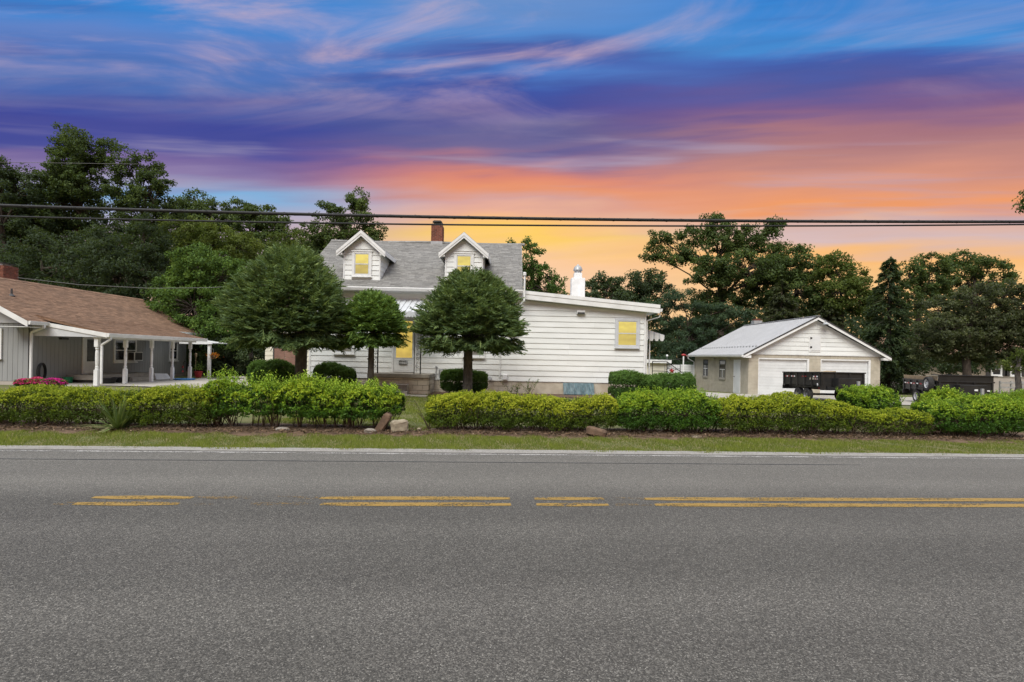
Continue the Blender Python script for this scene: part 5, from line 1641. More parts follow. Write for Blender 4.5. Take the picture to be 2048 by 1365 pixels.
MB().hexa([(-0.06, -0.08, 1.421), (2.40, -0.08, 1.421), (2.40, 0.5, 1.421), (-0.06, 0.5, 1.421), (-0.06, -0.08, 1.46), (2.40, -0.08, 1.46), (2.40, 0.5, 1.46), (-0.06, 0.5, 1.46)]).build('tarp_bar', blk, T2)
for j in range(7):
    MB().box(-0.052, -0.046, 1.15 + 0.3 * j, 1.30 + 0.3 * j, 0.93, 0.99).build('reflector', redp if j % 2 else whitep, T2)
MB().box(1.15, 1.28, -0.66, -0.63, 0.75, 0.83).build('sticker', whitep, T2)
MB().box(1.75, 2.1, -0.06, -0.05, 0.72, 0.78).build('sticker', whitep, T2)
o = MB().hexa([(x1 + 0.5, 27.4, 0.85), (x1 + 1.3, 27.5, 0.9), (x1 + 1.3, 28.3, 0.9), (x1 + 0.5, 28.3, 0.85), (x1 + 0.5, 27.4, 1.10), (x1 + 1.3, 27.5, 1.24), (x1 + 1.3, 28.3, 1.24), (x1 + 0.5, 28.3, 1.10)]).build('plywood_scrap', wood)
tag(o, 'pale plywood scrap lying inside the trailer before the garage', 'plywood')

# ================================================================== yard beyond the wing: shed wall, gate with star, clothes pole
YS = 43.0
gs = -0.62
sh = thing('garden_shed', 'low cream shed with white flat roof edge behind the wing', 'shed', (12, YS, gs))
A, B = U(1288, 726, YS), U(1334, 726, YS)
MB().box(A.x - 1.5, B.x, YS, YS + 2.6, gs - 0.2, A.z).build('wall', cream, sh)
C2 = U(1341, 719, YS)
MB().box(A.x - 1.7, C2.x, YS - 0.3, YS + 2.8, A.z + 0.002, A.z + 0.26).build('roof_edge', trim, sh)
gt = thing('yard_gate', 'white gate hung with a red star between the shed and garage', 'gate', (13, YS, gs))
A, B = U(1330, 729, YS), U(1360, 729, YS)
n = 7
for i in range(n):
    a_ = A.x + (B.x - A.x) * i / n
    MB().box(a_ + 0.008, a_ + (B.x - A.x) / n - 0.008, YS + 0.01, YS + 0.04, gs + 0.05, A.z - 0.02).build('board', doorwhite, gt)
MB().box(A.x - 0.04, A.x, YS - 0.02, YS + 0.06, gs, A.z).build('gate_post', galv, gt)
MB().box(B.x, B.x + 0.04, YS - 0.02, YS + 0.06, gs, A.z).build('gate_post', darkmetal, gt)
m = MB()
pts = [(A.x + (B.x - A.x) * t / 10, YS - 0.01, A.z - 0.35 - 0.06 * math.sin(t * 1.9)) for t in range(11)]
m.tube(pts, 0.012, 5)
for t in (2, 4, 7, 8):
    p = pts[t]; m.lathe([(0, 0), (0.05, 0.03), (0, 0.08)], p, 6)
m.build('wire_ornament', darkmetal, gt)
S1 = U(1343.5, 742, YS)
pts = []
for i in range(10):
    r = 0.25 if i % 2 == 0 else 0.10
    a_ = PI / 2 + i * PI / 5
    pts.append((S1.x + r * math.cos(a_), S1.z + r * math.sin(a_)))
m = MB()
cfront = (S1.x, YS - 0.10, S1.z)
vs = [(p[0], YS - 0.03, p[1]) for p in pts] + [cfront, (S1.x, YS - 0.02, S1.z)]
m.add(vs, [(i, (i + 1) % 10, 10) for i in range(10)] + [((i + 1) % 10, i, 11) for i in range(10)])
o = m.build('star_ornament', red); tag(o, 'red five-pointed metal star hanging on the white gate', 'star')
fn = thing('board_fence', 'white horizontal board fence between the gate and garage corner', 'fence', (14, YS, gs))
A, B = U(1361, 729, YS), U(1390, 729, YS)
n = 10
hh = (A.z - gs - 0.02) / n
for i in range(n):
    MB().box(A.x, B.x + 0.2, YS + 0.01, YS + 0.045, gs + 0.02 + hh * i, gs + 0.02 + hh * (i + 1) - 0.02).build('board', doorwhite, fn)
MB().box(A.x, B.x + 0.2, YS + 0.046, YS + 0.08, gs, A.z - 0.02).build('backing', gtrim, fn)
A = U(1367, 713, 37)
cp = thing('clothes_pole', 'white clothes-line pole beside the garage', 'pole', (A.x, 37, gz(A.x, 37)))
MB().tube([(A.x, 37, gz(A.x, 37) - 0.1), (A.x, 37, A.z)], 0.045, 10).build('post', trim, cp)
m = MB()
for dx in (-2.2, 1.0):
    m.tube([(A.x, 37, A.z - 0.15), (A.x + dx * 0.5, 37.8, A.z - 0.33), (A.x + dx, 38.6, A.z - 0.4 if dx > 0 else A.z - 0.12)], 0.008, 4)
m.build('line', thinwire, cp)
b = thing('bird_ornament', 'small red bird ornament on top of the white pole', 'ornament', (A.x, 37, A.z))
m = MB().lathe([(0.0, -0.16), (0.05, -0.11), (0.085, 0.0), (0.06, 0.10), (0.035, 0.15), (0, 0.18)], (A.x, 37, A.z + 0.09), 10, 'x')
m.build('body', red, b)
MB().hexa([(A.x + 0.1, 36.97, A.z + 0.05), (A.x + 0.32, 36.98, A.z + 0.0), (A.x + 0.32, 37.02, A.z + 0.0), (A.x + 0.1, 37.03, A.z + 0.05), (A.x + 0.1, 36.97, A.z + 0.09), (A.x + 0.32, 36.98, A.z + 0.02), (A.x + 0.32, 37.02, A.z + 0.02), (A.x + 0.1, 37.03, A.z + 0.09)]).build('tail', red, b)
A = U(1341, 712, 45)
lp = thing('globe_lamp', 'small white globe lamp behind the shed roof', 'lamp', (A.x, 45, -0.6))
MB().lathe([(0.0, -0.11), (0.07, -0.085), (0.11, 0.0), (0.07, 0.085), (0.0, 0.11)], (A.x, 46, A.z), 14).build('globe', trim, lp, smooth_=True)
MB().tube([(A.x, 46, -0.7), (A.x, 46, A.z - 0.1)], 0.025, 8).build('post', galv, lp)

# far tan house at the edge of the lot
FH = thing('far_house', 'tan bungalow with pale lower wall far beyond the trailers', 'house', (52, 50, -0.72))
x0 = U(1940, 760, 50).x
MB().box(x0 - 6, x0 + 16, 50.02, 58, -1.2, 2.3).build('wall', tan, FH)
MB().box(x0 - 6.04, x0 + 16.04, 49.98, 58, -1.2, 0.62).build('lower_wall', whitewash, FH)
MB().box(x0 - 6.05, x0 + 16.05, 49.93, 49.98, 0.60, 0.68).build('ledge', concrete, FH)
MB().prism([(49.2, 2.25), (58.8, 2.25), (54, 4.2)], x0 - 6.6, x0 + 16.6, 'x').build('roof', shingle_b, FH)
for px in (1992, 2030):
    A = U(px, 760, 50)
    w = sash_window(FH, A.x - 0.5, A.x + 0.5, 0.7, 2.0, 50.0, trim, (glass, glass), fw=0.14)
    for sx_ in (-0.95, 0.55):
        MB().box(A.x + sx_, A.x + sx_ + 0.4, 49.96, 50.01, 0.75, 1.95).build('shutter', darkmetal, w)
m = MB()
fr = thing('rail_fence', 'grey two-rail fence in front of the far tan house', 'fence', (46, 47.5, -0.7))
for i in range(5):
    A = U(2000 + 22 * i, 770, 47.5)
    MB().box(A.x - 0.06, A.x + 0.06, 47.44, 47.56, -0.9, 0.35).build('post', galv, fr)
A, B = U(2000, 770, 47.5), U(2088, 770, 47.5)
for z in (-0.2, 0.2):
    MB().box(A.x, B.x, 47.4, 47.435, z - 0.07, z + 0.07).build('rail', galv, fr)

# ================================================================== cables
def wire_run(name, label, pts, rad, mat, group=None, n=60, lash=False):
    """smooth curve through three points (photo x, y, distance)"""
    P3 = [U(*p) for p in pts]
    out = []
    for i in range(n + 1):
        t = -0.35 + 1.7 * i / n
        l0, l1, l2 = (t - 0.5) * (t - 1) * 2, -4 * t * (t - 1), 2 * t * (t - 0.5)
        out.append(P3[0] * l0 + P3[1] * l1 + P3[2] * l2)
    m = MB().tube(out, rad, 8)
    if lash:                                      # thin lashing wire wound round the bundle
        h = []
        for i in range(n * 6):
            t = i / (n * 6.0) * n
            k = int(t); f_ = t - k
            p = out[k].lerp(out[min(k + 1, n)], f_)
            a = i * 1.15
            h.append(p + Vector((0, math.cos(a), math.sin(a))) * rad * 1.02)
        m.tube(h, rad * 0.16, 4)
    o = m.build(name, mat, smooth_=True)
    tag(o, label, 'cable', group)
    return o


wire_run('utility_cable', 'thick black utility cable spanning the sky above the house, upper of the pair', [(0, 411.5, 12.6), (1024, 437, 13.3), (2048, 444, 14.0)], 0.038, cable, 'roadside cables', lash=True)
wire_run('utility_cable', 'thinner black utility cable just below the thick one', [(0, 433, 12.6), (1024, 451, 13.3), (2048, 449.5, 14.0)], 0.021, cable, 'roadside cables')
A = [U(36, 556, 24.6), U(160, 570, 24.3), U(300, 577, 24.0), U(420, 576, 23.8), U(560, 566, 23.6), U(640, 558, 23.5)]
o = MB().tube(A, 0.012, 5).build('service_wire', thinwire); tag(o, 'thin grey wire running from the ranch chimney to the white house', 'cable')
A = [U(-160, 323, 30), U(0, 325, 32), U(150, 327, 34), U(290, 329, 36)]
o = MB().tube(A, 0.014, 5).build('service_wire', thinwire); tag(o, 'thin pale wire crossing the tall trees near the top of their crowns', 'cable')


# ================================================================== stones by the hedge
def rock(name, label, cx, cy, cz, sx_, sy_, sz_, mat, rotz=0.0, tilt=0.0, seed=1, sharp=0.5):
    r_ = random.Random(seed)
    n1, n2 = 9, 14
    vs, fs = [], []
    for i in range(n1 + 1):
        a = -PI / 2 + PI * i / n1
        for j in range(n2):
            b = 2 * PI * j / n2
            p = [math.cos(a) * math.cos(b), math.cos(a) * math.sin(b), math.sin(a)]
            p = [math.copysign(abs(q) ** sharp, q) for q in p]
            k = 1 + r_.uniform(-0.07, 0.07)
            x, y, z = p[0] * sx_ * k, p[1] * sy_ * k, p[2] * sz_ * (1 + r_.uniform(-0.06, 0.06))
            x, z = x * math.cos(tilt) + z * math.sin(tilt), -x * math.sin(tilt) + z * math.cos(tilt)
            x, y = x * math.cos(rotz) - y * math.sin(rotz), x * math.sin(rotz) + y * math.cos(rotz)
            vs.append((cx + x, cy + y, cz + z))
    for i in range(n1):
        for j in range(n2):
            fs.append((i * n2 + j, i * n2 + (j + 1) % n2, (i + 1) * n2 + (j + 1) % n2, (i + 1) * n2 + j))
    o = MB().add(vs, fs).build(name, mat)
    tag(o, label, 'stone', 'stones along the hedge')
    return o


A = U(766, 849, 11.75)
rock('stone_slab', 'long brown stone slab leaning against the pale block at the hedge gap', A.x, 11.75, A.z - 0.0, 0.085, 0.13, 0.27, brownstone, 0.0, 0.52, 2, 0.35)
A = U(799, 854, 11.7)
rock('stone_block', 'pale squared field stone on top of another at the hedge gap', A.x, 11.7, A.z + 0.02, 0.185, 0.16, 0.125, stone, 0.25, -0.06, 3, 0.42)
A = U(797, 869.5, 11.6)
rock('stone_block', 'flat grey stone underneath the pale squared stone', A.x, 11.65, A.z, 0.18, 0.14, 0.045, greystone, 0.1, 0.0, 4, 0.5)
A = U(741, 866, 11.6)
rock('stone', 'rounded grey stone half buried beside the leaning slab', A.x, 11.6, 0.02, 0.13, 0.1, 0.07, greystone, 0.3, 0.1, 5, 0.8)
A = U(1192, 864, 11.75)
rock('stone_slab', 'flat brown stone slab tipped under the hedge right of the gap', A.x, 11.75, A.z, 0.215, 0.12, 0.085, brownstone, -0.25, 0.20, 6, 0.4)
A = U(1392, 876, 11.95)
rock('stone', 'small rounded stone at the hedge foot, farthest right of the stones', A.x, 11.95, A.z + 0.0, 0.13, 0.1, 0.06, stone, 0.3, 0.0, 7, 0.7)
A = U(838, 861, 12.1)
rock('stone', 'small tan stone on the lawn edge in the hedge gap, left of two', A.x, 12.15, 0.02, 0.05, 0.04, 0.03, stone, 0.3, 0.0, 8, 0.7)
A = U(866, 862, 12.1)
rock('stone', 'small tan stone on the lawn edge in the hedge gap, right of two', A.x, 12.15, 0.02, 0.06, 0.04, 0.03, stone, 0.3, 0.0, 9, 0.7)
A = U(565, 862, 11.6)
rock('stone', 'low mossy stone under the leggy hedge stems', A.x, 11.6, 0.02, 0.15, 0.1, 0.06, greystone, 0.2, 0.0, 10, 0.8)


# ================================================================== hedges and shrubs
def lump(x, k, ph):
    return 0.5 * math.sin(k * x + ph) + 0.3 * math.sin(2.3 * k * x + 1.7 * ph) + 0.2 * math.sin(4.1 * k * x + 2.9 * ph)


def hedge(name, label, cat, x0, x1, yc, h, a, mat, dens=4200, leaf=(0.045, 0.02), z0=0.05, leggy=0.0, growth=0.75, sprigs=60, sprig_h=0.14, base=None, group=None, stems=14, ends=5.0, p=3.2, dull=0.0, amp=0.11, slope=RA, twigs=0, gap=0.0):
    """clipped hedge: leaves spread through a lumpy rounded shell, older wood inside"""
    L = x1 - x0
    gx, gy_ = (x0 + x1) / 2, yc
    g0 = gz(gx, gy_) if base is None else base
    T = thing(name, label, cat, (gx, gy_, g0), group=group)
    ph = random.uniform(0, 6)
    area = L * (2 * h + 2 * a) * 0.75
    n = int(dens * area)
    per = 11
    ncl = max(1, n // per); n = ncl * per
    u = np.repeat(rng.uniform(-1, 1, ncl), per) + rng.normal(0, 0.030, n) / L * 2
    u = np.clip(u, -1, 1)
    th = np.repeat(rng.uniform(-0.25 * PI, 1.25 * PI, ncl), per) + rng.normal(0, 0.055, n)   # leaves in tufts round the section
    incl = np.repeat(np.minimum(rng.exponential(0.09, ncl) - 0.05, 0.6), per)
    keep = (np.sin(th) > -0.55) | (rng.uniform(0, 1, n) < 0.3)
    u, th, incl = u[keep], th[keep], incl[keep]; n = len(u)
    ct, st = np.cos(th), np.sin(th)
    ce = np.sign(ct) * np.abs(ct) ** (2 / p); se = np.sign(st) * np.abs(st) ** (2 / p)
    endk = np.clip(1 - np.abs(u) ** ends, 0.02, 1) ** 0.5
    X = x0 + L * (u + 1) / 2
    bump = amp * (np.sin(5.1 * X + ph) * 0.5 + np.sin(11 * X + 3 * th + 2 * ph) * 0.35 + np.sin(19 * X + 7 * th) * 0.25)
    tall = 1 + 0.13 * (np.sin(2.1 * X + ph) * 0.6 + np.sin(4.7 * X + ph * 2) * 0.4)
    inn = incl + np.minimum(rng.exponential(0.05, n), 0.4)          # how deep under the surface
    k = (1 + bump / max(a, 0.2) - inn)
    b = (h * tall - z0) / 2
    zc = z0 + b
    Y = yc + (X - gx) * slope + a * ce * k * (0.35 + 0.65 * endk)
    Z = zc + b * se * k * (0.55 + 0.45 * endk)
    # thin, leggy lower part
    if leggy:
        low = np.clip(1 - (Z - z0) / (h * 0.55), 0, 1)
        keep = rng.uniform(0, 1, n) > low * leggy
        X, Y, Z, ct, st, inn, u, bump, tall = [q[keep] for q in (X, Y, Z, ct, st, inn, u, bump, tall)]; n = len(X)
    patch = 0.5 + 0.5 * np.sin(6.3 * X + 2.1 * Z * 6 + ph) * np.sin(9.1 * Z + 3.3 * X)
    if gap:
        keep = rng.uniform(0, 1, n) > gap * (patch < 0.30)
        X, Y, Z, ct, st, inn, u, bump, tall, patch = [q[keep] for q in (X, Y, Z, ct, st, inn, u, bump, tall, patch)]; n = len(X)
    nr = np.stack([rng.normal(0, 0.55, n) + u * 0.3, ct + rng.normal(0, 0.55, n), st + 0.35 + rng.normal(0, 0.45, n)], 1)
    ax = np.stack([rng.normal(0, 0.7, n), ct * 0.5 + rng.normal(0, 0.5, n), 0.55 + rng.normal(0, 0.55, n)], 1)
    ln = rng.uniform(0.7, 1.25, n) * leaf[0]; wd = rng.uniform(0.75, 1.2, n) * leaf[1]
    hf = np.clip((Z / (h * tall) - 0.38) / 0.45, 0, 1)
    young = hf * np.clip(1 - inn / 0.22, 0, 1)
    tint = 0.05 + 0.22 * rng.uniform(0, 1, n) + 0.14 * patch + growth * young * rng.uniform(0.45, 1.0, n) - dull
    c = np.stack([X, Y, g0 + Z], 1)
    q1 = leaves(c, ax, nr, ln, wd)
    t1 = tint
    if sprigs:
        m_ = sprigs
        sx_ = rng.uniform(x0 + 0.05 * L, x1 - 0.05 * L, m_)
        thh = PI / 2 + rng.normal(0, 0.55, m_)
        yy = yc + (sx_ - gx) * slope + a * np.sign(np.cos(thh)) * np.abs(np.cos(thh)) ** (2 / p) * 0.95
        ts_ = 1 + 0.13 * (np.sin(2.1 * sx_ + ph) * 0.6 + np.sin(4.7 * sx_ + ph * 2) * 0.4)
        b = (h * ts_ - z0) / 2
        zc = z0 + b
        zz = zc + b * np.abs(np.sin(thh)) ** (2 / p) - 0.03
        eu = np.clip(1 - np.abs(2 * (sx_ - x0) / L - 1) ** ends, 0.02, 1) ** 0.5
        zz = zc + (zz - zc) * (0.55 + 0.45 * eu)
        sh_ = sprig_h * rng.uniform(0.35, 1.3, m_)
        dirs = unit(np.stack([rng.normal(0, 0.3, m_), np.cos(thh) * 0.5 + rng.normal(0, 0.2, m_), np.ones(m_)], 1))
        nl = 9
        f_ = np.tile(np.linspace(0.0, 1.0, nl), (m_, 1))
        cc = np.stack([sx_, yy, g0 + zz], 1)[:, None, :] + dirs[:, None, :] * (sh_[:, None] * f_)[:, :, None]
        an = rng.uniform(0, 2 * PI, (m_, nl)) * 0 + np.arange(nl)[None, :] * 2.4 + rng.uniform(0, 6, (m_, 1))
        out = np.stack([np.cos(an), np.sin(an), 0.7 * np.ones_like(an)], 2)
        cc = (cc + out * leaf[0] * 0.35).reshape(-1, 3); out = out.reshape(-1, 3)
        nn = len(cc)
        q2 = leaves(cc, out, np.stack([-out[:, 0], -out[:, 1], np.ones(nn)], 1), rng.uniform(0.8, 1.3, nn) * leaf[0], rng.uniform(0.8, 1.2, nn) * leaf[1])
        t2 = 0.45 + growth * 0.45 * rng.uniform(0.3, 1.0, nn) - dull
        q1 = np.concatenate([q1, q2]); t1 = np.concatenate([t1, t2])
    ni = int(0.42 * n)                                          # inner leaves, tinted dark to stand for the shade inside
    ui = rng.uniform(-0.97, 0.97, ni); ri = rng.uniform(0.15, 0.86, ni) ** 0.6; ti = rng.uniform(0, 2 * PI, ni)
    ei = np.clip(1 - np.abs(ui) ** ends, 0.02, 1) ** 0.5
    xi = x0 + L * (ui + 1) / 2
    cti, sti = np.cos(ti), np.sin(ti)
    hb = (h - z0) / 2
    yi = yc + (xi - gx) * slope + a * np.sign(cti) * np.abs(cti) ** (2 / p) * ri * (0.35 + 0.65 * ei)
    zi = z0 + hb + hb * np.sign(sti) * np.abs(sti) ** (2 / p) * ri * (0.55 + 0.45 * ei)
    kp = rng.uniform(0, 1, ni) > leggy * 0.9 * np.clip(1 - zi / (h * 0.55), 0, 1)
    xi, yi, zi = xi[kp], yi[kp], zi[kp]; ni = len(xi)
    q3 = leaves(np.stack([xi, yi, g0 + zi], 1), rng.normal(0, 1, (ni, 3)), rng.normal(0, 1, (ni, 3)), np.full(ni, leaf[0] * 1.15), np.full(ni, leaf[1] * 1.2))
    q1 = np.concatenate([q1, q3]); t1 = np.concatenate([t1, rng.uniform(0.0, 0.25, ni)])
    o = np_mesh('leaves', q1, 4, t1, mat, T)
    # stems and twigs
    m = MB()
    for i in range(int(stems * L) + 2):
        bx = random.uniform(x0 + 0.06 * L, x1 - 0.06 * L); by = yc + (bx - gx) * slope + random.gauss(0, 0.12)
        for j in range(random.randint(3, 5)):
            tx = bx + random.gauss(0, 0.22); ty = by + random.gauss(0, a * 0.45); tz = z0 + (h - z0) * random.uniform(0.45, 0.92)
            mx = bx + (tx - bx) * 0.35 + random.gauss(0, 0.03); my = by + (ty - by) * 0.35
            r = random.uniform(0.004, 0.011)
            m.tube([(bx, by, g0 - 0.02), (mx, my, g0 + tz * 0.45), (tx, ty, g0 + tz)], [r, r * 0.8, r * 0.35], 4, cap=False)
    for i in range(int(twigs * L)):
        bx = random.uniform(x0, x1); by = yc + (bx - gx) * slope - a * random.uniform(0.3, 0.95); bz = random.uniform(0.02, h * 0.55)
        aa = random.uniform(-1.2, 1.2); l = random.uniform(0.1, 0.4)
        e = (bx + l * math.sin(aa), by + random.uniform(-0.1, 0.08), bz + l * math.cos(aa) * 0.8)
        md = (bx + l * 0.5 * math.sin(aa) + random.gauss(0, 0.03), by, bz + l * 0.5 * math.cos(aa) * 0.8)
        m.tube([(bx, by, g0 + bz), (md[0], md[1], g0 + md[2]), (e[0], e[1], g0 + e[2])], [0.004, 0.0035, 0.002], 3, cap=False)
    m.build('stems', twig, T)
    return T


def hx(px, d):
    return (px - 1024) * d / F


HG = 'roadside hedges'
def yl_(x):                                                  # hedge centre line
    return 12.35 + 0.062 * x

def rh(label, pa, pb, h, a, mat, **kw):
    d = 12.35
    for _ in range(3):
        xa, xb = hx(pa, d), hx(pb, d)
        d = yl_((xa + xb) / 2)
    return hedge('hedge', label, 'hedge', xa, xb, d, h, a, mat, group=HG, **kw)


rh('privet hedge section at the left edge of the photo, beside the yucca', -70, 232, 0.74, 0.52, privet, twigs=34, leggy=0.45, growth=0.68, sprigs=260, sprig_h=0.10, dull=0.03, gap=0.35)
rh('thick rounded privet hedge section just right of the yucca', 240, 452, 0.84, 0.55, privet, twigs=10, leggy=0.15, growth=0.66, sprigs=220, sprig_h=0.10)
rh('loose leggy hedge with bare stems and tall sprigs beneath the tallest spruce', 425, 572, 0.96, 0.50, glossy, leaf=(0.075, 0.026), dens=2100, leggy=0.6, growth=0.85, sprigs=120, sprig_h=0.30, stems=10, z0=0.22, amp=0.12, gap=0.55)
rh('bright glossy hedge left of the stones at the gap', 556, 806, 0.94, 0.58, glossy, leaf=(0.078, 0.027), dens=2500, leggy=0.35, growth=1.0, sprigs=260, sprig_h=0.20, stems=10, z0=0.20, amp=0.11, ends=3.0, gap=0.2)
rh('small rounded yellow-green hedge just right of the lawn gap', 856, 950, 0.80, 0.50, privet, leggy=0.10, growth=1.0, sprigs=130, sprig_h=0.08, ends=3.0)
rh('low yellow-green hedge before the wing, left of the brown stone slab', 930, 1240, 0.77, 0.52, privet, twigs=8, leggy=0.15, growth=1.0, sprigs=330, sprig_h=0.08)
rh('dark green hedge with bright tips between the brown slab and the garage view', 1222, 1445, 0.86, 0.56, glossy, leaf=(0.048, 0.024), dens=4000, leggy=0.12, growth=0.75, sprigs=170, sprig_h=0.15)
rh('long privet hedge below the garage with brown twigs showing', 1415, 1705, 0.82, 0.55, privet, twigs=26, leggy=0.30, growth=0.78, sprigs=300, sprig_h=0.07)
rh('thin twiggy hedge section with bare lower branches below the trailers', 1690, 1862, 0.60, 0.52, privet, twigs=80, leggy=0.85, growth=0.68, sprigs=170, sprig_h=0.07, dull=0.02, gap=0.3)
rh('broad dark hedge at the right end of the row', 1838, 2044, 0.84, 0.62, glossy, leaf=(0.050, 0.024), dens=3800, twigs=14, leggy=0.35, growth=0.78, sprigs=190, sprig_h=0.10, ends=4.0)
hedge('shrub', 'bright shrub mound rising behind the hedge before the second trailer', 'shrub', hx(1842, 14.0), hx(1952, 14.0), 14.0, 0.90, 0.5, glossy, leaf=(0.055, 0.026), dens=3200, growth=0.9, sprigs=120, sprig_h=0.14, ends=2.0, p=2.0, group='shrubs')
hedge('shrub', 'round clipped bright shrub in front of the dump trailer tongue', 'shrub', hx(1684, 15.2), hx(1792, 15.2), 15.2, 1.08, 0.62, glossy, leaf=(0.055, 0.026), dens=3600, growth=0.75, sprigs=150, sprig_h=0.11, ends=3.0, p=2.4, group='shrubs', base=-0.05)
hedge('shrub', 'leafy shrub cut by the right edge of the photo behind the hedge', 'shrub', hx(1985, 14.6), hx(2110, 14.6), 14.6, 0.92, 0.6, glossy, leaf=(0.055, 0.026), dens=3000, growth=0.7, sprigs=110, sprig_h=0.14, ends=2.4, p=2.2, group='shrubs')
# clipped evergreens at the foot of the white house
FS = 'clipped evergreens at the white house'
kw = dict(leaf=(0.070, 0.026), dens=3900, growth=0.5, sprigs=220, sprig_h=0.09, slope=0, group=FS, stems=5, amp=0.10, base=hg)
hedge('evergreen_shrub', 'dark evergreen shrub at the foot of the tallest spruce', 'shrub', hx(508, 22), hx(598, 22), 21.8, 1.18, 0.7, yew, ends=2.4, p=2.2, **kw)
hedge('evergreen_shrub', 'low flat evergreen shrub under the window left of the porch', 'shrub', hx(631, 22.6), hx(711, 22.6), 22.6, 1.08, 0.55, yew, ends=4, **kw)
hedge('evergreen_shrub', 'round evergreen shrub behind the trunk of the right-hand spruce', 'shrub', hx(883, 22.3), hx(976, 22.3), 22.3, 1.04, 0.62, yew, ends=3, **kw)
hedge('evergreen_shrub', 'boxy clipped evergreen at the far corner of the wing, left of the pair', 'shrub', hx(1221, 21.6), hx(1318, 21.6), 21.6, 1.02, 0.72, yew, ends=12, p=4, **kw)
hedge('evergreen_shrub', 'rounded clipped evergreen beyond the wing corner, right of the pair', 'shrub', hx(1276, 22.6), hx(1388, 22.6), 22.6, 1.0, 0.75, yew, ends=3, p=2.6, **kw)


def yucca():
    A = U(238, 850, 11.25)
    T = thing('yucca', 'spiky yucca clump growing at the front of the hedge', 'yucca', (A.x, 11.25, 0))
    qs, ts = [], []
    for i in range(96):
        az_ = random.uniform(0, 2 * PI)
        el = random.uniform(0.12, 1.45)
        l = random.uniform(0.5, 0.88)
        p0 = Vector((A.x + 0.03 * math.cos(az_), 11.25 + 0.03 * math.sin(az_), 0.02))
        d = Vector((math.cos(az_) * math.cos(el), math.sin(az_) * math.cos(el), math.sin(el)))
        s_ = d.cross(Vector((0, 0, 1))).normalized()
        w = random.uniform(0.016, 0.026)
        drop = 0.10 * (1 - el / 1.5)
        pts = [p0, p0 + d * l * 0.5, p0 + d * l - Vector((0, 0, drop))]
        ws = [w, w * 0.9, 0.001]
        t = 0.9 if (el < 0.3 and random.random() < 0.6) else random.uniform(0.1, 0.75)
        for k in range(2):
            qs.append([pts[k] - s_ * ws[k], pts[k] + s_ * ws[k], pts[k + 1] + s_ * ws[k + 1], pts[k + 1] - s_ * ws[k + 1]]); ts.append(t)
    np_mesh('blades', np.array([[list(p) for p in q] for q in qs]), 4, np.array(ts), yuccam, T)


yucca()


def weed(label, px, d, h, n):
    A = U(px, 790, d)
    z = gz(A.x, d)
    T = thing('weed', label, 'weed', (A.x, d, z), group='weeds by the house wall')
    m = MB(); cs = []
    for i in range(7):
        e = (A.x + random.gauss(0, 0.28), d + random.gauss(0, 0.1), z + h * random.uniform(0.5, 1.0))
        b = (A.x + random.gauss(0, 0.1), d, z)
        m.tube([b, ((b[0] + e[0]) / 2 + 0.02, d, (b[2] + e[2]) / 2 + 0.05), e], [0.006, 0.004, 0.002], 4, cap=False)
        for k in range(n // 7):
            f_ = random.uniform(0.25, 1.0)
            cs.append([b[j] + (e[j] - b[j]) * f_ + random.gauss(0, 0.035) for j in range(3)])
    m.build('stems', twig, T)
    c = np.array(cs); k = len(c)
    np_mesh('leaves', leaves(c, rng.normal(0, 1, (k, 3)), rng.normal(0, 0.6, (k, 3)) + np.array([0, -0.3, 1]), np.full(k, 0.075), np.full(k, 0.03)), 4, rng.uniform(0.3, 0.9, k), mapleleaf, T)


weed('thin leafy weed by the wing foundation right of the spruce trunk', 1056, 23.3, 0.75, 150)
weed('low leafy weed before the wing foundation, left of the cellar well', 1030, 23.2, 0.5, 110)


# ================================================================== clipped spruces on the lawn
def trunk_mesh(T, pts, rads, mat, n=12, limbs=(), knots=0):
    m = MB()
    # a flared, slightly irregular trunk
    P_ = [Vector(p) for p in pts]
    m.tube(P_, rads, n)
    for (ps, rs) in limbs:
        m.tube(ps, rs, 6, cap=False)
    for i in range(knots):
        k = random.random()
        j = int(k * (len(P_) - 1)); f_ = k * (len(P_) - 1) - j
        p = P_[j].lerp(P_[j + 1], f_); r = rads[j] + (rads[j + 1] - rads[j]) * f_
        a = random.uniform(0, 2 * PI)
        d = Vector((math.cos(a), math.sin(a), 0.15))
        m.tube([p + d * r * 0.7, p + d * (r + random.uniform(0.02, 0.06))], [r * 0.22, r * 0.15], 6)
    return m.build('trunk', mat, T, smooth_=True)


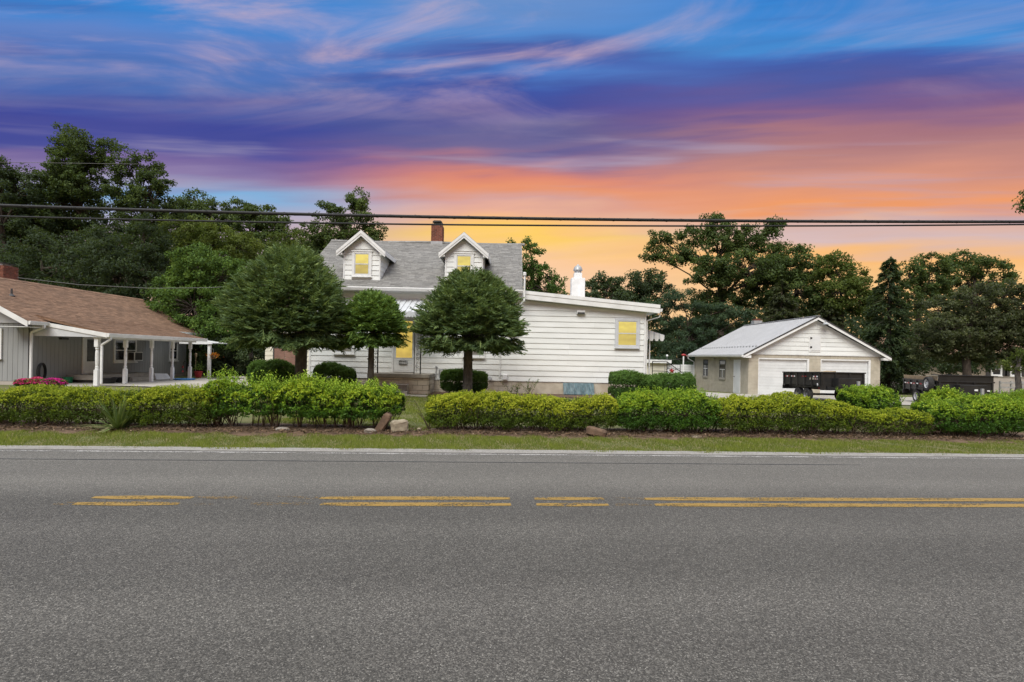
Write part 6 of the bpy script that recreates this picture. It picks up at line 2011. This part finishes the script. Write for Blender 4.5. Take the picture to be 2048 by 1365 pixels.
def spruce_ball(label, px, d, pxl, pxr, pyt, pyw, pyb, mat, nfr, trunk_r, lean=0.0, seed=0):
    """lollipop spruce: crown outline given by photo left/right/top/widest/bottom"""
    A = U(px, 780, d)
    g0 = gz(A.x, d)
    T = thing('clipped_spruce', label, 'tree', (A.x, d, g0), group='clipped spruces before the white house')
    L_, R__ = U(pxl, pyw, d), U(pxr, pyw, d)
    cx = (L_.x + R__.x) / 2
    W = (R__.x - L_.x) / 2 - 0.22
    zt, zw, zb = U(px, pyt, d).z, U(px, pyw, d).z, U(px, pyb, d).z
    limbs = []
    for i in range(46):
        a = random.uniform(0, 2 * PI); k = random.uniform(0.0, 0.9)
        z = zb + (zt - zb) * (0.05 + 0.75 * k)
        rr = W * random.uniform(0.55, 0.85) * (1 - 0.6 * k)
        limbs.append(([(A.x, d, z - 0.1), (A.x + (cx - A.x) * 0.5 + rr * 0.5 * math.cos(a), d + rr * 0.5 * math.sin(a), z + 0.02), (cx + rr * math.cos(a), d + rr * math.sin(a), z - 0.05)], [0.035, 0.025, 0.01]))
    trunk_mesh(T, [(A.x + lean, d, g0 - 0.1), (A.x + lean * 0.6, d, g0 + 0.25), (A.x, d, g0 + 1.0), (A.x, d, zb), (A.x + (cx - A.x) * 0.6, d, (zb + zt) / 2), (cx, d, zt - 0.3)], [trunk_r * 1.35, trunk_r * 1.08, trunk_r, trunk_r * 0.95, trunk_r * 0.6, 0.02], barkg, 12, limbs, 40)
    r_ = np.random.default_rng(seed)
    n = nfr
    az_ = r_.uniform(0, 2 * PI, n)
    e = 1.0 - 1.34 * r_.uniform(0, 1, n) ** 0.72               # -: under the skirt, 1: top
    outer = r_.uniform(0, 1, n) < 0.5
    inn = np.where(outer, r_.normal(0.0, 0.06, n), 0.06 + np.minimum(r_.exponential(0.16, n), 0.8))
    up = np.clip(e, 0, 1); dn = np.clip(-e / 0.34, 0, 1)
    lob = 1 + 0.085 * np.sin(3 * az_ + 6.0 * e + seed) + 0.075 * np.sin(6 * az_ - 9 * e + 2 * seed) + 0.05 * np.sin(13 * az_ + 17 * e) - 0.03
    rad = np.where(e >= 0, np.clip(1 - up ** 2.05, 0, 1) ** 0.66 + 0.03, np.sqrt(r_.uniform(0.02, 1, n))) * lob * (1 - inn)
    Z = np.where(e >= 0, zw + (zt - zw) * up * (1 - inn * 0.5), zb + (zw - zb) * (0.25 + 0.5 * r_.uniform(0, 1, n)) - np.clip(0.22 * np.sin(5 * az_ + seed) + 0.10 * np.sin(9 * az_), -0.05, 1) * (rad ** 2) - 0.12 * r_.uniform(0, 1, n) ** 3)
    c = np.stack([cx + W * rad * np.cos(az_), d + W * rad * np.sin(az_), Z], 1)
    out = np.stack([np.cos(az_), np.sin(az_), np.where(e >= 0, 0.15 + 1.1 * up ** 1.5, -0.25 - 0.7 * dn)], 1)
    D = unit(unit(out) + r_.normal(0, 0.27, (n, 3)))
    nrm = unit(np.stack([r_.normal(0, 0.3, n), r_.normal(0, 0.3, n), np.ones(n)], 1))
    side = unit(np.cross(D, nrm))
    fl = r_.uniform(0.26, 0.50, n) * np.where(outer, r_.uniform(0.9, 1.4, n), 1.0) * (W / 2.3) ** 0.45
    qs, ts = [], []
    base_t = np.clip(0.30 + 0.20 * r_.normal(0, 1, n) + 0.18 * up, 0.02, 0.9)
    spec = [(0.0, 1.0, 0.0, 1.0)] + [(f_, 0.55 - 0.28 * f_, s_ * 0.85, 0.75) for f_ in (0.12, 0.32, 0.52, 0.70) for s_ in (-1, 1)]
    for off, ll, sd, wf in spec:
        dd = unit(D * (1 - 0.35 * abs(sd)) + side * sd + r_.normal(0, 0.10, (n, 3)))
        l = fl * ll
        p = c + D * (fl * off)[:, None] - D * (fl * 0.5)[:, None] + dd * (l / 2)[:, None]
        w = np.full(n, 0.043) * r_.uniform(0.8, 1.2, n)
        tip = 0.30 if sd == 0 else -0.02  # main shoots tinted lighter: light on the tips painted into the colour
        roll_ = r_.normal(0, 1, (n, 3))
        for nn in ((nrm, side) if sd == 0 else (nrm * 0.6 + roll_ * 0.5,)):
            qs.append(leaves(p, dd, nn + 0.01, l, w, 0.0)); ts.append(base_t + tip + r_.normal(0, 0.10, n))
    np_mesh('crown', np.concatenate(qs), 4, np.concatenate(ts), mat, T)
    return T


spruce_ball('tallest clipped spruce with broad dome crown, leftmost of the three on the lawn', 601, 19.6, 458, 700, 497, 664, 694, needle, 8200, 0.20, 0.06, 1)
spruce_ball('small bright clipped spruce standing before the front door porch', 741, 20.2, 673, 817, 585, 662, 692, needlel, 4200, 0.115, 0.0, 2)
spruce_ball('dark clipped spruce with drooping skirt, right of the front door', 935, 19.8, 834, 1052, 542, 670, 702, needle, 6800, 0.165, 0.0, 3)


# ================================================================== the trees behind
def tree(name, label, px, d, blobs, mat, leaf=None, dens=1.0, clump=12.0, barkm=bark, tr=0.28, fill=0.45, up=0.5, group='trees behind the houses', lt=0.0, spread=0.52, narrow=0.55, limbk=1):
    """blobs: (photo x, y, half width, half height) lobes of the crown at distance d"""
    A = U(px, 740, d)
    g0 = gz(A.x, d)
    T = thing(name, label, 'tree', (A.x, d, g0), group=group)
    s_ = d / F
    clump *= 0.85
    ll = (leaf or 0.0058 * d) * 0.80
    cs, outs, lb = [], [], []
    limbs = []
    zmin = min(U(b[0], b[1] + b[3], d).z for b in blobs)
    zmax = max(U(b[0], b[1] - b[3], d).z for b in blobs)
    zfork = max(g0 + 1.2, zmin + 0.15 * (zmax - zmin))
    top = Vector((A.x * 0.4 + 0.6 * np.mean([U(b[0], b[1], d).x for b in blobs]), d, zfork + 0.55 * (zmax - zfork)))
    for bi, (bx, by, rx, ry) in enumerate(blobs):
        c = U(bx, by, d)
        RX, RZ = rx * s_, ry * s_
        RY = 0.5 * (RX + RZ) * 1.05
        dy = rng.normal(0, 0.35 * RY)
        nc = max(4, int(1.5 * rx * ry / clump ** 2 * 1.6))
        v_ = unit(rng.normal(0, 1, (nc, 3)))
        r = rng.uniform(0.12, 1.0, nc) ** fill
        cc = np.array([c.x, c.y + dy, c.z]) + v_ * r[:, None] * np.array([RX, RY, RZ])
        cr = clump * s_ * rng.uniform(0.75, 1.5, nc)
        # big limb to the lobe, small ones on to its clumps
        st = Vector((A.x, d, zfork)).lerp(top, random.uniform(0.0, 0.9))
        mid = st.lerp(Vector((c.x, c.y + dy, c.z)), 0.5) + Vector((random.gauss(0, 0.2), random.gauss(0, 0.2), 0.25))
        r0 = tr * 0.42 * min(1.0, math.sqrt(RX * RZ) / 2.5 + 0.25)
        limbs.append(([st, mid, (c.x, c.y + dy, c.z)], [r0, r0 * 0.7, r0 * 0.35]))
        for i in range(0, nc, 2):
            q = Vector(cc[i])
            s2 = mid.lerp(Vector((c.x, c.y + dy, c.z)), random.uniform(0, 1))
            limbs.append(([s2, s2.lerp(q, 0.5) + Vector((0, 0, 0.1)), q], [r0 * 0.28, r0 * 0.2, r0 * 0.08]))
        nl = max(8, int(dens * 2.3 * 3.14 * rx * ry / (ll / s_) ** 2 * 7.0 / nc * 1.0))
        for i in range(nc):
            v2 = unit(rng.normal(0, 1, (nl, 3))) * (rng.uniform(0, 1, (nl, 1)) ** spread)
            p = cc[i] + v2 * np.array([cr[i] * 1.15, cr[i] * 1.15, cr[i] * 0.80])
            cs.append(p); outs.append(v2 + v_[i] * 0.5)
            lb.append(np.full(nl, rng.normal(0, 0.13)))
    c = np.concatenate(cs); o_ = np.concatenate(outs); n = len(c)
    nr = unit(o_) * 0.7 + np.array([0, 0, up]) + rng.normal(0, 0.5, (n, 3))
    ax = rng.normal(0, 1, (n, 3)) + np.array([0, 0, -0.15])
    tint = 0.40 + lt + np.concatenate(lb) + rng.normal(0, 0.15, n)
    np_mesh('crown', leaves(c, ax, nr, rng.uniform(0.7, 1.3, n) * ll, rng.uniform(0.75, 1.2, n) * ll * narrow), 4, tint, mat, T)
    bend = random.gauss(0, 0.15)
    trunk_mesh(T, [(A.x, d, g0 - 0.2), (A.x, d, g0 + 0.5), (A.x + bend, d, (g0 + zfork) / 2), (A.x, d, zfork), tuple(top)], [tr * 1.35, tr, tr * 0.9, tr * 0.8, tr * 0.25], barkm, 9, limbs)
    return T


def conifer(name, label, px, d, pyt, pyb, hw, mat, n_br=260, per=46, droop=0.35, group='trees behind the houses', lt=0.0, ll=None):
    A = U(px, pyb, d)
    g0 = gz(A.x, d)
    T = thing(name, label, 'tree', (A.x, d, g0), group=group)
    zt = U(px, pyt, d).z; z0 = max(g0 + 0.4, U(px, pyb, d).z)
    W = hw * d / F
    t = rng.uniform(0, 1, n_br) ** 0.8
    az_ = rng.uniform(0, 2 * PI, n_br)
    z = zt - (zt - z0) * t
    L = W * (0.06 + 0.94 * t ** 0.62) * rng.uniform(0.65, 1.1, n_br)
    f_ = rng.uniform(0.12, 1.0, (n_br, per)) ** 0.7
    lat = rng.normal(0, 0.16, (n_br, per)) * (L * 0.8)[:, None] * (1.1 - f_)
    dz = -droop * L[:, None] * f_ ** 1.3 + 0.22 * L[:, None] * np.clip(f_ - 0.75, 0, 1) + rng.normal(0, 0.05, (n_br, per)) - np.abs(rng.normal(0, 0.10, (n_br, per))) * L[:, None] * 0.6
    x = A.x + np.cos(az_)[:, None] * L[:, None] * f_ - np.sin(az_)[:, None] * lat
    y = d + np.sin(az_)[:, None] * L[:, None] * f_ + np.cos(az_)[:, None] * lat
    c = np.stack([x, y, z[:, None] + dz], 2).reshape(-1, 3)
    n = len(c)
    o_ = np.repeat(np.stack([np.cos(az_), np.sin(az_), -0.35 * np.ones(n_br)], 1), per, axis=0)
    ax = o_ + rng.normal(0, 0.45, (n, 3))
    nr = rng.normal(0, 0.5, (n, 3)) + np.array([0, 0, 1.0])
    ll = ll or 0.0075 * d
    tint = 0.36 + lt + np.repeat(rng.normal(0, 0.12, n_br), per) + rng.normal(0, 0.13, n)
    np_mesh('crown', leaves(c, ax, nr, rng.uniform(0.7, 1.3, n) * ll, rng.uniform(0.7, 1.2, n) * ll * 0.30), 4, tint, mat, T)
    m = MB().tube([(A.x, d, g0 - 0.2), (A.x, d, (g0 + zt) / 2), (A.x, d, zt)], [0.22, 0.15, 0.015], 8)
    for i in range(0, n_br, 3):
        e = (A.x + math.cos(az_[i]) * L[i] * 0.8, d + math.sin(az_[i]) * L[i] * 0.8, z[i] - droop * L[i] * 0.6)
        m.tube([(A.x, d, z[i]), e], [0.03, 0.008], 4, cap=False)
    m.build('trunk', bark, T, smooth_=True)


# left of the white house
tree('broadleaf_tree', 'tallest tree on the left with ragged feathery top', 150, 44, [(142, 285, 22, 42), (110, 300, 14, 12), (185, 310, 34, 45), (222, 305, 26, 30), (150, 350, 48, 50), (95, 365, 42, 45), (190, 380, 60, 45), (120, 430, 80, 60)], treeleaf, clump=11, fill=0.5, lt=-0.15)
tree('broadleaf_tree', 'tall narrow-topped tree right of the tallest one, gaps of sky in its crown', 285, 43, [(255, 335, 26, 40), (294, 330, 16, 34), (300, 390, 34, 48), (333, 365, 18, 20), (250, 400, 40, 45), (325, 420, 30, 38), (280, 460, 60, 45)], treeleaf, clump=11, fill=0.5, lt=-0.15)
tree('broadleaf_tree', 'tree with domed crown cut by the left edge of the photo', 5, 41, [(5, 345, 45, 38), (-50, 360, 50, 60), (45, 380, 40, 40), (20, 440, 80, 60), (-60, 470, 80, 80)], darkleaf, clump=13, lt=-0.1)
tree('walnut_tree', 'dark drooping tree behind the ranch chimney', 95, 37, [(90, 500, 85, 55), (40, 550, 70, 55), (150, 545, 70, 55), (100, 600, 90, 45), (-30, 560, 70, 70)], darkleaf, leaf=0.26, narrow=0.36, clump=15, up=0.2, dens=1.1, lt=-0.16)
tree('walnut_tree', 'dark drooping tree behind the middle of the ranch roof', 225, 36, [(230, 500, 65, 50), (190, 560, 60, 50), (265, 555, 55, 60), (240, 620, 75, 50), (300, 480, 35, 50), (310, 560, 30, 50), (170, 620, 60, 40)], darkleaf, leaf=0.26, narrow=0.36, clump=15, up=0.2, dens=1.1, lt=-0.16)
tree('broadleaf_tree', 'dark full tree filling in between the tall left trees and the maple', 180, 49, [(60, 465, 90, 55), (170, 470, 90, 60), (280, 500, 80, 55), (360, 550, 70, 70), (80, 540, 90, 60), (470, 540, 70, 60)], darkleaf, clump=13, fill=0.35, dens=0.9, lt=-0.2)
tree('maple_tree', 'bright green maple between the ranch house and the tallest spruce', 400, 34, [(395, 530, 55, 40), (350, 580, 52, 55), (450, 560, 60, 55), (400, 620, 85, 60), (330, 650, 45, 50), (470, 640, 65, 70), (390, 690, 85, 45)], mapleleaf, clump=12, fill=0.38, dens=1.1)
tree('maple_tree', 'yellow-green tree top showing above the bright maple', 400, 40, [(375, 458, 46, 24), (440, 475, 48, 32), (490, 500, 48, 32), (410, 510, 70, 40)], limeleaf, clump=11, fill=0.4)
tree('broadleaf_tree', 'round-headed far tree just left of the double cable dip', 405, 52, [(400, 408, 34, 26), (372, 430, 34, 28), (425, 430, 38, 30), (400, 460, 60, 35)], treeleaf, clump=10, fill=0.4)
tree('broadleaf_tree', 'broad far tree with two rounded tops left of the house roof', 500, 53, [(480, 425, 36, 26), (525, 432, 34, 24), (500, 455, 70, 34), (560, 455, 34, 26), (530, 500, 80, 40)], treeleaf, clump=10, fill=0.4)
tree('broadleaf_tree', 'sparse pale tree at the left end of the white house roof', 590, 48, [(575, 480, 38, 28), (610, 500, 45, 34), (560, 515, 45, 30), (600, 540, 60, 35)], limeleaf, clump=9, dens=0.75, lt=-0.15)
tree('broadleaf_tree', 'tree rising behind the left dormer with a small round top knot', 690, 43, [(712, 398, 26, 24), (726, 425, 24, 22), (655, 415, 16, 12), (668, 430, 36, 16), (705, 455, 44, 26), (645, 465, 36, 32), (755, 468, 24, 22), (690, 500, 66, 40), (630, 520, 45, 45)], treeleaf, clump=10, fill=0.5)
tree('understory_tree', 'dark low tree beside the concrete drive behind the hanging basket', 470, 33.5, [(470, 715, 50, 40), (515, 690, 40, 60), (440, 735, 34, 30), (500, 745, 50, 26)], darkleaf, clump=12, tr=0.12, lt=-0.1, group='undergrowth trees')
tree('understory_tree', 'dark shrubby tree behind the rear porch post', 400, 38, [(400, 720, 46, 40), (360, 700, 40, 55), (425, 690, 40, 50)], darkleaf, clump=12, tr=0.12, lt=-0.15, group='undergrowth trees')
# behind the wing and the garage
tree('broadleaf_tree', 'slender tree right of the main roof edge with open twigs', 1060, 38, [(1055, 490, 13, 17), (1074, 500, 13, 14), (1050, 530, 22, 26), (1080, 545, 26, 22), (1060, 570, 40, 24), (1110, 570, 28, 20), (1095, 595, 50, 22), (1022, 487, 9, 8)], mapleleaf, clump=8, fill=0.55, dens=0.9, lt=-0.12)
tree('broadleaf_tree', 'thin tree right of the white ventilator chimney', 1205, 46, [(1195, 562, 22, 16), (1180, 590, 26, 24), (1225, 570, 24, 24), (1210, 600, 40, 24), (1240, 600, 28, 30)], darkleaf, clump=9, fill=0.5, dens=1.1, lt=0.05)
tree('broadleaf_tree', 'dark round tree left of the big oak', 1290, 51, [(1290, 560, 40, 30), (1262, 585, 34, 34), (1315, 590, 40, 40), (1280, 630, 50, 40)], darkleaf, clump=11, fill=0.4)
tree('oak_tree', 'big spreading oak with visible limbs above the garage', 1440, 56, [(1318, 482, 24, 18), (1340, 478, 18, 8), (1305, 510, 24, 14), (1345, 515, 30, 18), (1385, 470, 32, 20), (1425, 447, 34, 14), (1385, 505, 38, 22), (1440, 480, 52, 30), (1495, 480, 48, 28), (1535, 465, 26, 28), (1545, 500, 24, 24), (1400, 550, 60, 34), (1480, 540, 70, 40), (1450, 600, 80, 40), (1530, 570, 50, 50)], treeleaf, clump=11, fill=0.46, tr=0.36, lt=-0.02, dens=1.15)
tree('broadleaf_tree', 'mid-green tree just right of the big oak', 1590, 54, [(1590, 512, 32, 22), (1565, 545, 44, 34), (1620, 540, 38, 30), (1590, 590, 60, 44)], treeleaf, clump=11, fill=0.42)
tree('broadleaf_tree', 'yellowish-green rounded tree behind the garage ridge', 1680, 52, [(1668, 520, 34, 18), (1645, 540, 30, 24), (1700, 555, 40, 32), (1670, 590, 60, 44), (1715, 610, 34, 44)], limeleaf, clump=11, fill=0.42, lt=-0.22)
tree('pine_tree', 'white pine with flat tiered boughs left of the garage roof', 1370, 48, [(1352, 592, 34, 11), (1330, 612, 32, 12), (1385, 612, 34, 10), (1450, 618, 44, 11), (1340, 640, 44, 13), (1420, 640, 44, 11), (1485, 632, 30, 9), (1325, 668, 36, 13), (1400, 668, 52, 13), (1360, 695, 56, 14), (1470, 655, 44, 10), (1340, 722, 50, 14), (1420, 700, 50, 16)], pineleaf, leaf=0.30, narrow=0.22, clump=10, up=1.2, dens=2.9, fill=0.4)
conifer('spruce_tree', 'dark narrow spruce inside the white pine boughs', 1405, 50, 600, 755, 58, darkleaf, 260, 50)
conifer('spruce_tree', 'olive spruce directly behind the garage ridge', 1560, 51, 560, 750, 80, oliveleaf, 300, 50, lt=-0.12)
conifer('spruce_tree', 'dark spruce behind the right half of the garage gable', 1655, 51, 590, 760, 75, oliveleaf, 280, 48, lt=-0.18)
conifer('spruce_tree', 'tall dark spruce with pointed top right of the garage', 1775, 43, 514, 775, 82, darkleaf, 380, 56, 0.55)
tree('broadleaf_tree', 'rounded tree behind the tall dark spruce', 1835, 53, [(1850, 528, 38, 18), (1820, 550, 34, 24), (1865, 560, 44, 30), (1840, 600, 56, 40)], treeleaf, clump=10, fill=0.42, lt=0.0)
tree('broadleaf_tree', 'far tree with flat-domed top near the right edge', 1945, 54, [(1935, 517, 40, 16), (1965, 535, 36, 22), (1910, 545, 34, 22), (1995, 560, 26, 22), (1950, 580, 60, 36)], treeleaf, clump=10, fill=0.42, lt=0.03)
tree('olive_tree', 'broad soft olive-green tree behind the second trailer', 1930, 37, [(1880, 620, 38, 30), (1950, 600, 50, 34), (2010, 590, 40, 30), (1860, 660, 50, 34), (1920, 660, 70, 40), (1990, 650, 70, 50), (2050, 620, 50, 60), (1850, 700, 44, 24), (1930, 700, 70, 26), (2010, 705, 60, 28), (2060, 690, 50, 40)], oliveleaf, leaf=0.215, clump=10, fill=0.42, dens=1.0)
tree('understory_tree', 'dark low tree between the garage and second trailer', 1800, 44, [(1800, 700, 40, 44), (1830, 725, 44, 30), (1775, 735, 40, 30)], darkleaf, clump=11, tr=0.12, lt=-0.15, group='undergrowth trees')
tree('understory_tree', 'dark low tree beyond the second trailer box', 1900, 46, [(1900, 725, 60, 26), (1960, 722, 44, 20)], darkleaf, clump=11, tr=0.14, lt=-0.15, group='undergrowth trees')
tree('young_tree', 'young tree with brown trunk and pale leaves at the right edge', 2034, 27, [(2046, 712, 22, 16), (2030, 730, 20, 14), (2064, 725, 22, 22)], limeleaf, leaf=0.13, clump=9, tr=0.14, dens=1.0, lt=-0.05, barkm=barkg)
tree('broadleaf_tree', 'tree whose leaf tips poke in at the upper right edge', 2150, 24, [(2086, 392, 34, 16), (2092, 412, 38, 14), (2096, 520, 36, 12), (2200, 440, 60, 90), (2240, 500, 80, 120)], treeleaf, leaf=0.16, clump=12, tr=0.2, dens=0.8)


def woodland():
    # the far wood behind everything, one mass
    n = 105000
    a_ = rng.uniform(-1.02, 1.05, n)
    y = rng.uniform(62, 72, n)
    x = a_ * y
    top = 7.6 + 1.0 * np.sin(x * 0.23) + 0.9 * np.sin(x * 0.61 + 1) + 0.7 * np.sin(x * 1.7) + 0.4 * np.sin(x * 4.1)
    top = np.where(a_ < -0.42, top * (1 + 1.0 * np.clip((-a_ - 0.42) / 0.15, 0, 1)), top)
    top = np.where((a_ > 0.42) & (a_ < 0.72), top * 1.22, top)
    top = np.where(np.abs(a_ - 0.10) < 0.09, top * 0.86, top)
    z = -0.9 + top * rng.uniform(0, 1, n) ** 0.75
    z += 0.5 * np.sin(y * 2.1 + x) * 0.6
    c = np.stack([x, y, z], 1)
    nr = rng.normal(0, 0.6, (n, 3)) + np.array([0, -0.5, 0.7])
    ll = 0.46
    o = np_mesh('far_woodland', leaves(c, rng.normal(0, 1, (n, 3)), nr, rng.uniform(0.7, 1.3, n) * ll, rng.uniform(0.7, 1.2, n) * ll * 0.6), 4, np.clip(0.32 + 0.14 * np.sin(x * 0.9 + z) + rng.normal(0, 0.16, n), 0, 1), darkleaf, None)
    tag(o, 'far-off dark woodland closing the view behind the trees', 'woodland', kind='stuff')


woodland()
